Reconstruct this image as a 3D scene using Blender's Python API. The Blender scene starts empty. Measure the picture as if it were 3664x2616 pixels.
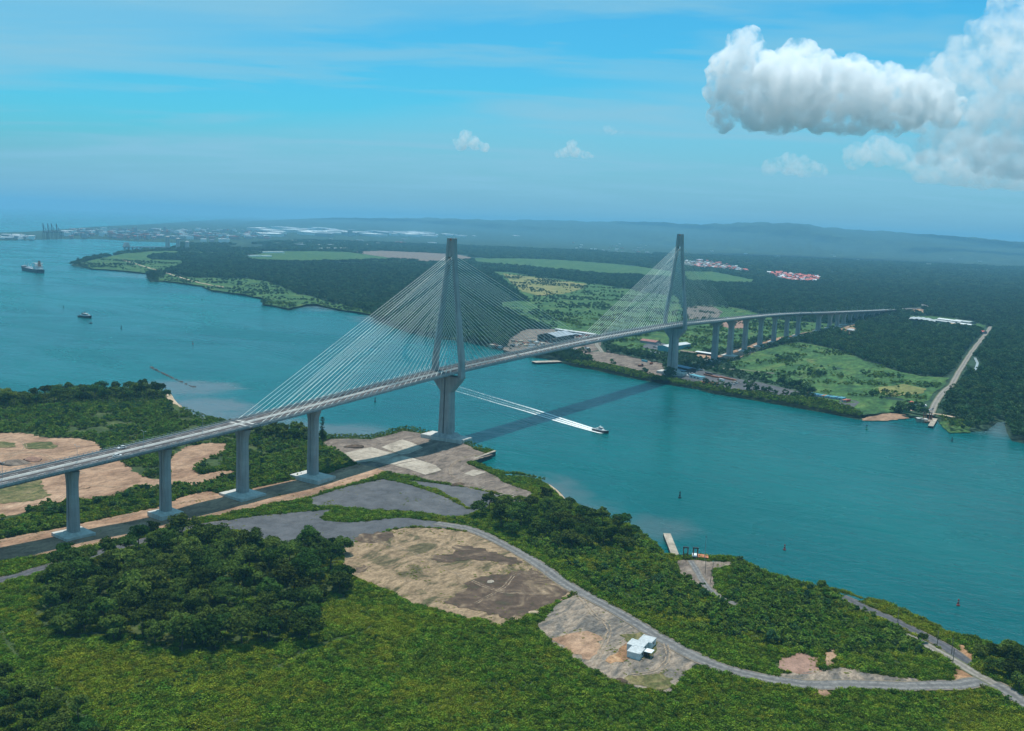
import bpy, bmesh, math, random
import numpy as np
from mathutils import Vector, Matrix
from mathutils.geometry import delaunay_2d_cdt

SKY_TINT = (0.26, 1.18, 1.44)
HORIZON = (2.3, 4.6, 6.0)
VEIL = (2.75, 5.8, 7.5)
SUN_E = 4.8
WATER_A = (0.000, 0.062, 0.068)
WATER_B = (0.000, 0.090, 0.090)
WATER_C = (0.001, 0.106, 0.102)
WATER_SPEC = 0.18
WATER_SSS = 0.6
CABLE_R = 0.14
HAZE_D = 0.000066
HAZE_C = (0.26, 0.62, 0.88)
CLOUD_D = 0.022
random.seed(7)
rng = np.random.default_rng(11)
scene = bpy.context.scene
COL = scene.collection

# ------------------------------------------------------------------ camera
IW, IH = 3664.0, 2616.0
CAM = np.array([-748.92838, -519.27656, 208.83128])
YAW, PITCH, ROLL = 1.02980685, -0.14394803, 0.03820574
FPX = 3519.5323
_f = np.array([math.sin(YAW) * math.cos(PITCH), math.cos(YAW) * math.cos(PITCH), math.sin(PITCH)])
_r0 = np.array([math.cos(YAW), -math.sin(YAW), 0.0])
_u0 = np.cross(_r0, _f)
_r = math.cos(ROLL) * _r0 + math.sin(ROLL) * _u0
_u = -math.sin(ROLL) * _r0 + math.cos(ROLL) * _u0
cam_data = bpy.data.cameras.new("camera")
cam_data.sensor_width = 36.0
cam_data.sensor_fit = 'HORIZONTAL'
cam_data.lens = 36.0 * FPX / IW
cam_data.clip_start = 1.0
cam_data.clip_end = 200000.0
cam = bpy.data.objects.new("camera", cam_data)
COL.objects.link(cam)
cam.matrix_world = Matrix(((_r[0], _u[0], -_f[0], CAM[0]), (_r[1], _u[1], -_f[1], CAM[1]), (_r[2], _u[2], -_f[2], CAM[2]), (0, 0, 0, 1)))
scene.camera = cam

# survey helpers: a bearing on the photograph -> a point of the ground plane (used only to lay out the map)
def dirpx(u, v):
    d = _f + (u - IW / 2) / FPX * _r - (v - IH / 2) / FPX * _u
    return d / np.linalg.norm(d)
def G(u, v, z=3.0):
    d = dirpx(u, v)
    t = (z - CAM[2]) / d[2]
    return CAM + d * t
def Gv(u, v, z=3.0):
    return Vector(G(u, v, z))
def PX(x, y, z=3.0):
    d = np.stack([x - CAM[0], y - CAM[1], np.zeros_like(x) + z - CAM[2]], -1)
    w = d @ _f
    return IW / 2 + FPX * (d @ _r) / w, IH / 2 - FPX * (d @ _u) / w, w

# ------------------------------------------------------------------ render / view
scene.render.engine = 'CYCLES'
cy = scene.cycles
cy.use_denoising = True
cy.denoiser = 'OPENIMAGEDENOISE'
cy.denoising_input_passes = 'RGB_ALBEDO_NORMAL'
cy.max_bounces = 10
cy.diffuse_bounces = 2
cy.glossy_bounces = 2
cy.transmission_bounces = 2
cy.volume_bounces = 10
cy.transparent_max_bounces = 6
cy.caustics_reflective = False
cy.caustics_refractive = False
cy.sample_clamp_indirect = 4.0
scene.view_settings.view_transform = 'Standard'
scene.view_settings.look = 'None'
scene.view_settings.exposure = 0.0
scene.view_settings.gamma = 1.0

# ------------------------------------------------------------------ node helper
class NT:
    def __init__(s, tree):
        s.t = tree
        tree.nodes.clear()
    def n(s, typ, **kw):
        nd = s.t.nodes.new(typ)
        for k, v in kw.items():
            setattr(nd, k, v)
        return nd
    def put(s, sock, v):
        if v is None:
            return
        if isinstance(v, bpy.types.NodeSocket):
            s.t.links.new(v, sock)
        elif isinstance(v, (int, float)):
            if sock.type in ('VECTOR',):
                sock.default_value = (v, v, v)
            elif sock.type == 'RGBA':
                sock.default_value = (v, v, v, 1)
            else:
                sock.default_value = v
        else:
            v = tuple(v)
            if sock.type == 'RGBA' and len(v) == 3:
                v = v + (1.0,)
            sock.default_value = v
    def m(s, op, a, b=None, c=None, clamp=False):
        nd = s.n('ShaderNodeMath', operation=op)
        nd.use_clamp = clamp
        s.put(nd.inputs[0], a); s.put(nd.inputs[1], b); s.put(nd.inputs[2], c)
        return nd.outputs[0]
    def vm(s, op, a, b=None, scale=None):
        nd = s.n('ShaderNodeVectorMath', operation=op)
        s.put(nd.inputs[0], a); s.put(nd.inputs[1], b)
        if scale is not None:
            s.put(nd.inputs['Scale'], scale)
        return nd.outputs['Value'] if op in ('DOT_PRODUCT', 'LENGTH', 'DISTANCE') else nd.outputs[0]
    def mix(s, f, a, b, blend='MIX', clamp=True):
        nd = s.n('ShaderNodeMix', data_type='RGBA', blend_type=blend)
        nd.clamp_factor = clamp
        s.put(nd.inputs[0], f); s.put(nd.inputs[6], a); s.put(nd.inputs[7], b)
        return nd.outputs[2]
    def noise(s, vec, scale, detail=4.0, rough=0.55, dist=0.0, lac=2.0):
        nd = s.n('ShaderNodeTexNoise')
        s.put(nd.inputs['Vector'], vec); s.put(nd.inputs['Scale'], scale); s.put(nd.inputs['Detail'], detail)
        s.put(nd.inputs['Roughness'], rough); s.put(nd.inputs['Distortion'], dist); s.put(nd.inputs['Lacunarity'], lac)
        return nd.outputs['Fac']
    def smooth(s, x, lo, hi, a=0.0, b=1.0):
        nd = s.n('ShaderNodeMapRange', interpolation_type='SMOOTHSTEP')
        s.put(nd.inputs['Value'], x); s.put(nd.inputs['From Min'], lo); s.put(nd.inputs['From Max'], hi)
        s.put(nd.inputs['To Min'], a); s.put(nd.inputs['To Max'], b)
        return nd.outputs['Result']
    def xyz(s, x, y, z):
        nd = s.n('ShaderNodeCombineXYZ')
        s.put(nd.inputs[0], x); s.put(nd.inputs[1], y); s.put(nd.inputs[2], z)
        return nd.outputs[0]
    def sep(s, v):
        nd = s.n('ShaderNodeSeparateXYZ')
        s.put(nd.inputs[0], v)
        return nd.outputs
    def ramp(s, f, stops):
        nd = s.n('ShaderNodeValToRGB')
        el = nd.color_ramp.elements
        while len(el) < len(stops):
            el.new(0.5)
        for e, (p, c) in zip(el, stops):
            e.position = p
            e.color = tuple(c) + (1,) if len(c) == 3 else c
        s.put(nd.inputs[0], f)
        return nd.outputs[0]

# ------------------------------------------------------------------ sky
SUN = np.array([0.17, 0.105, 1.0]); SUN = SUN / np.linalg.norm(SUN)
world = bpy.data.worlds.new("World")
scene.world = world
world.use_nodes = True
w = NT(world.node_tree)
tc = w.n('ShaderNodeTexCoord')
D = w.vm('NORMALIZE', tc.outputs['Generated'])
dx, dy, dz = w.sep(D)
sky = w.n('ShaderNodeTexSky', sky_type='NISHITA', sun_disc=False)
sky.sun_elevation = math.asin(SUN[2])
sky.sun_rotation = math.atan2(SUN[0], SUN[1])
sky.air_density = 1.0; sky.dust_density = 1.2; sky.ozone_density = 1.5
base = w.mix(1.0, sky.outputs[0], SKY_TINT, 'MULTIPLY')
# thick humid air near the horizon
el = w.m('MAXIMUM', dz, 0.0)
lowair = w.smooth(el, 0.0, 0.105, 1.0, 0.0)
base = w.mix(w.m('MULTIPLY', lowair, 0.92), base, HORIZON)
# bearing / height coordinates of the sky facing the bridge
_ch = np.array([math.sin(YAW), math.cos(YAW), 0.0]); _rh = np.array([math.cos(YAW), -math.sin(YAW), 0.0])
fr = w.vm('DOT_PRODUCT', D, tuple(_ch))
den = w.m('MAXIMUM', fr, 0.05)
ca_ = w.m('DIVIDE', w.vm('DOT_PRODUCT', D, tuple(_rh)), den)
cb_ = w.m('DIVIDE', dz, den)
front = w.smooth(fr, 0.3, 0.5)
# high thin cloud: a milky veil with a clearer belt and soft streaks
inv = w.m('DIVIDE', 1.0, w.m('ADD', el, 0.10))
px_ = w.m('MULTIPLY', dx, inv); py_ = w.m('MULTIPLY', dy, inv)
ca, sa = math.cos(YAW), math.sin(YAW)
ax_ = w.m('SUBTRACT', w.m('MULTIPLY', px_, ca), w.m('MULTIPLY', py_, sa))
ay_ = w.m('ADD', w.m('MULTIPLY', px_, sa), w.m('MULTIPLY', py_, ca))
st1 = w.noise(w.xyz(w.m('MULTIPLY', ax_, 0.55), w.m('MULTIPLY', ay_, 1.5), 0.3), 1.1, 5.0, 0.55, 0.5)
st2 = w.noise(w.xyz(w.m('MULTIPLY', ax_, 1.1), w.m('MULTIPLY', ay_, 3.4), 4.0), 1.3, 5.0, 0.6, 0.5)
bl = w.m('DIVIDE', w.m('SUBTRACT', cb_, w.m('ADD', 0.163, w.m('MULTIPLY', ca_, 0.13))), 0.040)
belt = w.m('POWER', 2.718, w.m('MULTIPLY', w.m('MULTIPLY', bl, bl), -1.0))
veil = w.m('ADD', w.m('SUBTRACT', 0.62, w.m('MULTIPLY', belt, w.smooth(st1, 0.36, 0.68, 1.1, 0.4))), w.m('ADD', w.smooth(st1, 0.42, 0.70, -0.10, 0.30), w.smooth(st2, 0.52, 0.76, 0.0, 0.18)), clamp=True)
veil = w.m('MULTIPLY', veil, w.smooth(el, 0.0, 0.05, 0.45, 1.0))
base = w.mix(veil, base, VEIL)

bg = w.n('ShaderNodeBackground')
w.put(bg.inputs['Color'], base)
bg.inputs['Strength'].default_value = 0.1
wo = w.n('ShaderNodeOutputWorld')
w.t.links.new(bg.outputs[0], wo.inputs[0])
world.cycles.sampling_method = 'MANUAL'
world.cycles.sample_map_resolution = 256

sun_data = bpy.data.lights.new("sun", 'SUN')
sun_data.energy = SUN_E
sun_data.angle = math.radians(0.6)
sun_data.color = (1.0, 0.955, 0.88)
sun = bpy.data.objects.new("sun", sun_data)
COL.objects.link(sun)
sun.rotation_euler = Vector(-SUN).to_track_quat('-Z', 'Y').to_euler()
sun.location = (0, 0, 600)

# ------------------------------------------------------------------ object helpers
def tag(o, label=None, cat=None, group=None, kind=None):
    if label: o["label"] = label
    if cat: o["category"] = cat
    if group: o["group"] = group
    if kind: o["kind"] = kind
    return o
def link(name, me, parent=None):
    o = bpy.data.objects.new(name, me)
    COL.objects.link(o)
    if parent is not None:
        o.parent = parent
    return o
def empty(name, loc=(0, 0, 0), rz=0.0, parent=None):
    o = bpy.data.objects.new(name, None)
    o.empty_display_size = 1.0
    COL.objects.link(o)
    o.location = loc
    o.rotation_euler = (0, 0, rz)
    if parent is not None:
        o.parent = parent
    return o
def copy_tree(o, parent=None):
    c = o.copy()
    COL.objects.link(c)
    c.parent = parent
    for ch in o.children:
        copy_tree(ch, c)
    return c

class MB:
    """collects faces of one mesh"""
    def __init__(s):
        s.v = []; s.f = []; s.mi = []; s.cur = 0
    def face(s, pts):
        b = len(s.v)
        s.v += [tuple(p) for p in pts]
        s.f.append(tuple(range(b, b + len(pts)))); s.mi.append(s.cur)
        return s
    def box(s, c, d, rz=0.0, taper=1.0, rot=None):
        hx, hy, hz = d[0] / 2, d[1] / 2, d[2] / 2
        ca, sa = math.cos(rz), math.sin(rz)
        b = len(s.v)
        for z, k in ((-hz, 1.0), (hz, taper)):
            for x, y in ((-hx * k, -hy * k), (hx * k, -hy * k), (hx * k, hy * k), (-hx * k, hy * k)):
                p = Vector((x * ca - y * sa, x * sa + y * ca, z))
                if rot is not None:
                    p = rot @ p
                s.v.append((c[0] + p[0], c[1] + p[1], c[2] + p[2]))
        for q in ((3, 2, 1, 0), (4, 5, 6, 7), (0, 1, 5, 4), (1, 2, 6, 5), (2, 3, 7, 6), (3, 0, 4, 7)):
            s.f.append(tuple(b + i for i in q)); s.mi.append(s.cur)
        return s
    def loft(s, rings, cap=True, closed=True):
        b = len(s.v); n = len(rings[0])
        for rg in rings:
            s.v += [tuple(p) for p in rg]
        for i in range(len(rings) - 1):
            for j in range(n if closed else n - 1):
                k = (j + 1) % n
                s.f.append((b + i * n + j, b + i * n + k, b + (i + 1) * n + k, b + (i + 1) * n + j)); s.mi.append(s.cur)
        if cap:
            s.f.append(tuple(b + j for j in reversed(range(n)))); s.mi.append(s.cur)
            s.f.append(tuple(b + (len(rings) - 1) * n + j for j in range(n))); s.mi.append(s.cur)
        return s
    def tube(s, p0, p1, r0, r1=None, n=6, cap=True):
        r1 = r0 if r1 is None else r1
        p0, p1 = Vector(p0), Vector(p1)
        d = (p1 - p0).normalized()
        a = d.orthogonal().normalized(); b_ = d.cross(a)
        rings = []
        for p, r in ((p0, r0), (p1, r1)):
            rings.append([p + (a * math.cos(t) + b_ * math.sin(t)) * r for t in [2 * math.pi * i / n for i in range(n)]])
        return s.loft(rings, cap)
    def lathe(s, prof, c=(0, 0, 0), n=10):
        rings = [[(c[0] + r * math.cos(2 * math.pi * i / n), c[1] + r * math.sin(2 * math.pi * i / n), c[2] + z) for i in range(n)] for r, z in prof]
        return s.loft(rings)
    def mesh(s, name, mats):
        me = bpy.data.meshes.new(name)
        me.from_pydata(s.v, [], s.f)
        if not isinstance(mats, (list, tuple)):
            mats = [mats]
        for m_ in mats:
            me.materials.append(m_)
        if len(mats) > 1:
            me.polygons.foreach_set("material_index", s.mi)
        me.update()
        return me
    def build(s, name, mats, parent=None):
        return link(name, s.mesh(name, mats), parent)

# ------------------------------------------------------------------ materials
def new_mat(name):
    m = bpy.data.materials.new(name)
    m.use_nodes = True
    t = NT(m.node_tree)
    out = t.n('ShaderNodeOutputMaterial')
    return m, t, out
def finish(t, out, col, rough=0.8, spec=0.3, bump=None, bump_str=0.5, bump_dist=0.5, metal=0.0):
    p = t.n('ShaderNodeBsdfPrincipled')
    t.put(p.inputs['Base Color'], col); t.put(p.inputs['Roughness'], rough)
    p.inputs['Specular IOR Level'].default_value = spec
    p.inputs['Metallic'].default_value = metal
    if bump is not None:
        b = t.n('ShaderNodeBump')
        b.inputs['Strength'].default_value = bump_str
        b.inputs['Distance'].default_value = bump_dist
        t.put(b.inputs['Height'], bump)
        t.t.links.new(b.outputs[0], p.inputs['Normal'])
    t.t.links.new(p.outputs[0], out.inputs[0])
    return p
def plain(name, c, rough=0.6, spec=0.3, var=0.12, scale=0.4, metal=0.0):
    m, t, out = new_mat(name)
    co = t.n('ShaderNodeTexCoord').outputs['Object']
    n1 = t.noise(co, scale, 5, 0.6)
    k = t.smooth(n1, 0.3, 0.7, 1 - var, 1 + var)
    col = t.vm('SCALE', c, scale=k)
    finish(t, out, col, rough, spec, metal=metal)
    return m
def ground(name, stops, scale, scale2=None, fine=1.0, amp=0.25, stretch=None, rough=0.95, bump=0.4, warp=0.6):
    """mottled earth: broad patches from a ramp, finer grain on top"""
    m, t, out = new_mat(name)
    co = t.n('ShaderNodeTexCoord').outputs['Object']
    if stretch:
        ang, kx, ky = stretch
        mp = t.n('ShaderNodeMapping')
        mp.inputs['Rotation'].default_value = (0, 0, ang)
        mp.inputs['Scale'].default_value = (kx, ky, 1)
        t.put(mp.inputs[0], co)
        co2 = mp.outputs[0]
    else:
        co2 = co
    n1 = t.noise(co2, scale, 6, 0.62, warp)
    col = t.ramp(n1, stops)
    n2 = t.noise(co2, scale2 or scale * 7, 5, 0.65, 0.3)
    n3 = t.noise(co, fine, 3, 0.7)
    k = t.m('ADD', t.smooth(n2, 0.3, 0.7, 1 - amp, 1 + amp), t.smooth(n3, 0.25, 0.75, -amp * 0.7, amp * 0.7))
    col = t.vm('SCALE', col, scale=k)
    finish(t, out, col, rough, 0.15, t.m('ADD', t.m('MULTIPLY', n2, 1.5), n3), bump, 0.6)
    return m
def leafy(name, c1, c2, var=0.35, trans=0.25, hue=0.03):
    """foliage: tone differs from plant to plant"""
    m, t, out = new_mat(name)
    oi = t.n('ShaderNodeObjectInfo')
    geo = t.n('ShaderNodeNewGeometry')
    rnd = oi.outputs['Random']
    col = t.mix(rnd, c1, c2)
    r2 = t.m('FRACT', t.m('MULTIPLY', rnd, 17.31))
    isl = geo.outputs['Random Per Island']
    k = t.m('ADD', t.m('MULTIPLY', t.m('SUBTRACT', r2, 0.5), var * 1.6), t.m('ADD', 1.0, t.m('MULTIPLY', t.m('SUBTRACT', isl, 0.5), var)))
    hs = t.n('ShaderNodeHueSaturation')
    t.put(hs.inputs['Hue'], t.m('ADD', 0.5, t.m('MULTIPLY', t.m('SUBTRACT', t.m('FRACT', t.m('MULTIPLY', rnd, 7.77)), 0.5), hue)))
    t.put(hs.inputs['Color'], t.vm('SCALE', col, scale=k))
    dif = t.n('ShaderNodeBsdfDiffuse')
    t.put(dif.inputs[0], hs.outputs[0])
    tr = t.n('ShaderNodeBsdfTranslucent')
    t.put(tr.inputs[0], t.mix(1.0, hs.outputs[0], (1.2, 1.25, 0.6), 'MULTIPLY'))
    mx = t.n('ShaderNodeMixShader')
    mx.inputs[0].default_value = trans
    t.t.links.new(dif.outputs[0], mx.inputs[1]); t.t.links.new(tr.outputs[0], mx.inputs[2])
    t.t.links.new(mx.outputs[0], out.inputs[0])
    return m

M = {}
M['concrete'] = None
def concrete(name, c, var=0.18):
    m, t, out = new_mat(name)
    co = t.n('ShaderNodeTexCoord').outputs['Object']
    mp = t.n('ShaderNodeMapping')
    mp.inputs['Scale'].default_value = (0.35, 0.35, 0.03)
    t.put(mp.inputs[0], co)
    st = t.noise(mp.outputs[0], 1.0, 6, 0.65)          # rain streaks
    n1 = t.noise(co, 0.09, 5, 0.6)
    z = t.sep(co)[2]
    lift = t.m('FRACT', t.m('MULTIPLY', z, 0.22))      # pour joints every 4.5 m
    joint = t.smooth(t.m('ABSOLUTE', t.m('SUBTRACT', lift, 0.5)), 0.47, 0.5, 0.0, 0.16)
    pour = t.m('MULTIPLY', t.noise(t.xyz(0, 0, t.m('FLOOR', t.m('MULTIPLY', z, 0.22))), 3.1, 0), 0.14)
    k = t.m('ADD', t.m('SUBTRACT', t.m('ADD', t.smooth(st, 0.3, 0.7, 1 - var, 1 + var), pour), joint), t.smooth(n1, 0.3, 0.7, -0.1, 0.1))
    finish(t, out, t.vm('SCALE', c, scale=k), 0.85, 0.25, st, 0.15, 0.2)
    return m
M['concrete'] = concrete('concrete', (0.28, 0.28, 0.275))
M['deck_concrete'] = concrete('deck concrete', (0.20, 0.20, 0.20))
M['pale_concrete'] = concrete('pale concrete', (0.42, 0.41, 0.38))
M['slab'] = ground('concrete slab', [(0.3, (0.20, 0.165, 0.13)), (0.48, (0.33, 0.28, 0.225)), (0.62, (0.40, 0.345, 0.28)), (0.8, (0.46, 0.41, 0.34))], 0.05, 0.25, 1.2, 0.2)
M['asphalt'] = ground('asphalt', [(0.35, (0.062, 0.056, 0.055)), (0.65, (0.092, 0.082, 0.080))], 0.03, 0.3, 1.5, 0.12, bump=0.1)
M['road'] = ground('worn road', [(0.3, (0.095, 0.090, 0.086)), (0.5, (0.14, 0.13, 0.12)), (0.72, (0.20, 0.18, 0.16))], 0.06, 0.35, 1.5, 0.16, bump=0.15)
def track_road(name, stops, track, verge):
    """road with paler wheel tracks and crumbling earthy edges"""
    m, t, out = new_mat(name)
    co = t.n('ShaderNodeTexCoord').outputs['Object']
    uv_ = t.n('ShaderNodeUVMap'); uv_.uv_map = 'UVMap'
    _, vv2, _ = t.sep(uv_.outputs[0])
    n1 = t.noise(co, 0.07, 5, 0.6, 0.5); n2 = t.noise(co, 0.5, 4, 0.65); n3 = t.noise(co, 1.8, 3, 0.6)
    col = t.ramp(n1, stops)
    c_ = t.m('ABSOLUTE', t.m('SUBTRACT', vv2, 0.5))
    tr = t.smooth(t.m('ABSOLUTE', t.m('SUBTRACT', c_, 0.22)), 0.05, 0.14, 0.75, 0.0)
    col = t.mix(t.m('MULTIPLY', tr, t.smooth(n2, 0.3, 0.65, 0.3, 1.0)), col, track)
    ed = t.smooth(t.m('ADD', c_, t.m('MULTIPLY', t.m('SUBTRACT', n2, 0.5), 0.22)), 0.36, 0.46)
    col = t.mix(ed, col, verge)
    col = t.vm('SCALE', col, scale=t.m('ADD', t.smooth(n2, 0.3, 0.7, 0.84, 1.16), t.smooth(n3, 0.3, 0.7, -0.1, 0.1)))
    finish(t, out, col, 0.95, 0.15, n3, 0.2, 0.3)
    return m
M['grey_road'] = track_road('grey gravel road', [(0.3, (0.095, 0.092, 0.092)), (0.55, (0.125, 0.12, 0.116)), (0.75, (0.16, 0.15, 0.14))], (0.215, 0.20, 0.185), (0.18, 0.145, 0.105))
M['black_road'] = track_road('dark asphalt road', [(0.3, (0.060, 0.060, 0.066)), (0.7, (0.085, 0.084, 0.09))], (0.115, 0.112, 0.115), (0.15, 0.12, 0.09))
M['pale_road'] = track_road('pale dirt road', [(0.3, (0.15, 0.135, 0.115)), (0.7, (0.21, 0.185, 0.155))], (0.28, 0.25, 0.215), (0.10, 0.11, 0.05))
def rut_mat(name, c):
    m, t, out = new_mat(name)
    co = t.n('ShaderNodeTexCoord').outputs['Object']
    uv_ = t.n('ShaderNodeUVMap'); uv_.uv_map = 'UVMap'
    u2_, vv2, _ = t.sep(uv_.outputs[0])
    n2 = t.noise(co, 0.35, 4, 0.65); n3 = t.noise(co, 1.6, 3, 0.6)
    c_ = t.m('ABSOLUTE', t.m('SUBTRACT', vv2, 0.5))
    a_ = t.m('MULTIPLY', t.smooth(t.m('ABSOLUTE', t.m('SUBTRACT', c_, 0.3)), 0.06, 0.17, 1.0, 0.0), t.smooth(n2, 0.35, 0.6, 0.1, 0.75))
    d_ = t.n('ShaderNodeBsdfDiffuse'); t.put(d_.inputs[0], t.vm('SCALE', c, scale=t.smooth(n3, 0.3, 0.7, 0.8, 1.2)))
    tr_ = t.n('ShaderNodeBsdfTransparent'); mx_ = t.n('ShaderNodeMixShader'); t.put(mx_.inputs[0], a_)
    t.t.links.new(tr_.outputs[0], mx_.inputs[1]); t.t.links.new(d_.outputs[0], mx_.inputs[2]); t.t.links.new(mx_.outputs[0], out.inputs[0])
    return m
M['pale_track'] = rut_mat('pale wheel ruts', (0.36, 0.27, 0.19))
M['dark_road'] = ground('dark road', [(0.3, (0.075, 0.075, 0.085)), (0.7, (0.115, 0.115, 0.125))], 0.06, 0.35, 1.5, 0.14, bump=0.15)
M['gravel'] = ground('grey gravel', [(0.28, (0.062, 0.063, 0.068)), (0.5, (0.085, 0.086, 0.092)), (0.68, (0.108, 0.106, 0.108)), (0.85, (0.17, 0.16, 0.155))], 0.022, 0.12, 0.8, 0.2)
M['dirt'] = ground('tan earth', [(0.27, (0.13, 0.075, 0.050)), (0.40, (0.22, 0.130, 0.082)), (0.52, (0.30, 0.185, 0.118)), (0.66, (0.35, 0.225, 0.148)), (0.8, (0.40, 0.28, 0.195))], 0.024, 0.13, 0.7, 0.28, stretch=(0.5, 1.0, 1.8))
M['lot_dirt'] = ground('lot earth', [(0.33, (0.066, 0.058, 0.028)), (0.42, (0.110, 0.088, 0.048)), (0.47, (0.195, 0.136, 0.082)), (0.56, (0.265, 0.186, 0.114)), (0.66, (0.225, 0.155, 0.094)), (0.8, (0.31, 0.22, 0.14))], 0.034, 0.18, 0.7, 0.32, stretch=(0.9, 1.0, 1.9), warp=1.2)
M['mud'] = ground('wet brown earth', [(0.32, (0.060, 0.052, 0.030)), (0.42, (0.072, 0.048, 0.034)), (0.52, (0.095, 0.064, 0.045)), (0.60, (0.15, 0.106, 0.070)), (0.68, (0.26, 0.185, 0.118))], 0.05, 0.22, 0.9, 0.2, warp=1.5)
M['rutted'] = ground('rutted gravel', [(0.30, (0.072, 0.068, 0.066)), (0.42, (0.125, 0.110, 0.095)), (0.50, (0.20, 0.162, 0.128)), (0.58, (0.26, 0.20, 0.15)), (0.68, (0.175, 0.148, 0.122)), (0.82, (0.29, 0.26, 0.225))], 0.038, 0.20, 0.8, 0.3, stretch=(0.95, 1.0, 2.6), warp=1.4)
M['dry_grass'] = ground('dry weedy ground', [(0.30, (0.040, 0.058, 0.018)), (0.44, (0.085, 0.085, 0.030)), (0.56, (0.15, 0.125, 0.055)), (0.72, (0.20, 0.155, 0.085))], 0.07, 0.35, 0.9, 0.35, warp=1.5)
M['stream_water'] = plain('pale stream', (0.30, 0.34, 0.35), 0.3)
M['red_dirt'] = ground('reddish earth', [(0.3, (0.19, 0.105, 0.075)), (0.7, (0.30, 0.185, 0.14))], 0.04, 0.25, 0.8, 0.2)
M['orange_dirt'] = ground('orange earth', [(0.35, (0.18, 0.10, 0.055)), (0.5, (0.30, 0.165, 0.085)), (0.7, (0.42, 0.27, 0.16))], 0.09, 0.4, 0.9, 0.3)
M['quay_dirt'] = ground('quay earth', [(0.30, (0.080, 0.062, 0.052)), (0.42, (0.125, 0.098, 0.080)), (0.53, (0.18, 0.140, 0.112)), (0.66, (0.215, 0.172, 0.138)), (0.8, (0.29, 0.235, 0.185))], 0.045, 0.20, 0.8, 0.28, stretch=(0.7, 1.0, 2.0))
M['sand'] = ground('sand', [(0.3, (0.34, 0.25, 0.17)), (0.7, (0.48, 0.37, 0.26))], 0.05, 0.3, 1.0, 0.12)
M['soil'] = ground('green soil', [(0.3, (0.028, 0.045, 0.016)), (0.5, (0.045, 0.068, 0.020)), (0.7, (0.072, 0.085, 0.025))], 0.03, 0.2, 0.9, 0.3)
M['field'] = ground('meadow', [(0.27, (0.018, 0.048, 0.018)), (0.42, (0.034, 0.082, 0.024)), (0.54, (0.052, 0.108, 0.028)), (0.66, (0.082, 0.120, 0.034)), (0.8, (0.12, 0.125, 0.048))], 0.014, 0.07, 0.3, 0.42, stretch=(0.4, 1.0, 2.2))
M['dry_field'] = ground('yellow meadow', [(0.3, (0.10, 0.12, 0.035)), (0.5, (0.17, 0.165, 0.055)), (0.75, (0.23, 0.19, 0.075))], 0.012, 0.06, 0.25, 0.25, stretch=(0.4, 1.0, 2.2))
M['far_soil'] = ground('wooded soil', [(0.30, (0.008, 0.022, 0.016)), (0.45, (0.018, 0.040, 0.024)), (0.58, (0.030, 0.058, 0.030)), (0.75, (0.055, 0.085, 0.040))], 0.005, 0.025, 0.12, 0.5)
M['white'] = plain('white paint', (0.62, 0.63, 0.62), 0.45)
M['offwhite'] = plain('off white sheet', (0.55, 0.58, 0.58), 0.5)
M['roof_grey'] = plain('grey sheet roof', (0.36, 0.40, 0.44), 0.5, scale=0.1)
M['marking'] = plain('road paint', (0.62, 0.62, 0.60), 0.6)
M['cable'] = plain('white cable sheath', (0.62, 0.68, 0.63), 0.45, 0.4, 0.05)
M['steel'] = plain('galvanised steel', (0.32, 0.34, 0.35), 0.45, 0.5)
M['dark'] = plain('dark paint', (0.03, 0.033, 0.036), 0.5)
M['glass'] = plain('dark glass', (0.02, 0.03, 0.035), 0.12, 0.6, 0.02)
M['red'] = plain('red paint', (0.30, 0.045, 0.035), 0.5)
M['orange'] = plain('orange paint', (0.45, 0.15, 0.07), 0.55, var=0.25)
M['rust'] = plain('rusty steel', (0.22, 0.085, 0.045), 0.8, var=0.35, scale=0.8)
M['blue'] = plain('blue sheet', (0.04, 0.13, 0.22), 0.5)
M['teal'] = plain('teal paint', (0.10, 0.30, 0.36), 0.5)
M['green_paint'] = plain('green paint', (0.05, 0.22, 0.12), 0.5)
M['red_roof'] = plain('red roof', (0.50, 0.12, 0.09), 0.7, var=0.25)
M['dull_red'] = plain('dull red roof', (0.28, 0.12, 0.10), 0.7, var=0.25)
M['bark'] = plain('bark', (0.11, 0.085, 0.06), 0.9, 0.1, 0.3, 0.8)
M['rock'] = plain('dark rock', (0.07, 0.065, 0.06), 0.9, 0.2, 0.4, 0.6)
M['wood'] = plain('weathered timber', (0.20, 0.16, 0.12), 0.85, 0.1, 0.3, 0.5)
M['tree_leaf'] = leafy('tree leaf', (0.026, 0.062, 0.012), (0.082, 0.112, 0.020), 0.75, 0.2)
M['wood_leaf'] = leafy('wood leaf', (0.026, 0.072, 0.028), (0.060, 0.108, 0.040), 0.45, 0.15)
M['far_leaf'] = leafy('far wood leaf', (0.028, 0.074, 0.038), (0.058, 0.102, 0.046), 0.45, 0.1)
M['shrub_leaf'] = leafy('shrub leaf', (0.056, 0.132, 0.018), (0.138, 0.190, 0.032), 0.6, 0.22)
M['grass_leaf'] = leafy('tall grass', (0.064, 0.150, 0.014), (0.158, 0.205, 0.022), 0.65, 0.28)
M['grass_yellow'] = leafy('yellow tall grass', (0.120, 0.185, 0.015), (0.225, 0.235, 0.024), 0.45, 0.28)
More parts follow.
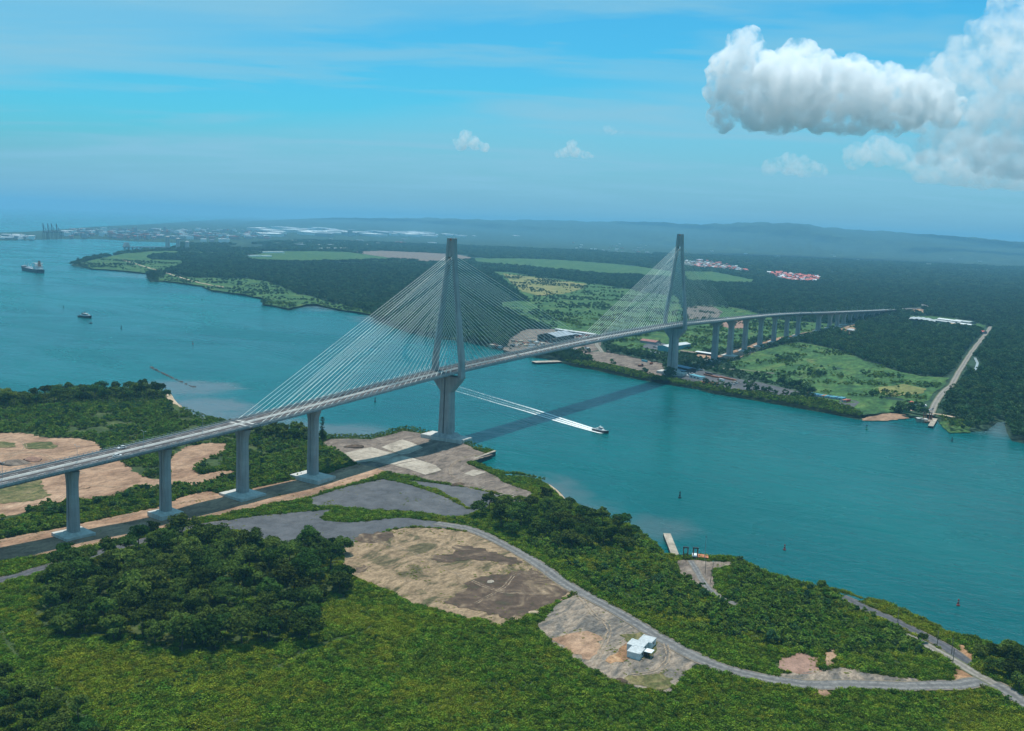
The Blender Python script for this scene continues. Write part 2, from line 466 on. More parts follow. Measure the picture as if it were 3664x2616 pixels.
# ------------------------------------------------------------------ map: shorelines and land
def H(x, y):
    x = np.asarray(x, float); y = np.asarray(y, float)
    return (3.6 + 0.55 * np.sin(x / 23 + 1.0) * np.cos(y / 31) + 0.45 * np.sin((x + y) / 19.0 + 2) + 0.35 * np.sin((x - 1.3 * y) / 13.0))
def hz(x, y):
    return float(H(x, y))
def inpoly(u, v, poly):
    poly = np.asarray(poly, float)
    c = np.zeros(u.shape, bool)
    x0, y0 = poly[:, 0], poly[:, 1]
    x1, y1 = np.roll(x0, -1), np.roll(y0, -1)
    for i in range(len(poly)):
        if y0[i] == y1[i]:
            continue
        k = (y0[i] > v) != (y1[i] > v)
        c ^= k & (u < (x1[i] - x0[i]) * (v - y0[i]) / (y1[i] - y0[i]) + x0[i])
    return c

WEST = [(-900, 1440), (-200, 1432), (0, 1424), (300, 1402), (450, 1394), (570, 1394), (612, 1412), (618, 1430), (633, 1447), (672, 1476), (747, 1502), (850, 1522),
        (1000, 1545), (1100, 1560), (1181, 1568), (1321, 1570), (1380, 1553), (1445, 1537), (1500, 1546), (1553, 1559), (1620, 1577), (1680, 1594), (1701, 1604), (1771, 1624),
        (1670, 1662), (1749, 1688), (1775, 1696), (1809, 1704), (1866, 1709), (1945, 1727), (1989, 1754), (2020, 1785), (2046, 1802), (2110, 1850), (2200, 1880),
        (2270, 1900), (2310, 1930), (2345, 1965), (2373, 2006), (2417, 2008), (2448, 2003), (2490, 2003), (2545, 2012), (2620, 2012), (2700, 2050), (2787, 2075), (2853, 2095), (2928, 2112),
        (2981, 2124), (3003, 2134), (3083, 2160), (3149, 2168), (3215, 2195), (3281, 2220), (3347, 2256), (3387, 2278), (3484, 2304), (3560, 2335), (3664, 2360), (3900, 2420),
        (4400, 2560), (4400, 3500), (-900, 3500)]
def hor(u):
    return 727.44 + 0.038224 * u
EAST = [(253, 949), (334, 965), (382, 967), (450, 973), (523, 980), (538, 1009), (585, 1009), (637, 1015), (721, 1026), (756, 1042), (879, 1059), (936, 1070), (941, 1092),
        (979, 1097), (1032, 1110), (1098, 1094), (1137, 1094), (1208, 1110), (1318, 1127), (1397, 1167), (1463, 1189), (1559, 1211), (1656, 1220), (1735, 1238), (1792, 1251),
        (1850, 1264), (1895, 1277), (1960, 1284), (1991, 1291), (2052, 1310), (2132, 1324), (2222, 1344), (2292, 1358), (2354, 1369), (2425, 1381), (2500, 1393), (2553, 1408), (2634, 1421),
        (2722, 1435), (2788, 1447), (2865, 1461), (2980, 1481), (3016, 1489), (3086, 1502), (3161, 1500), (3253, 1491), (3288, 1499), (3332, 1502), (3350, 1495), (3372, 1522),
        (3402, 1544), (3473, 1542), (3526, 1540), (3565, 1510), (3596, 1505), (3600, 1525), (3605, 1545), (3622, 1576), (3664, 1584), (3900, 1645), (4400, 1790)]
EAST += [(4400, hor(4400) + 17)] + [(u, hor(u) + 17) for u in (4000, 3600, 3200, 2800, 2400, 2000, 1600, 1200, 900)]
EAST += [(760, hor(760) + 30), (560, hor(560) + 52), (330, hor(330) + 72), (100, hor(100) + 98), (-120, 835), (-500, 832), (-500, 862), (0, 861), (123, 858), (237, 855), (352, 855), (475, 863), (600, 867), (655, 872),
         (640, 884), (590, 894), (520, 898), (440, 906), (380, 918), (300, 931)]

def cdt_mesh(name, poly, pts, zfun, mat, bank=None):
    """polygon (world xy) triangulated with extra interior points and lifted by zfun"""
    n = len(poly)
    verts = [Vector((p[0], p[1])) for p in poly] + [Vector((p[0], p[1])) for p in pts]
    vo, eo, fo, ov, _, _ = delaunay_2d_cdt(verts, [], [list(range(n))], 1, 1e-4)
    xy = np.array([(p.x, p.y) for p in vo])
    z = zfun(xy[:, 0], xy[:, 1])
    if bank is not None:
        onb = np.array([any(i < n for i in o) for o in ov])
        z = np.where(onb, bank, z)
    me = bpy.data.meshes.new(name)
    fs = []
    for f in fo:
        a, b, c = f[:3]
        cr = (xy[b, 0] - xy[a, 0]) * (xy[c, 1] - xy[a, 1]) - (xy[b, 1] - xy[a, 1]) * (xy[c, 0] - xy[a, 0])
        fs.append(tuple(f) if cr > 0 else tuple(reversed(f)))
    vv = [(xy[i, 0], xy[i, 1], z[i]) for i in range(len(xy))]
    if bank is not None:
        ar = sum(poly[i][0] * poly[(i + 1) % n][1] - poly[(i + 1) % n][0] * poly[i][1] for i in range(n))
        sg = 1.0 if ar > 0 else -1.0
        b0 = len(vv)
        for i in range(n):
            p, q, r_ = poly[i - 1], poly[i], poly[(i + 1) % n]
            t = Vector((r_[0] - p[0], r_[1] - p[1])).normalized()
            nx, ny = sg * t.y, -sg * t.x
            vv.append((q[0], q[1], bank)); vv.append((q[0] + nx * 5, q[1] + ny * 5, -3.0))
        for i in range(n):
            j = (i + 1) % n
            fs.append((b0 + 2 * i, b0 + 2 * i + 1, b0 + 2 * j + 1, b0 + 2 * j))
    me.from_pydata(vv, [], fs)
    me.materials.append(mat)
    for p in me.polygons:
        p.use_smooth = True
    me.update()
    return me

def densify(poly, step, amp, seed=0, closed=True):
    out = []
    rg = np.random.default_rng(seed + 5)
    n = len(poly)
    for i in range(n if closed else n - 1):
        a = np.array(poly[i][:2], float); b = np.array(poly[(i + 1) % n][:2], float)
        L = np.linalg.norm(b - a)
        k = max(1, int(L / step))
        nrm = np.array([-(b - a)[1], (b - a)[0]]) / max(L, 1e-6)
        for j in range(k):
            p = a + (b - a) * j / k
            if j > 0:
                p = p + nrm * rg.uniform(-amp, amp)
            out.append((p[0], p[1]))
    return out
def gridpts(poly_px, x0, x1, y0, y1, step, jit=0.3, z=3.0):
    xs, ys = np.meshgrid(np.arange(x0, x1, step), np.arange(y0, y1, step))
    xs = (xs + rng.uniform(-jit, jit, xs.shape) * step).ravel(); ys = (ys + rng.uniform(-jit, jit, ys.shape) * step).ravel()
    return xs, ys

def to_world(px, z=0.6):
    return [tuple(G(u, v, z)[:2]) for u, v in px]
WEST_W = densify(to_world(WEST), 14.0, 1.6, 1)
EAST_W = to_world(EAST)
xs, ys = gridpts(WEST, -740, 190, -620, 720, 9.0)
uu, vv_, ww = PX(xs, ys)
wx = np.array(WEST_W)
ok = (ww > 20) & inpoly(xs, ys, wx) & (uu > -500) & (uu < 4200)
def far_from(poly, xs, ys, dmin):
    p = np.array(poly); keep = np.ones(len(xs), bool)
    for q in p:
        keep &= (xs - q[0]) ** 2 + (ys - q[1]) ** 2 > dmin * dmin
    return keep
ok[ok] &= far_from(WEST_W, xs[ok], ys[ok], 6.0)
land = link('land', cdt_mesh('land', WEST_W, list(zip(xs[ok], ys[ok])), H, M['soil'], 0.5))
tag(land, 'green near bank of the channel under the west viaduct', 'land', kind='structure')
ew = [p for p in EAST_W]
xs, ys = gridpts(EAST, 100, 3400, -700, 2900, 42.0)
uu, vv_, ww = PX(xs, ys)
ok = (ww > 20) & inpoly(xs, ys, np.array(ew)) & (uu > -300) & (uu < 4000)
ok[ok] &= far_from(ew, xs[ok], ys[ok], 20.0)
land2 = link('land', cdt_mesh('land', ew, list(zip(xs[ok], ys[ok])), H, M['far_soil'], 0.5))
tag(land2, 'wooded far bank of the channel stretching to the hazy horizon', 'land', kind='structure')

# water
m, t, out = new_mat('channel water')
co = t.n('ShaderNodeTexCoord').outputs['Object']
big = t.noise(co, 0.0022, 4, 0.55, 0.6)
mid = t.noise(co, 0.012, 4, 0.6, 0.4)
col = t.mix(t.smooth(big, 0.3, 0.7), WATER_A, WATER_B)
col = t.mix(t.smooth(mid, 0.35, 0.7, 0.0, 0.25), col, WATER_C)
def muddy(col, u, v, rad, strength, c):
    p = G(u, v, 0)
    d = t.vm('DISTANCE', co, (p[0], p[1], 0))
    k = t.m('ADD', t.m('DIVIDE', d, rad), t.m('MULTIPLY', t.m('SUBTRACT', t.noise(co, 0.02, 4, 0.6, 0.8), 0.5), 1.1))
    return t.mix(t.smooth(k, 0.35, 1.05, strength, 0.0), col, c)
SILT = (0.105, 0.118, 0.125)
for (u, v, rad, s_) in ((700, 1455, 75, 0.85), (640, 1390, 80, 0.75), (800, 1490, 45, 0.7), (1240, 1550, 55, 0.7), (1000, 1520, 50, 0.6), (1900, 1745, 55, 0.55), (2010, 1835, 55, 0.5), (2330, 1890, 40, 0.35), (1430, 1145, 130, 0.6), (1250, 1095, 180, 0.55), (1640, 1205, 80, 0.5), (560, 985, 220, 0.4), (3610, 1530, 90, 0.5)):
    col = muddy(col, u, v, rad, s_, SILT)
wv = t.n('ShaderNodeMapping'); wv.inputs['Rotation'].default_value = (0, 0, 0.55); wv.inputs['Scale'].default_value = (1.0, 0.45, 1)
t.put(wv.inputs[0], co)
wav = t.m('ADD', t.noise(wv.outputs[0], 0.16, 4, 0.62, 0.4), t.m('MULTIPLY', t.noise(wv.outputs[0], 0.045, 3, 0.55, 0.6), 1.6))
def ripples(h_, a_, c_, wid, lam, amp):
    """train of old wake waves beside the line a-c"""
    p, q = G(*a_, 0), G(*c_, 0)
    d = (q - p) / np.linalg.norm(q - p); n_ = np.array([-d[1], d[0], 0])
    s_ = t.m('SUBTRACT', t.vm('DOT_PRODUCT', co, tuple(n_)), float(p @ n_))
    s_ = t.m('ADD', s_, t.m('MULTIPLY', t.m('SUBTRACT', t.noise(co, 0.01, 2), 0.5), 14.0))
    al = t.m('SUBTRACT', t.vm('DOT_PRODUCT', co, tuple(d)), float(p @ d))
    L_ = float(np.linalg.norm(q - p))
    g = t.m('MULTIPLY', t.smooth(t.m('ABSOLUTE', s_), wid * 0.3, wid, 1.0, 0.0), t.m('MULTIPLY', t.smooth(al, 0.0, L_ * 0.25), t.smooth(al, L_ * 0.75, L_, 1.0, 0.0)))
    return t.m('ADD', h_, t.m('MULTIPLY', t.m('MULTIPLY', t.m('SINE', t.m('MULTIPLY', s_, 6.283 / lam)), g), amp))
wav = ripples(wav, (880, 1230), (1560, 1420), 26.0, 13.0, 0.35)
wav = ripples(wav, (700, 1110), (1400, 1250), 30.0, 16.0, 0.28)
wav = ripples(wav, (620, 1190), (1100, 1285), 40.0, 15.0, 0.22)
wav = ripples(wav, (1600, 1420), (2120, 1580), 16.0, 9.0, 0.25)
wind = t.noise(wv.outputs[0], 0.006, 5, 0.6, 0.8)
pw = finish(t, out, col, t.smooth(wind, 0.35, 0.65, 0.14, 0.30), WATER_SPEC, wav, 0.75, 1.5)
pw.inputs['Subsurface Weight'].default_value = WATER_SSS
pw.inputs['Subsurface Radius'].default_value = (0.4, 1.0, 1.0)
pw.inputs['Subsurface Scale'].default_value = 9.0
pw.inputs['IOR'].default_value = 1.33
M['water'] = m
b = MB()
S = 42000.0
b.face([(CAM[0] - S, CAM[1] - S, 0), (CAM[0] + S, CAM[1] - S, 0), (CAM[0] + S, CAM[1] + S, 0), (CAM[0] - S, CAM[1] + S, 0)])
water = b.build('water', M['water'])
tag(water, 'teal ship channel and bay with small ripples', 'water', kind='structure')

# ------------------------------------------------------------------ sheets lying on the land
SHEETS = []
SHEETS_GREEN = []
SHEETS_SOFT = []
SHEETS_ROAD = []
from mathutils.bvhtree import BVHTree
_bv = None
def land_z(x, y):
    global _bv
    if _bv is None:
        _bv = BVHTree.FromPolygons([tuple(v.co) for v in land.data.vertices] + [tuple(v.co) for v in land2.data.vertices], [tuple(p.vertices) for p in land.data.polygons] + [tuple(i + len(land.data.vertices) for i in p.vertices) for p in land2.data.polygons])
    out_ = []
    for a, c in zip(np.atleast_1d(x), np.atleast_1d(y)):
        h_ = _bv.ray_cast(Vector((a, c, 50)), Vector((0, 0, -1)))
        out_.append(max(h_[0].z, 0.25) if h_[0] is not None else 0.25)
    return np.array(out_)
def sheet(name, label, px, mat, dz=0.25, amp=1.0, step=7.0, cat=None, edge=5.0, parent=None, drape=False):
    if 0 < amp and edge == 5.0:
        amp, edge = amp * 1.25, 3.0
    wp = to_world(px, 3.6)
    poly = densify(wp, edge, amp, len(SHEETS)) if amp > 0 else densify(wp, edge * 2, 0, 0)
    a = np.array(poly)
    xs, ys = gridpts(px, a[:, 0].min(), a[:, 0].max(), a[:, 1].min(), a[:, 1].max(), step)
    k = inpoly(xs, ys, a)
    xs, ys = xs[k], ys[k]
    if len(xs):
        k = far_from(poly, xs, ys, step * 0.4)
        xs, ys = xs[k], ys[k]
    o = link(name, cdt_mesh(name, poly, list(zip(xs, ys)), (lambda x, y: land_z(x, y) + dz) if drape else (lambda x, y: H(x, y) + dz), mat), parent)
    tag(o, label, cat or name.replace('_', ' '), kind='structure')
    SHEETS.append(px)
    if name in ('quay', 'gravel_lot', 'dirt_patch', 'grass_patch', 'gravel_patch', 'apron', 'mud_patch'):
        SHEETS_SOFT.append(px)
    if name == 'meadow':
        SHEETS_GREEN.append(px)
    return o
def beach(label, px, wdt):
    """strip of sand on the bank, following the slope"""
    path = smooth_path(to_world(px, 0.5), 2.5)
    tan = np.gradient(path, axis=0)
    nr = np.stack([-tan[:, 1], tan[:, 0]], 1) / np.linalg.norm(tan, axis=1)[:, None]
    b = MB()
    for i, p in enumerate(path):
        for k in (0.0, 0.35, 0.7, 1.0):
            w0 = wdt * math.sin(math.pi * min(1, max(0.06, i / (len(path) - 1) * 0.94 + 0.03))) ** 0.5
            q = p + nr[i] * (k * w0 * 1.3 - 0.3 * w0)
            b.v.append((q[0], q[1], float(land_z(q[0], q[1])[0]) + 0.22))
    for i in range(len(path) - 1):
        for c in range(3):
            a0 = i * 4 + c
            b.f.append((a0, a0 + 4, a0 + 5, a0 + 1)); b.mi.append(0)
    me = b.mesh('beach', M['sand'])
    if me.polygons[0].normal.z < 0: me.flip_normals()
    o = link('beach', me); tag(o, label, 'beach', kind='structure')
    poly = [tuple(path[i] - nr[i] * wdt * 0.5) for i in range(len(path))] + [tuple(path[i] + nr[i] * wdt) for i in range(len(path))][::-1]
    pu_, pv2_, _ = PX(np.array([p[0] for p in poly]), np.array([p[1] for p in poly]), 2.0)
    SHEETS.append(list(zip(pu_, pv2_)))
def smooth_path(pts, step):
    pts = [np.array(p, float) for p in pts]
    out = []
    for i in range(len(pts) - 1):
        p0 = pts[max(i - 1, 0)]; p1 = pts[i]; p2 = pts[i + 1]; p3 = pts[min(i + 2, len(pts) - 1)]
        n = max(1, int(np.linalg.norm(p2 - p1) / step))
        for j in range(n):
            s = j / n
            out.append(0.5 * ((2 * p1) + (-p0 + p2) * s + (2 * p0 - 5 * p1 + 4 * p2 - p3) * s * s + (-p0 + 3 * p1 - 3 * p2 + p3) * s ** 3))
    out.append(pts[-1])
    return np.array(out)
def road(name, label, px, width, mat, dz=0.35, step=5.0, rough=0.25, cat='road'):
    path = smooth_path(to_world(px, 3.6), step)
    tan = np.gradient(path, axis=0)
    nr = np.stack([-tan[:, 1], tan[:, 0]], 1) / np.linalg.norm(tan, axis=1)[:, None]
    rg = np.random.default_rng(len(SHEETS) + 31)
    cols = 4
    b = MB()
    vs = []; uvs = []
    for i, p in enumerate(path):
        w0 = width / 2 + rg.uniform(-rough, rough); w1 = width / 2 + rg.uniform(-rough, rough)
        for c in range(cols + 1):
            k = c / cols
            q = p + nr[i] * (w0 * (1 - k) - w1 * k)
            vs.append((q[0], q[1], hz(q[0], q[1]) + dz)); uvs.append((i * step * 0.1, k))
    b.v = vs
    for i in range(len(path) - 1):
        for c in range(cols):
            a0 = i * (cols + 1) + c
            b.f.append((a0, a0 + cols + 1, a0 + cols + 2, a0 + 1)); b.mi.append(0)
    me = b.mesh(name, mat)
    ul = me.uv_layers.new(name='UVMap')
    for lp in me.loops: ul.data[lp.index].uv = uvs[lp.vertex_index]
    me.update()
    if len(me.polygons) and me.polygons[0].normal.z < 0:
        me.flip_normals()
    o = link(name, me)
    tag(o, label, cat, kind='structure')
    cw = width / 2 + (7.0 if dz > 1.0 else 0.0)
    poly = list(map(tuple, path + nr * cw)) + list(map(tuple, (path - nr * cw)[::-1]))
    pu, pv_, _ = PX(np.array([p[0] for p in poly]), np.array([p[1] for p in poly]), 3.6)
    SHEETS.append(list(zip(pu, pv_)))
    SHEETS_ROAD.append(SHEETS[-1])
    return o

# west side
D1 = [(-300, 1560), (0, 1550), (88, 1552), (176, 1566), (286, 1570), (338, 1579), (360, 1596), (364, 1614), (440, 1654), (475, 1689), (527, 1711), (570, 1714), (620, 1712), (640, 1735), (560, 1745), (500, 1742),
      (466, 1756), (413, 1782), (281, 1796), (176, 1806), (88, 1836), (0, 1854), (-300, 1915)]
sheet('dirt_ground', 'broad graded tan earth beneath the left end of the viaduct', D1, M['dirt'], 0.25, 1.6)
D2 = [(606, 1650), (625, 1628), (659, 1604), (747, 1586), (813, 1590), (806, 1616), (721, 1652), (694, 1687), (720, 1701), (790, 1690), (832, 1687), (850, 1700), (760, 1722), (700, 1742), (660, 1738), (612, 1722), (604, 1690)]
sheet('dirt_track', 'curving tan earth track behind the third pier', D2, M['dirt'], 0.3, 1.2)
D3 = [(-300, 2012), (-300, 1995), (0, 1935), (246, 1880), (576, 1812), (640, 1784), (747, 1762), (796, 1774), (900, 1748), (1054, 1713), (1164, 1697), (1274, 1668), (1330, 1672), (1385, 1690), (1366, 1696),
      (1265, 1730), (1111, 1777), (900, 1822), (703, 1857), (542, 1904), (384, 1944), (207, 1982), (0, 2010), (-300, 2085)]
sheet('haul_road', 'wide tan earth haul road running under the viaduct', D3, M['dirt'], 0.3, 1.0, cat='road')
sheet('quay', 'bare earth peninsula around the near bridge tower', [(1150, 1590), (1181, 1573), (1321, 1575), (1380, 1559), (1445, 1542), (1500, 1550), (1553, 1563), (1620, 1580), (1680, 1598), (1700, 1608), (1765, 1626), (1668, 1662), (1746, 1690), (1775, 1700),
      (1800, 1722), (1860, 1748), (1900, 1764), (1905, 1792), (1850, 1785), (1760, 1762), (1660, 1742), (1560, 1722), (1400, 1694), (1330, 1675), (1274, 1667), (1240, 1642), (1215, 1620), (1180, 1606)], M['quay_dirt'], 0.28, 0.8)
for nm, q in (('weathered concrete slab on the quay beside the pale bushes', [(1226, 1624), (1329, 1600), (1427, 1625), (1385, 1644), (1279, 1662)]), ('broken concrete slab between the tower foot and the water', [(1364, 1599), (1440, 1576), (1514, 1601), (1464, 1622), (1435, 1626)]),
              ('concrete slab in front of the deck shadow near the tower', [(1411, 1670), (1501, 1649), (1559, 1667), (1580, 1683), (1522, 1698), (1464, 1683)]), ('small pale concrete slab by the inner quay corner', [(1659, 1696), (1696, 1684), (1741, 1691), (1693, 1706)]),
              ('grey concrete slab lying in the deck shadow', [(1330, 1655), (1440, 1630), (1500, 1648), (1410, 1668)])):
    sheet('concrete_slab', nm, q, M['slab'], 0.5, 0.0, 9.0, cat='slab')
L1 = [(690, 1886), (780, 1866), (900, 1850), (1080, 1828), (1186, 1823), (1165, 1840), (1147, 1850), (1160, 1862), (1200, 1869), (1260, 1871), (1320, 1864), (1380, 1858), (1460, 1858), (1560, 1868), (1640, 1884), (1600, 1892), (1500, 1889), (1400, 1897), (1290, 1928), (1232, 1958), (1170, 1968), (1100, 1966), (1040, 1955), (960, 1935), (860, 1905), (760, 1898)]
sheet('gravel_lot', 'grey gravel yard beside the dense grove', L1, M['gravel'], 0.3, 0.8)
sheet('gravel_lot', 'triangular grey gravel lot framed by bright green hedges', [(1107, 1786), (1180, 1762), (1280, 1733), (1366, 1712), (1430, 1726), (1493, 1745), (1560, 1766), (1621, 1789), (1674, 1822), (1705, 1826), (1700, 1838), (1640, 1850), (1559, 1845), (1430, 1832), (1296, 1822), (1120, 1808)], M['gravel'], 0.3, 0.5)
sheet('gravel_lot', 'rubble-strewn grey gravel strip behind the mid-shore trees', [(1560, 1726), (1660, 1745), (1760, 1765), (1850, 1788), (1900, 1794), (1850, 1810), (1760, 1800), (1735, 1830), (1705, 1826), (1674, 1818), (1621, 1782), (1560, 1752), (1490, 1735), (1460, 1718)], M['gravel'], 0.36, 0.8)
D4 = [(1222, 2041), (1232, 2000), (1230, 1960), (1290, 1930), (1400, 1899), (1500, 1891), (1600, 1894), (1700, 1908), (1800, 1942), (1880, 1985), (1960, 2040), (2060, 2116), (1990, 2152), (1893, 2204), (1870, 2225), (1826, 2231), (1791, 2253), (1738, 2226), (1658, 2213), (1570, 2178), (1486, 2165), (1389, 2112), (1275, 2068)]
sheet('dirt_lot', 'large tan dirt lot with dark wet patches', D4, M['lot_dirt'], 0.26, 1.0)
for lb, q in (('long dark brown wet patch at the top of the dirt lot', [(1268, 1926), (1300, 1908), (1400, 1906), (1412, 1922), (1390, 1936), (1300, 1938)]), ('small dark wet patch at the edge of the dirt lot', [(1266, 2050), (1300, 2022), (1335, 2026), (1310, 2042), (1285, 2052)]),
              ('broad dark brown wet patch in the corner of the dirt lot', [(1585, 2150), (1640, 2118), (1690, 2078), (1760, 2062), (1850, 2050), (1905, 2034), (1975, 2075), (2050, 2114), (1985, 2150), (1890, 2202), (1826, 2226), (1740, 2196), (1640, 2175)]),
              ('dark olive wet patch in the middle of the dirt lot', [(1620, 1952), (1690, 1955), (1780, 1985), (1870, 2010), (1830, 2030), (1740, 2012), (1650, 2012), (1560, 2020), (1540, 1992), (1620, 1985)])):
    sheet('mud_patch', lb, q, M['mud'], 0.42, 2.6, 6.0, cat='mud patch', edge=3.0)
D5 = [(1998, 2150), (2060, 2122), (2241, 2211), (2329, 2268), (2461, 2343), (2508, 2372), (2479, 2388), (2430, 2447), (2382, 2484), (2342, 2478), (2241, 2451), (2179, 2434), (2144, 2403), (2104, 2389), (2047, 2341), (1963, 2292), (1915, 2240), (1945, 2222)]
sheet('gravel_lot', 'pale rutted gravel lot around the white site office', D5, M['rutted'], 0.27, 1.2)
sheet('dirt_patch', 'orange-brown churned earth beside the white site office', [(2166, 2367), (2215, 2322), (2263, 2297), (2266, 2350), (2230, 2372), (2184, 2378)], M['orange_dirt'], 0.4, 1.2)
sheet('dirt_patch', 'tan earth strip at the left edge of the gravel lot', [(1965, 2288), (2030, 2272), (2100, 2262), (2150, 2282), (2140, 2330), (2110, 2362), (2055, 2340)], M['dirt'], 0.38, 1.5)
sheet('grass_patch', 'dry yellow-green grass at the tip of the gravel lot', [(2250, 2420), (2370, 2408), (2410, 2430), (2382, 2470), (2342, 2474), (2235, 2446)], M['dry_grass'], 0.4, 1.2)
sheet('grass_patch', 'green and brown grass patch behind the white site office', [(2215, 2275), (2290, 2262), (2350, 2270), (2352, 2320), (2335, 2350), (2275, 2362), (2262, 2300)], M['dry_grass'], 0.36, 0.8)
road('road', 'grey road curving past the dirt lot to the lower right', [(1560, 1874), (1680, 1896), (1800, 1945), (1910, 2012), (2020, 2085), (2130, 2147), (2241, 2211), (2330, 2263), (2417, 2312), (2510, 2362), (2594, 2398), (2664, 2416), (2774, 2437), (2929, 2457), (3105, 2455), (3325, 2455), (3440, 2452), (3500, 2438), (3560, 2446), (3650, 2500), (3760, 2580)], 9.5, M['grey_road'], 0.46)
road('road', 'grey paved road beside the grove at the left edge', [(-200, 2125), (0, 2078), (90, 2056), (170, 2032), (310, 1995), (400, 1966), (500, 1940), (620, 1908), (740, 1880), (820, 1866)], 10.0, M['black_road'], 0.46)
road('road', 'pale concrete road joining the right end of the grey road', [(3560, 2446), (3480, 2408), (3414, 2368), (3356, 2335), (3281, 2290), (3230, 2268)], 7.0, M['pale_road'], 0.5)
road('road', 'dark asphalt shore road beside the channel at right', [(3008, 2139), (3050, 2158), (3092, 2180), (3193, 2219), (3295, 2268), (3369, 2308), (3422, 2346), (3471, 2384)], 8.5, M['black_road'], 0.48)
sheet('dirt_patch', 'square pinkish-brown earth patch above the lower right road', [(2787, 2362), (2862, 2338), (2937, 2362), (2940, 2412), (2854, 2416), (2779, 2396)], M['red_dirt'], 0.3, 0.9)
sheet('gravel_patch', 'pale gravel verge along the lower right road', [(2792, 2412), (2930, 2408), (3000, 2392), (3045, 2398), (3130, 2412), (3200, 2420), (3281, 2432), (3340, 2446), (3281, 2452), (2929, 2453), (2792, 2434)], M['rutted'], 0.3, 1.4)
sheet('dirt_patch', 'tan earth gap beside the square brown patch', [(2950, 2340), (2985, 2318), (2998, 2365), (2975, 2395), (2942, 2395)], M['dirt'], 0.3, 1.0)
sheet('dirt_patch', 'short tan track below the lower right road', [(2918, 2462), (2964, 2464), (2966, 2497), (2914, 2497)], M['dirt'], 0.3, 0.8)
sheet('dirt_patch', 'orange earth cut where the two right-hand roads meet', [(3410, 2392), (3450, 2402), (3495, 2430), (3471, 2447), (3425, 2440)], M['orange_dirt'], 0.32, 0.8)
sheet('dirt_patch', 'orange earth slope beside the dark shore road', [(3425, 2310), (3450, 2310), (3480, 2350), (3495, 2385), (3475, 2380), (3440, 2345)], M['orange_dirt'], 0.34, 0.8)
APRON = [(2413, 2018), (2426, 2043), (2453, 2078), (2497, 2096), (2523, 2114), (2567, 2140), (2590, 2142), (2556, 2098), (2550, 2040), (2616, 2026), (2620, 2015), (2545, 2014), (2490, 2006), (2448, 2006), (2417, 2010)]
sheet('apron', 'pinkish concrete apron of the near ferry landing', APRON, M['quay_dirt'], 0.3, 0.4)
road('road', 'narrow asphalt road down to the near ferry ramp', [(2470, 2010), (2484, 2030), (2500, 2056), (2524, 2092), (2556, 2124), (2592, 2148), (2640, 2168)], 5.0, M['grey_road'], 0.5)
beach('curved strip of tan sand below the quay', [(2050, 1804), (2020, 1785), (1989, 1754), (1945, 1727), (1866, 1709), (1800, 1703)], 4.5)
beach('small sandy beach at the end of the mangrove point', [(655, 1466), (633, 1447), (618, 1430), (610, 1411)], 7.0)
beach('pale shingle beach at the end of the shore road', [(3090, 2162), (3050, 2148), (3003, 2134), (2985, 2126)], 4.0)
# greener islands inside the graded earth
sheet('grass_patch', 'oval of yellow-green grass on the graded tan earth', [(84, 1588), (120, 1582), (176, 1582), (207, 1602), (185, 1611), (130, 1611), (92, 1606)], M['dry_grass'], 0.4, 1.0)
sheet('grass_patch', 'patch of grass at the left edge of the graded earth', [(-60, 1580), (0, 1580), (52, 1585), (58, 1600), (20, 1604), (-60, 1604)], M['dry_grass'], 0.4, 1.0)
sheet('grass_patch', 'scrubby yellow-green grass under the viaduct at the left edge', [(-100, 1740), (40, 1722), (140, 1716), (158, 1750), (180, 1780), (120, 1800), (0, 1805), (-100, 1830)], M['dry_grass'], 0.4, 1.4)

# east side
sheet('meadow', 'open scrubby grass over the tip of the far point', [(268, 947), (330, 931), (440, 909), (520, 901), (590, 898), (700, 902), (835, 903), (760, 908), (620, 909), (519, 915), (545, 930), (651, 932), (656, 952), (602, 970), (560, 978), (523, 977), (450, 970), (382, 964), (334, 962)], M['field'], 0.6, 3, 40, edge=20)
sheet('meadow', 'marshy green strip along the whole far shore', [(548, 1002), (600, 980), (660, 994), (780, 996), (900, 1001), (960, 1010), (1000, 1024), (1060, 1050), (1130, 1066), (1200, 1086), (1300, 1108), (1345, 1126), (1318, 1123), (1208, 1106), (1137, 1090), (1098, 1090), (1032, 1105), (979, 1093), (948, 1089), (942, 1068), (879, 1055), (756, 1038), (721, 1022), (637, 1011), (585, 1005)], M['field'], 0.6, 2, 30, edge=16)
sheet('meadow', 'clearing of green grass on the wooded far point', [(440, 929), (480, 918), (519, 922), (567, 940), (651, 933), (655, 951), (602, 968), (549, 964), (519, 957), (470, 944)], M['field'], 0.8, 3, 40, edge=20)
sheet('meadow', 'strip of grass beyond the wooded far point', [(440, 912), (520, 902), (593, 898), (700, 901), (800, 905), (760, 911), (640, 908), (571, 911), (519, 920)], M['field'], 0.8, 3, 40, edge=20)
sheet('meadow', 'narrow green shore meadow along the far bank', [(611, 981), (703, 996), (879, 997), (958, 1008), (923, 1019), (835, 1023), (790, 1034), (740, 1024), (640, 1003)], M['field'], 0.8, 2, 30, edge=16)
sheet('meadow', 'grassy spit with a small white beach on the far bank', [(1005, 1052), (1045, 1054), (1111, 1067), (1146, 1074), (1111, 1087), (1032, 1100), (979, 1092), (955, 1090), (975, 1078)], M['field'], 0.8, 1.5, 24, edge=14)
sheet('meadow', 'long green field beyond the dark far wood', [(880, 918), (966, 902), (1100, 899), (1243, 902), (1427, 927), (1300, 934), (1050, 938), (900, 935)], M['field'], 0.9, 3, 60, edge=25)
sheet('bare_field', 'grey-pink bare field behind the near tower top', [(1252, 902), (1361, 898), (1515, 904), (1640, 912), (1700, 925), (1600, 940), (1507, 935), (1427, 929)], M['quay_dirt'], 1.0, 3, 60, edge=25)
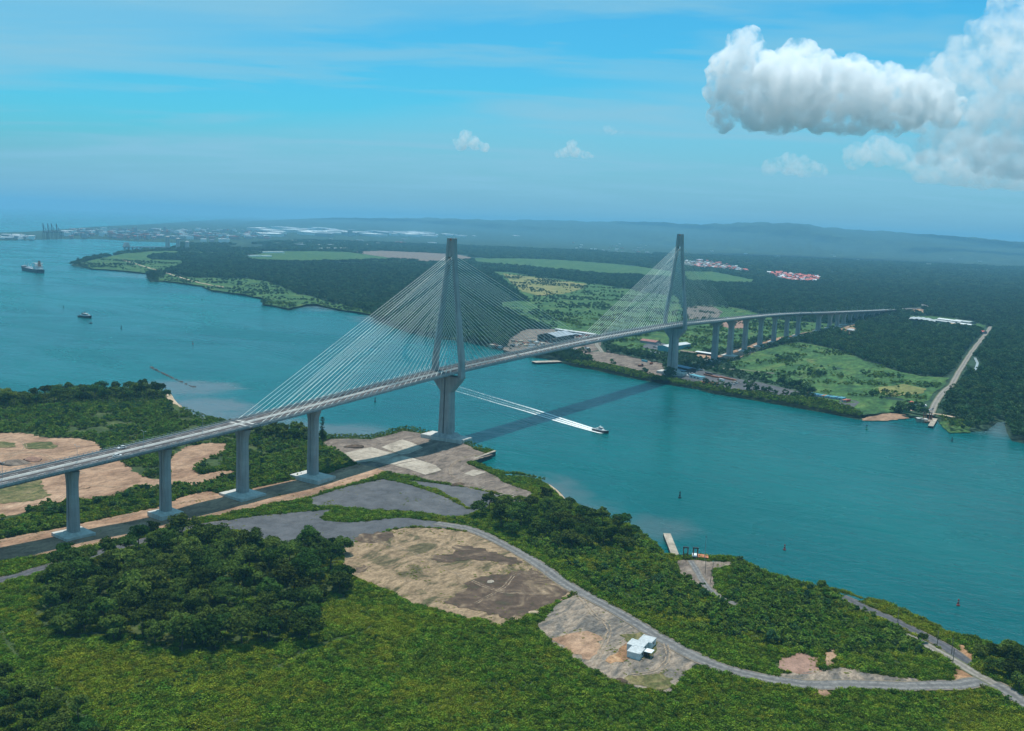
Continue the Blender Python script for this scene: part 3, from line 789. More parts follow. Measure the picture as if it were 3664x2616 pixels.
sheet('meadow', 'wide sunlit meadow between the two bridge towers', [(1757, 972), (1820, 974), (1888, 986), (2020, 1003), (2125, 1016), (2240, 1034), (2330, 1050), (2420, 1058), (2440, 1095), (2450, 1150), (2420, 1182), (2378, 1190), (2148, 1203), (2100, 1190), (1997, 1178), (1929, 1170), (1860, 1140), (1800, 1110), (1780, 1085), (1880, 1075), (1840, 1040), (1790, 1000)], M['field'], 0.8, 2.5, 30, edge=16)
sheet('meadow', 'yellow rise of dry grass in the wide meadow', [(1800, 980), (1890, 990), (2010, 1006), (2100, 1018), (2085, 1035), (2020, 1052), (1930, 1060), (1870, 1045), (1830, 1015)], M['dry_field'], 1.4, 3, 30, edge=16)
sheet('meadow', 'pale green field behind the far cable fan', [(1690, 925), (1850, 925), (2000, 930), (2200, 945), (2330, 960), (2420, 975), (2420, 1000), (2300, 990), (2150, 980), (1980, 965), (1800, 950), (1700, 945)], M['field'], 0.9, 3, 60, edge=25)
sheet('meadow', 'green field right of the far tower', [(2437, 972), (2547, 972), (2705, 1003), (2690, 1018), (2635, 1018), (2459, 1010)], M['field'], 0.9, 3, 50, edge=25)
sheet('meadow', 'curved green rise behind the east viaduct', [(2450, 1098), (2569, 1091), (2679, 1113), (2745, 1136), (2820, 1150), (2980, 1160), (3080, 1160), (3060, 1175), (2960, 1182), (2860, 1195), (2800, 1208), (2700, 1225), (2600, 1250), (2560, 1255), (2480, 1240), (2450, 1190)], M['field'], 0.8, 2, 30, edge=16)
sheet('bare_field', 'brown bare earth behind the far tower', [(2452, 1098), (2547, 1095), (2584, 1117), (2570, 1140), (2500, 1146), (2452, 1142)], M['quay_dirt'], 1.3, 2, 30, edge=16)
sheet('bare_field', 'reddish bare earth seen between the first east piers', [(2575, 1145), (2660, 1140), (2668, 1178), (2610, 1178), (2570, 1165)], M['red_dirt'], 1.3, 2, 30, edge=16)
sheet('meadow', 'lower meadow in front of the far tower', [(2165, 1212), (2378, 1186), (2420, 1192), (2500, 1200), (2560, 1228), (2510, 1262), (2430, 1268), (2340, 1258), (2240, 1250), (2180, 1232)], M['field'], 0.7, 1.5, 24, edge=14)
sheet('meadow', 'green slope of scattered shrubs below the east viaduct', [(2600, 1300), (2640, 1290), (2700, 1262), (2780, 1240), (2860, 1226), (2990, 1250), (3100, 1292), (3220, 1332), (3300, 1347), (3395, 1352), (3370, 1387), (3330, 1422), (3300, 1452), (3200, 1472), (3090, 1487), (2960, 1440), (2900, 1402), (2780, 1372), (2700, 1345), (2640, 1325)], M['field'], 0.7, 2, 20, edge=12)
sheet('meadow', 'pale yellow clearing above the far landing', [(3143, 1389), (3235, 1376), (3314, 1393), (3301, 1411), (3191, 1420), (3147, 1407)], M['dry_field'], 1.1, 1.5, 20, edge=10)
sheet('bare_bank', 'tan earth bank left of the far ferry landing', [(3086, 1496), (3110, 1472), (3180, 1473), (3240, 1478), (3256, 1488), (3161, 1497)], M['dirt'], 0.5, 2.2, 8, edge=5.5, drape=True)
sheet('meadow', 'small green tongue beside the far jetty', [(3360, 1498), (3430, 1500), (3470, 1520), (3475, 1538), (3402, 1540), (3376, 1520)], M['field'], 0.5, 1.4, 8, edge=5.5, drape=True)
YARD1 = [(2042, 1277), (2100, 1262), (2143, 1257), (2196, 1266), (2280, 1283), (2376, 1305), (2385, 1352), (2327, 1344), (2240, 1321), (2125, 1296)]
sheet('work_yard', 'long brown earth yard on the far bank left of the tower foot', YARD1, M['quay_dirt'], 0.7, 1.0, 16, edge=8)
YARD2 = [(2405, 1342), (2440, 1322), (2477, 1322), (2591, 1345), (2723, 1371), (2862, 1404), (2842, 1421), (2740, 1408), (2664, 1402), (2600, 1392), (2520, 1378), (2450, 1368), (2415, 1358)]
sheet('work_yard', 'grey earth yard with orange formwork right of the tower foot', YARD2, M['gravel'], 0.7, 1.0, 16, edge=8)
sheet('work_yard', 'grey pad under the row of shipping containers', [(2871, 1413), (2960, 1418), (3042, 1429), (3077, 1444), (3055, 1460), (3024, 1455), (2940, 1432)], M['gravel'], 0.7, 0.8, 16, edge=8)
YARD0 = [(1800, 1252), (1820, 1219), (1846, 1197), (1883, 1179), (1929, 1178), (1997, 1177), (2100, 1189), (2148, 1197), (2150, 1232), (2140, 1254), (2080, 1266), (1985, 1262), (1900, 1268), (1850, 1262)]
sheet('work_yard', 'cluttered grey yard around the open shed under the cables', YARD0, M['quay_dirt'], 0.7, 1.0, 16, edge=8)
sheet('car_park', 'grey car park beside the far tower', [(2300, 1238), (2330, 1228), (2380, 1232), (2378, 1256), (2330, 1252), (2300, 1246)], M['gravel'], 1.2, 0.5, 12, edge=10)
sheet('meadow', 'green clearing around the slanting long sheds', [(3240, 1162), (3248, 1130), (3345, 1133), (3420, 1142), (3470, 1150), (3530, 1166), (3515, 1184), (3480, 1178), (3400, 1172), (3340, 1166)], M['field'], 0.8, 2, 30, edge=16)
sheet('haul_road', 'brown earth haul road under the east viaduct', [(2480, 1262), (2560, 1276), (2620, 1258), (2700, 1232), (2780, 1212), (2860, 1195), (2940, 1180), (3060, 1158), (3160, 1136), (3215, 1120), (3215, 1126), (3160, 1142), (3060, 1166), (2960, 1192), (2880, 1208), (2800, 1228), (2720, 1254), (2640, 1284), (2560, 1290), (2500, 1280)], M['dirt'], 1.0, 1.0, 20, cat='road', edge=10)
sheet('bare_field', 'tan clearing below the end of the east viaduct', [(2990, 1180), (3050, 1172), (3078, 1180), (3060, 1200), (3040, 1212), (3010, 1196)], M['dirt'], 1.2, 1.5, 20, edge=12)
sheet('bare_field', 'tan cutting at the east end of the bridge', [(3215, 1112), (3290, 1108), (3318, 1112), (3312, 1126), (3262, 1124)], M['dirt'], 1.2, 1.5, 20, edge=12)
road('road', 'straight pale dirt road climbing from the far ferry landing', [(3328, 1490), (3341, 1459), (3367, 1415), (3407, 1376), (3429, 1336), (3482, 1253), (3526, 1197), (3546, 1168)], 9.0, M['pale_road'], 1.3, 15)
road('stream', 'narrow pale stream beside the straight dirt road', [(3488, 1283), (3497, 1301), (3492, 1318), (3484, 1338)], 4.0, M['stream_water'], 1.2, 12, cat='stream')
road('track', 'pale dirt track on the far bank above the yard', [(2530, 1310), (2600, 1322), (2690, 1332), (2770, 1340)], 5.0, M['pale_road'], 1.2, 12, cat='track')
road('track', 'pale dirt track from the yard towards the shed', [(2155, 1262), (2138, 1240), (2134, 1222), (2140, 1208)], 8.0, M['pale_road'], 1.2, 12, cat='track')
road('track', 'pale sandy track on the wooded far point', [(436, 931), (480, 944), (540, 962), (615, 985), (700, 1010), (800, 1030)], 7.0, M['sand'], 1.6, 25, cat='track')
road('road', 'grey approach road curving away from the east end of the bridge', [(3222, 1111), (3260, 1106), (3300, 1104), (3312, 1098), (3290, 1090), (3250, 1084), (3220, 1082)], 18.0, M['grey_road'], 1.6, 25)
road('track', 'sandy track in front of the far ferry landing', [(3245, 1470), (3280, 1476), (3330, 1482), (3370, 1488), (3412, 1498)], 6.0, M['sand'], 1.5, 8, cat='track')

for lb, px, w_ in (('faint wheel tracks curving across the quay earth', [(1625, 1712), (1612, 1690), (1618, 1668), (1650, 1650), (1700, 1630)], 3.0), ('second pair of wheel tracks on the quay', [(1640, 1715), (1660, 1738), (1690, 1755)], 2.6), ('wheel tracks crossing the graded tan earth at left', [(20, 1640), (80, 1622), (150, 1630), (230, 1668), (300, 1700)], 4.0),
                   ('curving wheel tracks under the left viaduct', [(200, 1800), (260, 1760), (330, 1735), (420, 1740), (500, 1738)], 3.6), ('wheel tracks along the upper dirt ground', [(-60, 1570), (60, 1575), (90, 1600), (60, 1620), (-60, 1632)], 3.6), ('wheel tracks along the haul road', [(0, 1945), (250, 1888), (560, 1822), (700, 1795)], 3.0),
                   ('wheel tracks along the lower edge of the haul road', [(100, 1990), (380, 1932), (640, 1868), (900, 1812), (1150, 1762)], 3.0), ('pale wheel tracks crossing the dirt lot', [(1330, 1930), (1480, 1985), (1650, 2065), (1800, 2120), (1960, 2118)], 3.0), ('crossing wheel tracks in the wet corner of the dirt lot', [(1700, 2160), (1800, 2105), (1850, 2060), (1960, 2050)], 2.6),
                   ('ruts from the road to the white site office', [(2080, 2135), (2120, 2200), (2180, 2255), (2150, 2330), (2130, 2385)], 3.4), ('ruts in front of the white site office', [(2380, 2300), (2390, 2350), (2350, 2400), (2260, 2420)], 3.2)):
    road('wheel_track', lb, px, w_, M['pale_track'], 0.55, 4.0, 0.5, cat='track')
    SHEETS_ROAD.pop()
# quay wall along the tip of the peninsula
def wall(name, label, px, h0, h1, th, mat):
    b = MB()
    pts = to_world(px, 2.0)
    for a, c in zip(pts[:-1], pts[1:]):
        d = Vector((c[0] - a[0], c[1] - a[1], 0)); L = d.length
        b.box(((a[0] + c[0]) / 2, (a[1] + c[1]) / 2, (h0 + h1) / 2), (L, th, h1 - h0), math.atan2(d.y, d.x))
    return b
o = empty('quay_wall', Gv(1720, 1643, 0)); o.location = (0, 0, 0)
tag(o, 'dark sheet-pile quay wall with pale coping at the peninsula tip', 'quay wall')
wall('piling', '', [(1771, 1624), (1670, 1662), (1749, 1688)], -3, 3.9, 1.2, M['dark']).build('piling', M['dark'], o)
wall('coping', '', [(1771, 1622), (1671, 1660), (1749, 1686)], 3.9, 4.5, 2.6, M['slab']).build('coping', M['slab'], o)

# distant ridges
b = MB()
prof = [(300, -86), (450, -86), (600, -66), (800, -38), (1000, -20), (1150, -9), (1300, -2), (1500, 4), (1750, 9), (2000, 15), (2200, 19), (2500, 20), (2700, 31), (2862, 38), (2950, 28), (3050, 20), (3200, 20), (3400, 11), (3600, 4), (3900, -8), (4300, -30)]
pu = np.arange(420, 4301, 8.0)
ph = np.interp(pu, [p[0] for p in prof], [p[1] for p in prof])
def bump1(x, s):
    return sum(np.sin(x / (s / k) + 1.7 * k) / k for k in (1, 2.3, 4.1, 7.7, 13))
rings = []
for k, (dist, frac) in enumerate(((0.60, 0.0), (0.65, 0.06), (0.70, 0.13), (0.75, 0.24), (0.80, 0.34), (0.84, 0.50), (0.88, 0.60), (0.92, 0.78), (0.96, 0.90), (1.0, 1.0), (1.1, 0.7), (1.25, 0.0))):
    ring = []
    for u, hpx in zip(pu, ph):
        d = dirpx(u, hor(u)); d = d / np.hypot(d[0], d[1])
        crest = float(np.interp(u, [1900, 2500, 3000, 4300], [21000, 19000, 18000, 16000]))
        dd = dist * crest * (1 + 0.05 * math.sin(u / 170.0 + k))
        z = 208.8 + hpx * crest / FPX
        z = -4.0 if z < 4.0 else -4.0 + (z + 4.0) * frac + (z / 200.0) * crest / 8600 * (frac > 0) * (2.4 * bump1(u + 77 * k, 60.0) + 1.8 * bump1(u * 1.7 + 191 * k, 23.0))
        ring.append((CAM[0] + d[0] * dd, CAM[1] + d[1] * dd, max(z, -4.0)))
    rings.append(ring)
b.loft(rings, cap=False, closed=False)
me = b.mesh('hills', M['far_soil'])
for p in me.polygons: p.use_smooth = True
hl = link('hills', me)
tag(hl, 'low wooded ridges along the hazy horizon', 'hills', kind='structure')
# ------------------------------------------------------------------ the bridge
XW, XE = -620.0, 2230.0
_kx = [-700, -450, -378.6, -314.7, -251, -181, 0, 275, 559, 745, 906, 1086, 1243, 1386, 1470, 1800, 2207, 2300]
_kz = [32, 45.7, 50.3, 54.3, 58.3, 62.2, 70.5, 75.0, 75.5, 69.0, 63.8, 57.3, 50.8, 43.8, 40.4, 26.2, 9.0, 6.5]
_yx = [-700, -450, -378.6, -314.7, -251, -181, 0, 559, 745, 906, 1086, 1243, 1386, 1470, 1800, 2207, 2300]
_yy = [64, 29.5, 19.5, 11.0, 4.0, 0.5, 0, 0, 4, 8, 10.5, 8, 3, -1, -14, -26, -29]
_sx = np.arange(-700, 2301, 5.0)
def _sm(a, n):
    k = np.ones(n) / n
    p = np.concatenate([np.full(n, 0.0), a, np.full(n, 0.0)])
    p[:n] = a[0] + (a[1] - a[0]) * np.arange(-n, 0); p[-n:] = a[-1] + (a[-1] - a[-2]) * np.arange(1, n + 1)
    return np.convolve(p, k, 'same')[n:-n]
_sz = _sm(_sm(np.interp(_sx, _kx, _kz), 21), 21)
_sy = _sm(_sm(np.interp(_sx, _yx, _yy), 17), 17)
def deck(x):
    return np.interp(x, _sx, _sy), np.interp(x, _sx, _sz)
def frame(x):
    y, z = deck(x)
    y2, _ = deck(x + 2.0); y1, _ = deck(x - 2.0)
    t = Vector((4.0, float(y2 - y1), 0)).normalized()
    return Vector((x, float(y), float(z))), t, Vector((-t.y, t.x, 0))
def halfw(x):
    return float(np.interp(x, [-256, -250, 824, 830], [11.9, 13.6, 13.6, 11.9]))
STX = list(np.arange(XW, XE + 1, 10.0))
STX = sorted(set(STX + [-251.0, 824.0]))

bridge = empty('cable_stayed_bridge')
tag(bridge, 'long grey concrete cable-stayed bridge crossing the channel on two tall towers', 'bridge')

def run(section, name, mat, x0=XW, x1=XE, step=None, cap=True):
    """extrude a cross section (function of x -> list of (lateral, dz)) along the deck"""
    b = MB()
    xs_ = [x for x in STX if x0 <= x <= x1]
    if xs_[0] != x0: xs_ = [x0] + xs_
    if xs_[-1] != x1: xs_ = xs_ + [x1]
    rings = []
    for x in xs_:
        p, t_, n_ = frame(x)
        rings.append([p + n_ * a + Vector((0, 0, c)) for a, c in section(x)])
    b.loft(rings, cap)
    return b.build(name, mat, bridge)
def girder_sec(x):
    w_ = halfw(x)
    main = -251 <= x <= 824
    bw, dp = (8.0, 2.9) if main else (4.0, 4.0)
    return [(-w_, -0.25), (w_, -0.25), (w_, -0.95), (bw + 0.9, -1.5), (bw, -dp), (-bw, -dp), (-bw - 0.9, -1.5), (-w_, -0.95)]
run(girder_sec, 'girder', M['deck_concrete'])
for s in (-1, 1):
    run(lambda x, s=s: sorted([(s * 1.0, -0.24), (s * 10.4, -0.24), (s * 10.4, -0.02), (s * 1.0, -0.02)], key=lambda q: 0) if s > 0 else [(-10.4, -0.24), (-1.0, -0.24), (-1.0, -0.02), (-10.4, -0.02)], 'carriageway', M['asphalt'])
run(lambda x: [(-1.0, -0.24), (1.0, -0.24), (1.0, 0.05), (0.35, 0.9), (-0.35, 0.9), (-1.0, 0.05)], 'median_barrier', M['pale_concrete'])
for s in (-1, 1):
    run(lambda x, s=s: [(s * (halfw(x) - 0.45), -0.3), (s * (halfw(x) + 0.05), -0.3), (s * (halfw(x) + 0.05), 0.75), (s * (halfw(x) - 0.45), 0.75)], 'parapet', M['concrete'])
    run(lambda x, s=s: [(s * 10.45, -0.3), (s * 10.85, -0.3), (s * 10.8, 0.85), (s * 10.55, 0.85)], 'crash_barrier', M['concrete'])
    b = MB()
    for x in np.arange(XW, 1500, 3.0):
        p, t_, n_ = frame(x)
        q = p + n_ * (s * (halfw(x) - 0.2))
        b.box((q.x, q.y, q.z + 1.25), (0.22, 0.22, 1.0))
        b.box((q.x, q.y, q.z - 0.55), (0.9, 0.5, 0.35))
    rail_ = [frame(x)[0] + frame(x)[2] * (s * (halfw(x) - 0.2)) + Vector((0, 0, 1.7)) for x in np.arange(XW, 1500, 12.0)]
    for p0, p1 in zip(rail_[:-1], rail_[1:]):
        b.tube(p0, p1, 0.09, n=4, cap=False)
    o = b.build('railing', M['steel'], bridge)
    o["kind"] = "stuff"
# lane paint: dashes between lanes and solid edge lines
b = MB()
for s in (-1, 1):
    for x in np.arange(XW, 2200, 11.0):
        p, t_, n_ = frame(x)
        c = p + n_ * (s * 5.7)
        a0 = c - n_ * 0.16 - t_ * 2.4; a1 = c + n_ * 0.16 - t_ * 2.4
        q, _, _ = frame(x + 4.8); dzz = (q.z - p.z)
        pts = [a0, a0 + t_ * 4.8, a1 + t_ * 4.8, a1]
        b.face([(k.x, k.y, k.z + 0.04 + (dzz if i in (1, 2) else 0) - dzz / 2) for i, k in enumerate(pts)])
o = b.build('lane_marking', M['marking'], bridge); o["kind"] = "stuff"
for s in (-1, 1):
    for off in (1.5, 9.9):
        run(lambda x, s=s, off=off: [(s * off - 0.11, -0.01), (s * off + 0.11, -0.01), (s * off + 0.11, 0.03), (s * off - 0.11, 0.03)], 'edge_line', M['marking'])
for x in (-251.0, 824.0):
    for k in (-3.2, 3.2):
        p, t_, n_ = frame(x + k)
        b = MB(); b.box((p.x, p.y, p.z + 0.02), (2.2, 27.0, 0.16), math.atan2(t_.y, t_.x))
        b.build('expansion_joint', M['pale_concrete'], bridge)
# lamp posts on the median
lb = MB()
lb.tube((0, 0, 0), (0, 0, 9.5), 0.16, 0.09, 6)
for s in (-1, 1):
    lb.tube((0, 0, 9.3), (0, s * 2.2, 10.0), 0.07, 0.06, 5)
    lb.box((0, s * 2.6, 10.02), (0.45, 1.1, 0.16))
lamp_me = lb.mesh('lamp_post', M['steel'])
for x in np.arange(-600, 2150, 45.0):
    p, t_, n_ = frame(x)
    o = link('lamp_post', lamp_me, bridge)
    o.location = (p.x, p.y, p.z + 0.85)
    o.rotation_euler = (0, 0, math.atan2(t_.y, t_.x))

# piers
def pier(x, zb, kind, wx=5.2, wy=7.0, flare=11.0, foot=(19, 19, 3.2)):
    p, t_, n_ = frame(x)
    rz = math.atan2(t_.y, t_.x)
    e = empty('pier', (p.x, p.y, zb), rz, bridge)
    top = p.z - (3.0 if -251 < x < 824 else 4.1) - zb
    hx, hy = wx / 2, wy / 2
    c = 0.7
    def ring(kx, ky, z):
        ax_, ay_ = hx * kx, ky
        g = 0.45; gw = 0.5
        return [(-ax_, -ay_ + c, z), (-ax_ + c, -ay_, z), (ax_ - c, -ay_, z), (ax_, -ay_ + c, z), (ax_, -gw, z), (ax_ - g, -gw, z), (ax_ - g, gw, z), (ax_, gw, z), (ax_, ay_ - c, z), (ax_ - c, ay_, z), (-ax_ + c, ay_, z), (-ax_, ay_ - c, z),
                (-ax_, gw, z), (-ax_ + g, gw, z), (-ax_ + g, -gw, z), (-ax_, -gw, z)]
    b = MB()
    fl = 11.0
    b.loft([ring(1.12, hy * 1.1, 0.0), ring(1.0, hy, top - fl)])
    b.build('column', M['concrete'], e)
    b = MB()
    prof_ = [(0.0, hy), (0.35, hy + 0.25), (0.6, hy + (flare / 2 - hy) * 0.38), (0.82, hy + (flare / 2 - hy) * 0.78), (1.0, flare / 2)]
    b.loft([ring(1.0, q[1], top - fl + 0.002 + q[0] * (fl - 0.05)) for q in prof_])
    b.build('pier_head', M['concrete'], e)
    b = MB()
    b.box((0, 0, foot[2] / 2 - 1.4), (foot[0], foot[1], foot[2]))
    b.box((0, 0, foot[2] - 1.4 + 0.5), (wx * 1.8, wy * 1.6, 1.0), taper=0.8)
    b.build('footing', M['pale_concrete'], e)
    return e
pier(-445.0, 4.2, 0)
pier(-378.6, 4.2, 0)
pier(-314.7, 4.2, 0, foot=(17, 17, 3.2))
pier(-251.3, 4.0, 0, wx=6.0, wy=7.6, flare=13, foot=(22, 26, 3.6))
pier(-181.2, 4.0, 0, wx=5.6, wy=7.6, flare=13.5, foot=(20, 30, 3.4))
for x in (744.6, 824.1):
    pier(x, 4.0, 0, wx=7.5, wy=8.5, flare=20, foot=(22, 24, 3))
for x in (905.8, 997.6, 1085.5, 1165.9, 1242.7):
    pier(x, 4.0, 0, wx=6.5, wy=7.5, flare=14)
pier(1386.0, 4.0, 0, wx=8.0, wy=9.0, flare=16)
for x in (1469.6, 1529.0, 1582.0, 1636.0, 1690.0, 1744.0, 1798.0, 1852.0, 1906.0, 1960.0, 2014.0, 2068.0):
    if deck(x)[1] > 16:
        pier(x, 4.0, 0, wx=6.5, wy=8.0, flare=13)
p, t_, n_ = frame(2215)
b = MB(); b.box((p.x - 30, p.y, 3.5), (90, 22, 9.5), math.atan2(t_.y, t_.x), taper=0.85)
b.build('abutment', M['pale_concrete'], bridge)

# towers
def tower(x0, zt, zb, capx):
    p, t_, n_ = frame(x0)
    zd = p.z - zb
    T = zt - zb
    e = empty('tower', (x0, 0, zb), 0, bridge)
    # pile cap and plinth
    b = MB()
    b.box((0, 0, 1.2), (19, capx, 6.4))
    for s_ in (-1, 1): b.box((0, s_ * (capx / 2 - 5.5), 4.62), (18.4, 10.4, 0.4))
    b.build('pile_cap', M['pale_concrete'], e)
    b = MB()
    b.loft([[(-9.4, -12, 4.3), (9.4, -12, 4.3), (9.4, 12, 4.3), (-9.4, 12, 4.3)], [(-6.9, -7.8, 7.6), (6.9, -7.8, 7.6), (6.9, 7.8, 7.6), (-6.9, 7.8, 7.6)]])
    b.build('plinth', M['concrete'], e)
    # lower shaft with a deep vertical groove in each broad face
    def ring(ax_, ay_, z, g=1.4, gw=0.75, c=1.3):
        return [(-ax_, -ay_ + c, z), (-ax_ + c, -ay_, z), (ax_ - c, -ay_, z), (ax_, -ay_ + c, z), (ax_, -gw, z), (ax_ - g, -gw, z), (ax_ - g, gw, z), (ax_, gw, z), (ax_, ay_ - c, z), (ax_ - c, ay_, z), (-ax_ + c, ay_, z), (-ax_, ay_ - c, z),
                (-ax_, gw, z), (-ax_ + g, gw, z), (-ax_ + g, -gw, z), (-ax_, -gw, z)]
    zs = zd - 20.0
    b = MB()
    b.loft([ring(5.7, 6.6, 7.4), ring(4.9, 5.8, zs)])
    b.build('shaft', M['concrete'], e)
    b = MB()
    b.loft([ring(4.9, 5.8, zs + 0.01), ring(4.9, 8.6, zs + 3.6), ring(4.9, 13.5, zs + 9.2), ring(4.9, 17.0, zs + 14.0), ring(4.9, 17.4, zd - 4.6)])
    b.build('cross_beam', M['concrete'], e)
    # two legs leaning in to meet at the top
    z0 = zd - 4.6
    for s in (-1, 1):
        def sec(z, yc, hx, hy):
            c = 0.8
            return [(-hx, yc - hy + c, z), (-hx + c, yc - hy, z), (hx - c, yc - hy, z), (hx, yc - hy + c, z), (hx, yc + hy - c, z), (hx - c, yc + hy, z), (-hx + c, yc + hy, z), (-hx, yc + hy - c, z)]
        b = MB()
        b.loft([sec(z0 + 0.01, s * 15.2, 3.9, 2.15), sec(zd + 10, s * 14.8, 3.6, 2.0), sec(T - 26, s * 4.1, 3.0, 1.8), sec(T, s * 2.5, 2.8, 1.7)])
        b.build('leg', M['concrete'], e)
    b = MB()
    b.box((0, 0, T - 9.5), (4.6, 3.0, 15.0))
    b.box((0, 0, T - 22.0), (4.0, 4.6, 4.0))
    b.build('tower_head', M['concrete'], e)
    b = MB()
    b.box((0, 0.8, T - 1.0), (3.0, 1.6, 1.8))
    b.build('maintenance_cradle', M['orange'], e)
    b = MB()
    for s in (-1, 1):
        b.box((0, s * 2.5, T + 0.12), (5.2, 2.9, 0.24)); b.tube((2.0, s * 2.5, T), (2.0, s * 2.5, T + 2.4), 0.07, n=4)
    b.build('rooftop_cap', M['steel'], e)
    return e
tower(0.0, 192.6, 3.0, 46)
tower(559.0, 202.0, 3.0, 40)

# stay cables: two planes, fans on both sides of both towers
NC = 31
for x0, zt, ztop in ((0.0, 192.6, 176.5), (559.0, 202.0, 185.0)):
    zd0 = float(deck(x0)[1])
    for side in (-1, 1):
        for s in (-1, 1):
            for i in range(NC):
                k = i / (NC - 1)
                if side < 0 and x0 == 0.0: xa = x0 - (14 + k * 231)
                elif side > 0 and x0 == 559.0: xa = x0 + (14 + k * 248)
                else: xa = x0 + side * (14 + k * 258)
                p, t_, n_ = frame(xa)
                a = p + n_ * (s * 12.2) + Vector((0, 0, 0.4))
                za = zd0 + 38 + (ztop - zd0 - 38) * (k ** 0.92)
                T0, T1 = zd0 + 10, zt - 26
                yl = 14.8 + (4.1 - 14.8) * (za - T0) / (T1 - T0) if za < T1 else 4.1 + (2.5 - 4.1) * (za - T1) / 26.0
                c = Vector((x0 + side * 2.9, s * max(yl, 2.3), za))
                b = MB()
                d = (c - a).normalized()
                b.tube(a + d * 4.0, c, CABLE_R, n=6, cap=False)
                b.tube(a - d * 0.5, a + d * 4.2, CABLE_R * 1.7, n=6)
                me = b.mesh('stay_cable', M['cable'])
                for q in me.polygons: q.use_smooth = True
                link('stay_cable', me, bridge)
# ------------------------------------------------------------------ buildings and yards
def yaw_px(a, c, z=3.6):
    p, q = G(*a, z), G(*c, z)
    return math.atan2(q[1] - p[1], q[0] - p[0]), float(np.hypot(q[0] - p[0], q[1] - p[1]))
def gable(b, L, W, h, rise, over=0.6):
    """gable roof along local x"""
    l, w_ = L / 2 + over, W / 2 + over
    t_ = 0.25
    for s in (-1, 1):
        b.loft([[(-l, s * w_, h - 0.1), (l, s * w_, h - 0.1), (l, 0, h + rise), (-l, 0, h + rise)], [(-l, s * w_, h - 0.1 + t_), (l, s * w_, h - 0.1 + t_), (l, 0, h + rise + t_), (-l, 0, h + rise + t_)]])
    return b
def building(name, label, cat, loc, rz, L, W, h, wall, roof, rise=2.0, group=None, windows=0, door=False, flat=False, openfront=False):
    e = empty(name, loc, rz)
    b = MB()
    if openfront:
        b.box((-L / 2 + 0.2, 0, h / 2), (0.4, W, h)); b.box((L / 2 - 0.2, 0, h / 2), (0.4, W, h)); b.box((0, W / 2 - 0.2, h / 2), (L, 0.4, h))
        for k in range(5):
            b.box((-L / 2 + L * k / 4 * 0.98 + 0.3, -W / 2 + 0.4, h / 2), (0.7, 0.7, h))
    else:
        b.box((0, 0, h / 2), (L, W, h))
        if not flat:
            for s in (-1, 1):
                x = s * (L / 2 - 0.05)
                b.face([(x, -W / 2, h), (x, W / 2, h), (x, 0, h + rise)])
    b.build('wall', wall, e)
    b = MB()
    if flat:
        b.box((0, 0, h + 0.2), (L + 0.5, W + 0.5, 0.4))
    else:
        gable(b, L, W, h, rise)
    b.build('roof', roof, e)
    for i in range(windows):
        b = MB(); b.box((-L / 2 + L * (i + 0.7) / (windows + 0.4), -W / 2 - 0.04, h * 0.55), (L / windows * 0.45, 0.12, h * 0.3))
        b.build('window', M['glass'], e)
    if door:
        b = MB(); b.box((L * 0.38, -W / 2 - 0.04, h * 0.36), (L * 0.12, 0.12, h * 0.68)); b.build('door', M['steel'], e)
    tag(e, label, cat, group)
    return e
def gz(u, v, z=3.6):
    p = G(u, v, z)
    return (p[0], p[1], hz(p[0], p[1]))

M['cabin_roof'] = plain('chalky cabin roof', (0.47, 0.49, 0.49), 0.6, 0.2, 0.16, 0.5)
M['city_wall'] = plain('drab wall', (0.26, 0.25, 0.25), 0.8, 0.2, 0.3, 0.02)
# white site office by the gravel lot: three stepped cabins and a porch
a = G(2230 + 520 / 11.6, 2240 + 1020 / 11.6, 7.0); c = G(2230 + 1040 / 11.6, 2240 + 480 / 11.6, 7.0)
rz = math.atan2(c[1] - a[1], c[0] - a[0]); LL = float(np.hypot(c[0] - a[0], c[1] - a[1]))
mid = (a + c) / 2
e = empty('site_office', (mid[0], mid[1], hz(mid[0], mid[1])), rz)
tag(e, 'white flat-roofed site office of stepped cabins on the gravel lot', 'site office')
S3 = LL / 2.35
for k, (x0, y0, wd) in enumerate(((-S3, 0.3, 6.4), (0.0, 2.4, 8.2), (S3, 0.0, 6.6))):
    b = MB(); b.box((x0, y0, 1.95), (S3 - 0.06, wd, 3.3)); o = b.build('cabin', M['offwhite'], e)
    b = MB(); b.box((x0, y0, 3.72), (S3 + 0.10 - 0.2 * (k == 1), wd + 0.4, 0.2))
    for q in range(6): b.box((x0 - S3 / 2 + 0.4 + q * (S3 - 0.8) / 5, y0, 3.86), (0.09, wd + 0.3, 0.09))
    b.build('roof', M['cabin_roof'], o)
    b = MB(); b.box((x0 + 0.4, y0 - wd / 2 - 0.03, 2.2), (1.5, 0.1, 1.0)); b.build('window', M['glass'], o)
    for sx_ in (-1, 1):
        b = MB(); b.box((x0 + sx_ * (S3 / 2 - 0.7), y0 + (wd / 2 - 0.6) * (1 if sx_ > 0 else -1), 3.98), (0.55, 0.55, 0.32)); b.build('roof_vent', M['white'], o)
    b = MB(); b.box((x0, y0, 0.15), (S3 - 0.8, wd - 1.0, 0.3)); b.build('base', M['dark'], o)
b = MB(); b.box((-S3 * 0.55, -5.2, 3.25), (4.4, 3.9, 0.2)); po = b.build('porch_roof', M['white'], e)
for sx_ in (-1, 1):
    b = MB(); b.box((-S3 * 0.55 + sx_ * 1.9, -6.9, 1.6), (0.16, 0.16, 3.2)); b.build('post', M['steel'], po)
b = MB(); b.box((-S3 * 0.55, -4.2, 1.3), (3.2, 1.6, 2.6)); b.build('porch_screen', M['dark'], e)
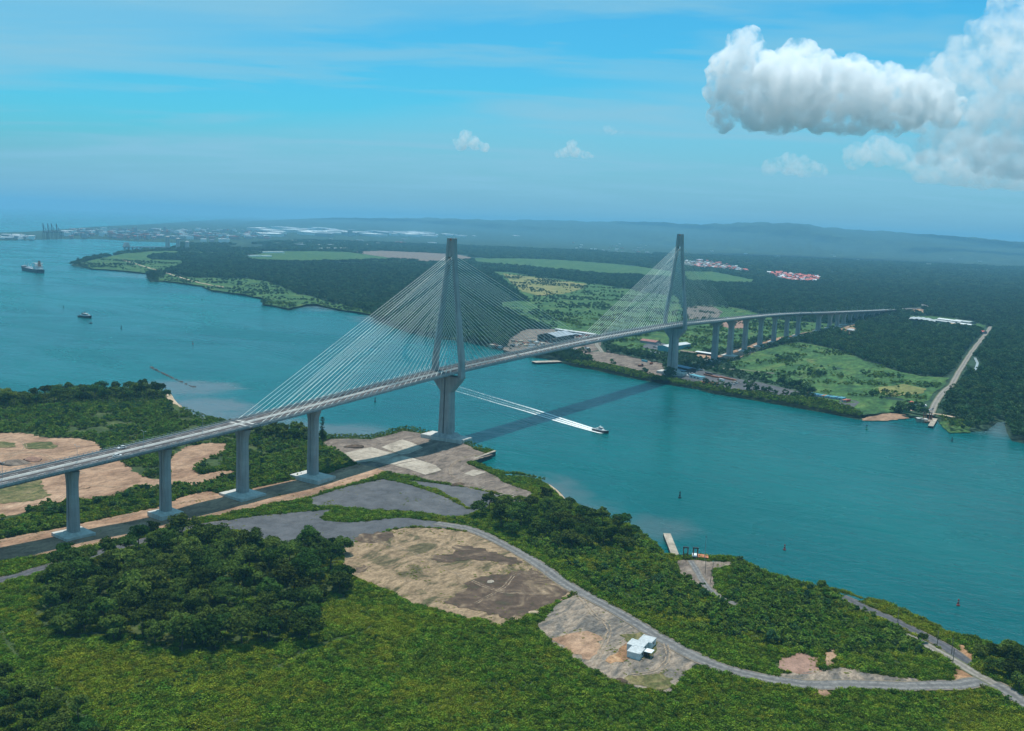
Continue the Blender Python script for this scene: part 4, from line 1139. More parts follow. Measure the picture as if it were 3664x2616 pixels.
p = gz(2295, 2357); b = MB(); b.box((0, 0, 0.5), (3.2, 0.4, 0.35)); o = b.build('timber_beam', M['sand']); o.location = p; o.rotation_euler = (0, 0, rz + 1.2)
tag(o, 'pale timber beam lying in front of the white site office', 'beam')

# near ferry landing
def jetty(name, label, a, c, w_, ztop, mat, piles=8, th=1.0):
    p, q = G(*a, ztop), G(*c, ztop)
    d = Vector((q[0] - p[0], q[1] - p[1], 0)); L = d.length; rz = math.atan2(d.y, d.x)
    e = empty(name, ((p[0] + q[0]) / 2, (p[1] + q[1]) / 2, 0), rz)
    n = 7
    for i in range(n):
        b = MB(); b.box((-L / 2 + L * (i + 0.5) / n, 0, ztop - th / 2 - 0.02 * (i % 2)), (L / n - 0.12, w_, th)); b.build('deck_panel', mat, e)
    for i in range(piles):
        for s in (-1, 1):
            b = MB(); b.tube((-L / 2 + L * (i + 0.5) / piles, s * (w_ / 2 - 0.6), -3), (-L / 2 + L * (i + 0.5) / piles, s * (w_ / 2 - 0.6), ztop - th), 0.45, n=7); b.build('pile', M['dark'], e)
    b = MB(); b.box((0, w_ / 2 - 0.3, ztop / 2 - 0.6), (L, 0.5, ztop)); b.build('fender', M['dark'], e)
    b = MB(); b.box((0, -w_ / 2 + 0.3, ztop / 2 - 0.6), (L, 0.5, ztop)); b.build('fender', M['dark'], e)
    tag(e, label, 'jetty')
    return e
jetty('jetty', 'long narrow concrete jetty at the near ferry landing', (2386, 1908), (2424, 2004), 5.0, 2.6, M['slab'])
def portal(loc, rz, label):
    e = empty('ramp_gantry', loc, rz)
    for s in (-1, 1):
        b = MB(); b.box((s * 1.3, 0, 4.5), (0.7, 0.7, 9.0)); b.build('column', M['rust'], e)
        b = MB(); b.tube((s * 1.3, 0.2, 6.8), (s * 1.3, 5.5, 0.3), 0.25, n=5); b.build('brace', M['rust'], e)
    b = MB(); b.box((0, 0, 9.3), (3.8, 1.4, 0.7)); b.build('winch_head', M['dark'], e)
    tag(e, label, 'gantry')
rzl = yaw_px((2448, 1992), (2492, 1996))[0]
portal(gz(2452, 1998)[:2] + (1.5,), rzl, 'left rusty gantry beside the near ferry ramp')
portal(gz(2487, 2000)[:2] + (1.5,), rzl, 'right rusty gantry beside the near ferry ramp')
p0 = gz(2470, 2002)
e = empty('ferry_ramp', (p0[0], p0[1], 0.0), rzl); tag(e, 'slatted steel ferry ramp between the two rusty gantries', 'ramp')
for i in range(6):
    b = MB(); b.box((-3.3 + i * 1.32, 0.5, 1.9), (0.5, 15.0, 0.5), rot=Matrix.Rotation(-0.10, 3, 'X')); b.build('girder', M['wood'] if i % 2 else M['rust'], e)
b = MB(); b.box((0, 0.5, 1.4), (7.4, 14.6, 0.25), rot=Matrix.Rotation(-0.10, 3, 'X')); b.build('deck', M['dark'], e)
e = building('waiting_hut', 'small hut with red and white roof at the near ferry landing', 'hut', gz(2505, 1999)[:2] + (1.0,), rzl, 9.5, 5.5, 4.2, M['dark'], M['orange'], 0.5, flat=True)
b = MB(); b.box((-3.6, 0, 4.75), (2.9, 6.2, 0.3)); b.build('roof_panel', M['white'], e)
for s in (-1, 0, 1):
    b = MB(); b.box((s * 3.0, -2.85, 2.0), (1.4, 0.14, 2.6)); b.build('window', M['offwhite'], e)
e = empty('landing_float', gz(2508, 2016)[:2] + (1.0,), rzl); tag(e, 'cluttered pale pontoon in front of the waiting hut', 'pontoon')
b = MB(); b.box((0, 0, 0.6), (13, 8, 1.8)); b.build('hull', M['slab'], e)
for i in range(7):
    b = MB(); b.box((random.uniform(-5, 5), random.uniform(-3, 3), 2.0), (random.uniform(1, 2.4), random.uniform(0.8, 2), random.uniform(0.7, 1.4)), random.uniform(0, 3)); b.build('crate', random.choice([M['offwhite'], M['dark'], M['steel'], M['white']]), e)
def pole(u, v, h_, label, lean=0.0, lamp=False):
    p = gz(u, v)
    e = empty('lamp_post' if lamp else 'utility_pole', p, rzl)
    b = MB(); b.tube((0, 0, -0.3), (lean, 0, h_), 0.2, 0.13, 6); b.build('pole', M['wood'] if not lamp else M['steel'], e)
    b = MB(); b.box((lean, 0, h_ - 0.6), (0.2, 2.0, 0.16) if not lamp else (0.9, 0.5, 0.3)); b.build('crossarm' if not lamp else 'lamp_head', M['dark'], e)
    tag(e, label, 'pole')
pole(2523, 2051, 9, 'utility pole beside the near ferry ramp road')
pole(2541, 2083, 13, 'taller leaning pole next to the ramp road', 1.2)
pole(2521, 2008, 16, 'slim mast behind the waiting hut at the landing', 0.0, True)
for i, (u, v) in enumerate(((3212, 2226), (3404, 2345), (3352, 2318), (3408, 2386))):
    pole(u, v, 9, ['pole beside the middle of the dark shore road', 'pole between the dark road and the pale road', 'pole at the top of the pale concrete road', 'pole near the orange earth cut'][i])
for i, (u, v) in enumerate(((400, 1622), (230, 1640), (1180, 1690), (1300, 1560))):
    if i < 0: pole(u, v, 8, '')

# far ferry landing
jetty('jetty', 'short concrete jetty at the far ferry landing', (3346, 1497), (3330, 1524), 5.5, 2.6, M['slab'], 6)
rzf = yaw_px((3290, 1497), (3345, 1500))[0]
for u, v, lb in ((3292, 1498, 'pale mooring block left of the far ferry ramp'), (3306, 1500, 'pale mooring block beside the far ferry gantry')):
    e = empty('mooring_block', gz(u, v)[:2] + (0.0,), rzf); tag(e, lb, 'mooring block')
    b = MB(); b.box((0, 0, 1.6), (7, 7, 4.4)); b.build('block', M['slab'], e)
    b = MB(); b.box((0, 0, 4.0), (7.6, 7.6, 0.5)); b.build('cap', M['pale_concrete'], e)
for u, v, lb in ((3308, 1497, 'left rusty gantry of the far ferry ramp'), (3328, 1499, 'right rusty gantry of the far ferry ramp')):
    portal(gz(u, v)[:2] + (1.5,), rzf + math.pi, lb)
p0 = gz(3318, 1500); e = empty('ferry_ramp', (p0[0], p0[1], 0), rzf); tag(e, 'pale ramp deck between the far gantries', 'ramp')
b = MB(); b.box((0, 0, 2.2), (10, 14, 0.6)); b.build('deck', M['slab'], e)
b = MB(); b.box((0, -7, 1.2), (10, 0.6, 2.4)); b.build('fender', M['rust'], e)
e = empty('fuel_tank', gz(3242, 1476), 0); tag(e, 'white-topped green tank beside the sandy track', 'tank')
b = MB(); b.lathe([(3.4, 0), (3.4, 5.0)], n=16); b.build('shell', M['green_paint'], e)
b = MB(); b.lathe([(3.5, 5.0), (3.4, 5.6), (1.0, 6.6)], n=16); b.build('dome', M['white'], e)
building('hut', 'small white-roofed hut beside the far landing road', 'hut', gz(3303, 1458), 0.3, 11, 6, 3.5, M['offwhite'], M['white'], 1.0)
building('house', 'small house with pink roof in the scrub left of the landing', 'house', gz(3265, 1451), 0.5, 9, 7, 3.2, M['offwhite'], M['red_roof'], 1.6)
e = empty('steel_heap', gz(3318, 1466), 0.2); tag(e, 'dark steel frame heap beside the far landing road', 'steel frame')
for i in range(6):
    b = MB(); b.box((random.uniform(-9, 9), random.uniform(-7, 7), 1.6), (random.uniform(6, 12), 1.2, random.uniform(0.8, 2.6)), random.uniform(0, 3)); b.build('beam', random.choice([M['steel'], M['dark'], M['rust']]), e)

# shipping containers in a row
cm = {}
def container_mesh(mat):
    if mat not in cm:
        b = MB(); b.box((0, 0, 1.35), (12.2, 2.5, 2.7)); body = b.mesh('container', M[mat])
        cm[mat] = body
    return cm[mat]
rib = MB()
for i in range(14):
    for s in (-1, 1):
        rib.box((-5.6 + i * 0.86, s * 1.27, 1.35), (0.3, 0.08, 2.4))
door_b = MB()
for s in (-1, 1): door_b.box((-6.13, s * 0.6, 1.35), (0.1, 1.1, 2.5))
def container(loc, rz, mat, label, group=None):
    e = empty('shipping_container', loc, rz)
    link('body', container_mesh(mat), e)
    b = MB(); b.v = list(rib.v); b.f = list(rib.f); b.mi = list(rib.mi)
    link('side_rib', rib_mesh(mat), e)
    link('door', door_mesh, e)
    tag(e, label, 'container', group)
_rm = {}
def rib_mesh(mat):
    if mat not in _rm: _rm[mat] = rib.mesh('side_rib', M[mat])
    return _rm[mat]
door_mesh = door_b.mesh('door', M['steel'])
p, q = G(2893, 1411, 3.6), G(3016, 1433, 3.6)
rzc = math.atan2(q[1] - p[1], q[0] - p[0])
cols_ = ['orange', 'teal', 'blue', 'teal', 'blue', 'teal', 'orange', 'teal', 'blue', 'teal', 'teal', 'blue', 'teal', 'teal']
ordn = ['first', 'second', 'third', 'fourth', 'fifth', 'sixth', 'seventh', 'eighth', 'ninth', 'tenth', 'eleventh', 'twelfth', 'thirteenth', 'last']
for i, cn in enumerate(cols_):
    c = p + (q - p) * i / 13.0
    nm = {'orange': 'orange-red', 'teal': 'pale teal', 'blue': 'blue'}[cn]
    container((c[0], c[1], hz(c[0], c[1]) + 0.7), rzc + math.pi / 2 + 0.12, cn, '%s shipping container, %s from the left in the row' % (nm, ordn[i]), 'row of shipping containers')
c = gz(3032, 1442); container((c[0], c[1], c[2] + 0.7), rzc + math.pi / 2 + 0.1, 'red', 'red shipping container at the right end, standing forward of the row', 'row of shipping containers')
c2 = gz(3022, 1441); container((c2[0], c2[1], c2[2] + 0.7), rzc + math.pi / 2 + 0.1, 'orange', 'orange container beside the forward red one', 'row of shipping containers')
c = gz(2306, 1297); container((c[0], c[1], c[2] + 0.7), yaw_px((2290, 1295), (2322, 1302))[0], 'teal', 'teal container alone on the brown yard left of the tower')

# yard right of the far tower foot
ry = yaw_px((2470, 1350), (2520, 1362))[0]
building('site_cabin', 'white cabin with teal roof on the far yard', 'cabin', gz(2494, 1357), ry, 24, 9, 4.5, M['offwhite'], M['teal'], 0.6, windows=3, flat=True)
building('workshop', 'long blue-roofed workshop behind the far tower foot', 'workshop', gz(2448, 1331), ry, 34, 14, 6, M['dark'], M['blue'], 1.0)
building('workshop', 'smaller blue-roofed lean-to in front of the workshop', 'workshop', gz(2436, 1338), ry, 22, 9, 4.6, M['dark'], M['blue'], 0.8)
names_f = ['first', 'second', 'third', 'fourth']
for i in range(4):
    c = gz(2522 + i * 10.5, 1374 + i * 1.7)
    e = empty('formwork_panel', c, ry + 1.25); tag(e, '%s orange formwork trough from the left beside the bank' % names_f[i], 'formwork', 'orange formwork troughs')
    b = MB(); b.box((0, 0, 1.7), (12, 3.2, 2.6), taper=0.9); b.build('body', M['orange'], e)
    for k in range(5):
        b = MB(); b.box((-5 + k * 2.5, 0, 1.6), (0.3, 3.7, 2.0)); b.build('rib', M['rust'], e)
for u, v, L, mt, lb in ((2545, 1348, 30, 'rust', 'long rusty girder lying at the back of the far yard'), (2570, 1354, 26, 'orange', 'orange girder lying behind the white truck'), (2605, 1361, 30, 'orange', 'orange girder at the right of the far yard'), (2536, 1341, 14, 'dark', 'short dark girder at the back of the far yard')):
    e = empty('steel_girder', gz(u, v), ry + 0.1); tag(e, lb, 'girder')
    b = MB(); b.box((0, 0, 1.6), (L, 0.6, 2.0)); b.build('web', M[mt], e)
    for z in (0.7, 2.7):
        b = MB(); b.box((0, 0, z), (L, 2.0, 0.35)); b.build('flange', M[mt], e)
e = empty('box_truck', gz(2580, 1366), ry); tag(e, 'white box truck among the orange girders', 'truck')
b = MB(); b.box((1, 0, 2.4), (9, 2.8, 3.0)); b.build('cargo_box', M['white'], e)
b = MB(); b.box((-5, 0, 1.9), (2.4, 2.6, 2.4)); b.build('cab', M['rust'], e)
for x in (-4.5, 3.5):
    for s in (-1, 1):
        b = MB(); b.tube((x, s * 1.0, 0.7), (x, s * 1.4, 0.7), 0.6, n=10); b.build('wheel', M['dark'], e)
for i in range(16):
    u, v = 2612 + random.uniform(0, 30), 1374 + random.uniform(-6, 8)
e = empty('scrap_heap', gz(2625, 1374)); tag(e, 'heap of grey scrap at the right of the far yard', 'scrap heap')
for i in range(14):
    b = MB(); b.box((random.uniform(-14, 14), random.uniform(-6, 6), random.uniform(0.6, 1.6)), (random.uniform(2, 6), random.uniform(1, 3), random.uniform(0.6, 2.2)), random.uniform(0, 3)); b.build('debris', random.choice([M['steel'], M['slab'], M['dark'], M['offwhite'], M['wood']]), e)

# cars
def car_meshes():
    out = {}
    b = MB()
    b.loft([[(-2.2, y, z) for y, z in ((-0.85, 0.35), (0.85, 0.35), (0.88, 0.75), (0.8, 0.95), (-0.8, 0.95), (-0.88, 0.75))], [(2.2, y, z) for y, z in ((-0.8, 0.35), (0.8, 0.35), (0.84, 0.7), (0.72, 0.82), (-0.72, 0.82), (-0.84, 0.7))]])
    out['body'] = b
    b = MB(); b.loft([[(-1.9, -0.74, 0.9), (1.0, -0.74, 0.9), (1.0, 0.74, 0.9), (-1.9, 0.74, 0.9)], [(-1.55, -0.6, 1.5), (0.3, -0.6, 1.5), (0.3, 0.6, 1.5), (-1.55, 0.6, 1.5)]]); out['glass'] = b
    b = MB(); b.box((-0.62, 0, 1.52), (1.9, 1.24, 0.07)); out['roof'] = b
    return out
_cm = car_meshes()
CARM = {}
def car_mesh(part, mat):
    if (part, mat) not in CARM: CARM[(part, mat)] = _cm[part].mesh(part, M[mat])
    return CARM[(part, mat)]
wb = MB(); wb.tube((0, -0.12, 0), (0, 0.12, 0), 0.34, n=12); wheel_me = wb.mesh('wheel', M['dark'])
def car(loc, rz, mat, label, group=None, s=1.15, name='car'):
    e = empty(name, loc, rz)
    e.scale = (s, s, s)
    link('body', car_mesh('body', mat), e); link('glasshouse', car_mesh('glass', 'glass'), e); link('roof', car_mesh('roof', mat), e)
    for x in (-1.35, 1.4):
        for q in (-0.8, 0.8):
            o = link('wheel', wheel_me, e); o.location = (x, q, 0.34)
    tag(e, label, 'car', group)
    return e
def deck_at(u, lat):
    lo, hi = -600.0, 2200.0
    for _ in range(50):
        md = (lo + hi) / 2
        p, t_, n_ = frame(md); q = p + n_ * lat
        if PX(np.array(q.x), np.array(q.y), q.z)[0] < u: lo = md
        else: hi = md
    p, t_, n_ = frame(lo); q = p + n_ * lat
    return q, math.atan2(t_.y, t_.x)
for u, lat, flip, mt, lb, s in ((435, 7.6, 1, 'white', 'white car on the far carriageway of the left viaduct', 1.25), (420, -7.6, 0, 'white', 'white car on the near carriageway of the left viaduct', 1.25), (1855, -3.6, 0, 'white', 'white car at the middle of the main span', 1.2),
                                (2100, -8.0, 0, 'offwhite', 'pale car near the far tower cables on the deck', 1.2), (2599, 3.6, 0, 'white', 'white van on the first east viaduct span', 1.5), (2789, 3.6, 0, 'white', 'white car over the fourth east pier', 1.4), (2866, -3.6, 1, 'white', 'white car above the long east span', 1.5), (2903, 3.6, 0, 'dark', 'dark truck with pale load on the east viaduct', 1.8), (3160, 3.6, 0, 'white', 'white car near the east end of the bridge', 1.6)):
    q, rz = deck_at(u, lat)
    car((q.x, q.y, q.z + 0.02), rz + (math.pi if flip else 0), mt, lb, s=s)
for i, (u, v, lb) in enumerate(((2328, 1262, 'white car parked left of two others on the verge'), (2347, 1265, 'middle of three white cars on the verge'), (2357, 1267, 'right of three white cars on the verge'), (2355, 1236, 'grey car in the car park behind the tower'), (2350, 1245, 'silver car at the edge of the car park'), (2342, 1247, 'dark car at the edge of the car park'),
                                (2466, 1342, 'white pickup in front of the blue workshop'), (2478, 1343, 'white van right of the pickup by the workshop'), (2455, 1345, 'silver car by the foot of the far tower'), (2460, 1349, 'white car nearest the bank by the far tower'), (2505, 1328, 'white car on the track above the yard'), (2516, 1330, 'second white car on the track above the yard'))):
    p = gz(u, v); car((p[0], p[1], p[2] + 1.3), ry + random.uniform(-0.4, 0.4), 'dark' if 'dark' in lb else ('offwhite' if ('grey' in lb or 'silver' in lb) else 'white'), lb, 'vehicles on the far bank', s=1.35)
# parked row under the deck
for i in range(18):
    u = 1975 + i * 5.2; v = 1260 - i * 0.42 + (i % 2) * 2.0
    p = gz(u, v); car((p[0], p[1], p[2] + 0.8), random.uniform(0, 3), random.choice(['white', 'offwhite', 'white']), 'pale vehicle in the crowded row below the bridge deck', 'pale vehicles below the deck', s=1.7)
for i, (u, v, mt, lb) in enumerate(((2090, 1239, 'orange', 'orange bin on the yard below the deck'), (2098, 1234, 'sand', 'tan bin behind the orange one'), (2100, 1252, 'offwhite', 'pale flatbed beside the orange bin'), (2096, 1262, 'dark', 'dark digger on the brown yard'), (2179, 1262, 'wood', 'brown dumper at the corner of the yard'), (2292, 1312, 'rust', 'small rusty digger on the brown yard'), (2330, 1305, 'rust', 'rusty trailer beside the tower on the brown yard'))):
    e = empty('machine', gz(u, v), 0.5 + i); tag(e, lb, 'machine')
    b = MB(); b.box((0, 0, 2.1), (8, 3.6, 2.2)); b.build('body', M[mt], e)
    b = MB(); b.box((2.6, 0, 3.9), (2.2, 2.6, 1.6)); b.build('cab', M['dark'], e)
    b = MB(); b.box((0, 0, 0.9), (7, 3.9, 0.9)); b.build('track', M['dark'], e)

M['shed_roof'] = plain('weathered sheet roof', (0.30, 0.33, 0.36), 0.55, scale=0.1)
# open shed, long sheds and warehouse on the far bank
fl_, fr2 = G(1922, 1222, 3.6), G(1992, 1230, 3.6)
bk_ = G(1962, 1200, 3.6)
Wd = float(np.hypot(*(fr2 - fl_)[:2])); ax0 = (fr2 - fl_)[:2] / Wd
mid2 = (fl_ + fr2)[:2] / 2
nrm_ = np.array([-ax0[1], ax0[0]]); nrm_ = nrm_ if (np.array([math.sin(YAW), math.cos(YAW)]) @ nrm_) > 0 else -nrm_
Dp = 62.0
cc = mid2 + nrm_ * Dp / 2
e = empty('open_shed', (cc[0], cc[1], hz(cc[0], cc[1]) + 0.7), math.atan2(nrm_[1], nrm_[0])); tag(e, 'big open-fronted shed with pale grey gabled roof behind the main span', 'shed')
b = MB()
for s_ in (-1, 1): b.box((0, s_ * (Wd / 2 - 0.3), 5.5), (Dp, 0.5, 11))
b.box((Dp / 2 - 0.3, 0, 5.5), (0.5, Wd, 11)); b.build('wall', M['dark'], e)
b = MB(); gable(b, Dp, Wd, 11.0, 5.0); b.build('roof', M['shed_roof'], e)
for k in range(4):
    b = MB(); b.box((-Dp / 2 + 0.8, -Wd / 2 + 1 + (Wd - 2) * k / 3, 5.5), (0.8, 0.8, 11)); b.build('post', M['steel'], e)
rzw = yaw_px((2022, 1190), (2100, 1201))[0]
building('long_shed', 'long white-roofed shed beside the open grey shed', 'shed', gz(2061, 1194), rzw, 100, 11, 4.5, M['city_wall'], M['cabin_roof'], 1.2)
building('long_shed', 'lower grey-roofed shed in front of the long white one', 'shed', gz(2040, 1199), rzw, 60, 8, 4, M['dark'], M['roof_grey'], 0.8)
rzg = yaw_px((2368, 1258), (2450, 1246))[0]
building('warehouse', 'teal-walled warehouse with white roof behind the far tower', 'warehouse', gz(2412, 1252), rzg, yaw_px((2368, 1258), (2450, 1246))[1], 20, 8, M['teal'], M['cabin_roof'], 2.2)
building('house', 'low house with dull red roof by the car park', 'house', gz(2327, 1231), rzw, 34, 16, 4.5, M['city_wall'], M['dull_red'], 2.6)
building('hut', 'low white shelter beside the first east pier', 'hut', gz(2525, 1272), rzw, 34, 10, 4, M['dark'], M['white'], 1.2)
building('hut', 'dark-sided shelter with pale roof right of the far tower', 'hut', gz(2465, 1267), rzw, 30, 9, 4, M['dark'], M['wood'], 1.2)
e = empty('scrap_heap', gz(1850, 1236)); tag(e, 'big jumbled scrap and timber heap at the end of the yard', 'scrap heap')
for i in range(60):
    a_, r_ = random.uniform(0, 6.28), random.uniform(0, 1) ** 0.6
    b = MB(); b.box((r_ * 62 * math.cos(a_), r_ * 38 * math.sin(a_), random.uniform(1, 3.5)), (random.uniform(4, 14), random.uniform(2, 8), random.uniform(1.5, 5)), random.uniform(0, 3)); b.build('debris', random.choice([M['slab'], M['dark'], M['wood'], M['rust'], M['steel'], M['sand'], M['offwhite']]), e)
e = empty('scrap_heap', gz(2040, 1216)); tag(e, 'reddish scrap spread in front of the long white shed', 'scrap heap')
for i in range(50):
    b = MB(); b.box((random.uniform(-75, 75), random.uniform(-14, 14), random.uniform(0.8, 2)), (random.uniform(2, 7), random.uniform(1.5, 4), random.uniform(1, 3)), random.uniform(0, 3)); b.build('debris', random.choice([M['rust'], M['dark'], M['red_roof'], M['steel'], M['white'], M['slab']]), e)
    bpy.context.scene.collection.objects
e = empty('barge', gz(1958, 1291)[:2] + (0,), yaw_px((1930, 1291), (1990, 1289))[0]); tag(e, 'flat pale barge moored at the far bank', 'barge')
b = MB(); b.loft([[(-20, -7, -1), (19, -7, -1), (19, 7, -1), (-20, 7, -1)], [(-24, -8, 2.4), (22, -8, 2.4), (22, 8, 2.4), (-24, 8, 2.4)]]); b.build('hull', M['dark'], e)
b = MB(); b.box((-1, 0, 2.55), (45.4, 15.4, 0.3)); b.build('deck', M['slab'], e)

M['city_wall_'] = plain('city wall', (0.26, 0.25, 0.25), 0.8, 0.2, 0.3, 0.02)
M['roof_pale'] = plain('pale sheet roof', (0.36, 0.38, 0.38), 0.55)
# barracks and roofs at the end of the straight road
rzb = yaw_px((3288, 1148), (3300, 1134))[0]
for i, (u, v) in enumerate(((3266, 1146), (3283, 1147), (3300, 1149), (3318, 1151), (3334, 1155))):
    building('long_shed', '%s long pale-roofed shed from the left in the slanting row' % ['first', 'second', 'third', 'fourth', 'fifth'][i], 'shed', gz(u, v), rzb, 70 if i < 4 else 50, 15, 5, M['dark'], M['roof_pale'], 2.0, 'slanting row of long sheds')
rzb2 = yaw_px((3385, 1152), (3415, 1156))[0]
for u, v, L, W_, rf, lb in ((3400, 1153, 90, 12, 'white', 'bright white-roofed building right of the slanting sheds'), (3372, 1157, 60, 14, 'offwhite', 'low pale building in front of the bright white roof'), (3395, 1161, 50, 10, 'offwhite', 'small pale building at the wood edge'), (3450, 1158, 62, 26, 'offwhite', 'arched pale hall near the straight dirt road'), (3452, 1168, 52, 10, 'white', 'narrow pale shed in front of the arched hall'), (3505, 1194, 34, 14, 'red_roof', 'pinkish-roofed house beside the straight dirt road'), (3420, 1167, 36, 8, 'sand', 'tiny yellow-roofed shed between the wood and the hall'), (3055, 1190, 36, 14, 'offwhite', 'pale-roofed house in the trees below the viaduct end'), (3136, 1191, 40, 14, 'offwhite', 'pair-like pale roof in the trees right of the clearing')):
    building('hall' if 'hall' in lb else 'shed', lb, 'building', gz(u, v), rzb2, L * 0.8, W_, 5.5, M['city_wall'], M['roof_pale' if rf == 'offwhite' else rf], 2.2)

# red-roofed estates
hm = MB(); hm.box((0, 0, 1.8), (11, 8, 3.6)); hm.cur = 1; gable(hm, 11, 8, 3.6, 2.2)
house_me = [hm.mesh('house', [M['red_dirt'], M['red_roof']]), hm.mesh('house', [M['offwhite'], M['roof_grey']]), hm.mesh('house', [M['offwhite'], M['white']])]
def estate(poly, n, label, group, wts):
    a = np.array(poly, float)
    k = 0; tries = 0; used = []
    while k < n and tries < 6000:
        tries += 1
        u = random.uniform(a[:, 0].min(), a[:, 0].max()); v = random.uniform(a[:, 1].min(), a[:, 1].max())
        if not inpoly(np.array([u]), np.array([v]), a)[0]: continue
        p = gz(u, v)
        if any((p[0] - q[0]) ** 2 + (p[1] - q[1]) ** 2 < 15 ** 2 for q in used): continue
        used.append(p)
        kk = random.choices(range(3), wts)[0]
        o = link('house', house_me[kk]); o.location = (p[0], p[1], p[2] + 1.0); o.rotation_euler = (0, 0, 0.6 + random.choice([0, math.pi / 2])); s = random.uniform(1.2, 1.7); o.scale = (s, s, s)
        tag(o, ['red-roofed ', 'grey-roofed ', 'white-roofed '][kk] + label, 'house', group); k += 1
EST1 = [(2745, 978), (2800, 975), (2870, 985), (2930, 990), (2935, 1005), (2900, 1010), (2830, 1008), (2770, 992)]
EST2 = [(2440, 935), (2500, 932), (2570, 940), (2620, 950), (2690, 968), (2680, 976), (2580, 962), (2500, 958), (2445, 950)]
estate(EST1, 110, 'house in the bright estate below the ridge', 'houses of the bright red estate', (9, 1, 1))
estate(EST2, 80, 'house in the pinkish estate behind the far tower', 'houses of the pinkish estate', (5, 3, 2))
sheet('bare_field', 'pinkish streets and earth of the bright red estate', [(u, v + 2) for u, v in EST1], M['red_dirt'], 0.6, 3, 60, edge=25)
sheet('bare_field', 'pale streets and earth of the pinkish estate', [(u, v + 2) for u, v in EST2], M['quay_dirt'], 0.6, 3, 60, edge=25)

# ------------------------------------------------------------------ hazy city and port
CITY_CLEAR = [[(-500, 862), (123, 858), (475, 864), (655, 873), (900, 872), (1000, 862), (1560, 852), (2000, 852), (2300, 846), (2300, 832), (1560, 832), (900, 812), (-500, 800)], [(2050, 862), (2340, 880), (2340, 912), (2180, 905), (2080, 890)], EST1, EST2]
bm_ = MB(); bm_.box((0, 0, 0.5), (1, 1, 1)); bm_.cur = 1; bm_.box((0, 0, 1.03), (1.03, 1.03, 0.06))
M['city_wall_'] = plain('city wall', (0.26, 0.25, 0.25), 0.8, 0.2, 0.3, 0.02)
M['city_wall'] = plain('city wall', (0.40, 0.39, 0.38), 0.8, 0.2, 0.3, 0.02)
M['bright'] = plain('bright sheet', (0.78, 0.79, 0.77), 0.6)
M['city_wall2'] = plain('city wall warm', (0.46, 0.33, 0.28), 0.8, 0.2, 0.3, 0.02)
city_me = [bm_.mesh('building', [M['city_wall'], M['offwhite']]), bm_.mesh('building', [M['city_wall2'], M['red_roof']]), bm_.mesh('building', [M['bright'], M['bright']]), bm_.mesh('building', [M['city_wall'], M['roof_grey']]), bm_.mesh('building', [M['city_wall2'], M['rust']])]
rzcity = 0.9
def city(n, u0, u1, vf, size, hgt, wts, label, group, name='building', cat='building'):
    for i in range(n):
        u = random.uniform(u0, u1); v0, v1 = vf(u); v = random.uniform(v0, v1)
        p = gz(u, v)
        kk = random.choices(range(5), wts)[0]
        o = link(name, city_me[kk])
        o.location = (p[0], p[1], p[2] - 0.4); o.rotation_euler = (0, 0, rzcity + random.choice([0, 0, 0.5, -0.3]))
        o.scale = (random.uniform(*size), random.uniform(*size) * 0.6, random.uniform(*hgt))
        tag(o, ['pale-roofed ', 'red-roofed ', 'white ', 'grey-roofed ', 'rust-roofed '][kk] + label, cat, group)
city(100, 225, 620, lambda u: (826, 852), (25, 90), (10, 30), (4, 3, 4, 3, 4), 'low building of the hazy port city across the bay', 'buildings of the port city')
city(110, 620, 980, lambda u: (822, 858), (25, 90), (8, 24), (5, 3, 5, 3, 2), 'low building between the bay and the white warehouses', 'buildings behind the bay')
city(26, 400, 560, lambda u: (846, 860), (18, 60), (10, 30), (1, 5, 0, 1, 8), 'block stacked on the far quay', 'rusty blocks on the far quay', 'quay_block')
city(95, 930, 1560, lambda u: (820, 847), (120, 340), (18, 34), (2, 0, 9, 2, 0), 'long warehouse in the hazy band beyond the woods', 'white warehouses in the haze', 'warehouse', 'warehouse')
city(60, 1400, 2190, lambda u: (838 + (u - 1400) * 0.004, 848), (140, 360), (14, 24), (1, 0, 10, 1, 0), 'very long warehouse behind the near tower top', 'pale warehouse roofs behind the tower', 'warehouse', 'warehouse')
city(40, 2050, 2340, lambda u: (866, 908), (18, 45), (5, 9), (3, 1, 5, 2, 0), 'small house in the woods left of the far tower', 'houses in the woods left of the far tower', 'house', 'house')
city(16, 2500, 3600, lambda u: (hor(u) + 60, hor(u) + 110), (20, 50), (6, 10), (3, 0, 5, 2, 0), 'tiny house in the wooded hills at right', 'houses in the right hills', 'house', 'house')
city(26, 960, 1560, lambda u: (858, 880), (30, 90), (6, 10), (3, 1, 4, 2, 0), 'low building in the woods before the warehouses', 'buildings before the warehouses')
city(14, 0, 120, lambda u: (848, 857), (40, 90), (8, 22), (2, 0, 6, 2, 0), 'port shed on the far left quay', 'white port sheds at the left')
def one(u, v, sx_, sy_, sz_, k, name, label, rz=0.9):
    p = gz(u, v); o = link(name, city_me[k]); o.location = (p[0], p[1], p[2] - 0.4); o.rotation_euler = (0, 0, rz); o.scale = (sx_, sy_, sz_); tag(o, label, 'building'); return o
one(1252, 846, 60, 40, 62, 3, 'tower_block', 'dark tower block standing over the white warehouses')
one(486, 842, 26, 22, 60, 0, 'tower_block', 'slim pale tower block above the port city')
one(590, 838, 26, 22, 55, 3, 'tower_block', 'second slim tower block above the port city')
one(800, 836, 40, 22, 34, 3, 'apartment_block', 'wide hazy apartment block near the white roofs')
one(828, 836, 40, 22, 36, 0, 'apartment_block', 'twin hazy apartment block right of the wide one')
one(2192, 850, 22, 18, 60, 0, 'tower_block', 'left of two thin towers at the end of the pale roofs')
one(2212, 850, 22, 18, 60, 0, 'tower_block', 'right of two thin towers at the end of the pale roofs')
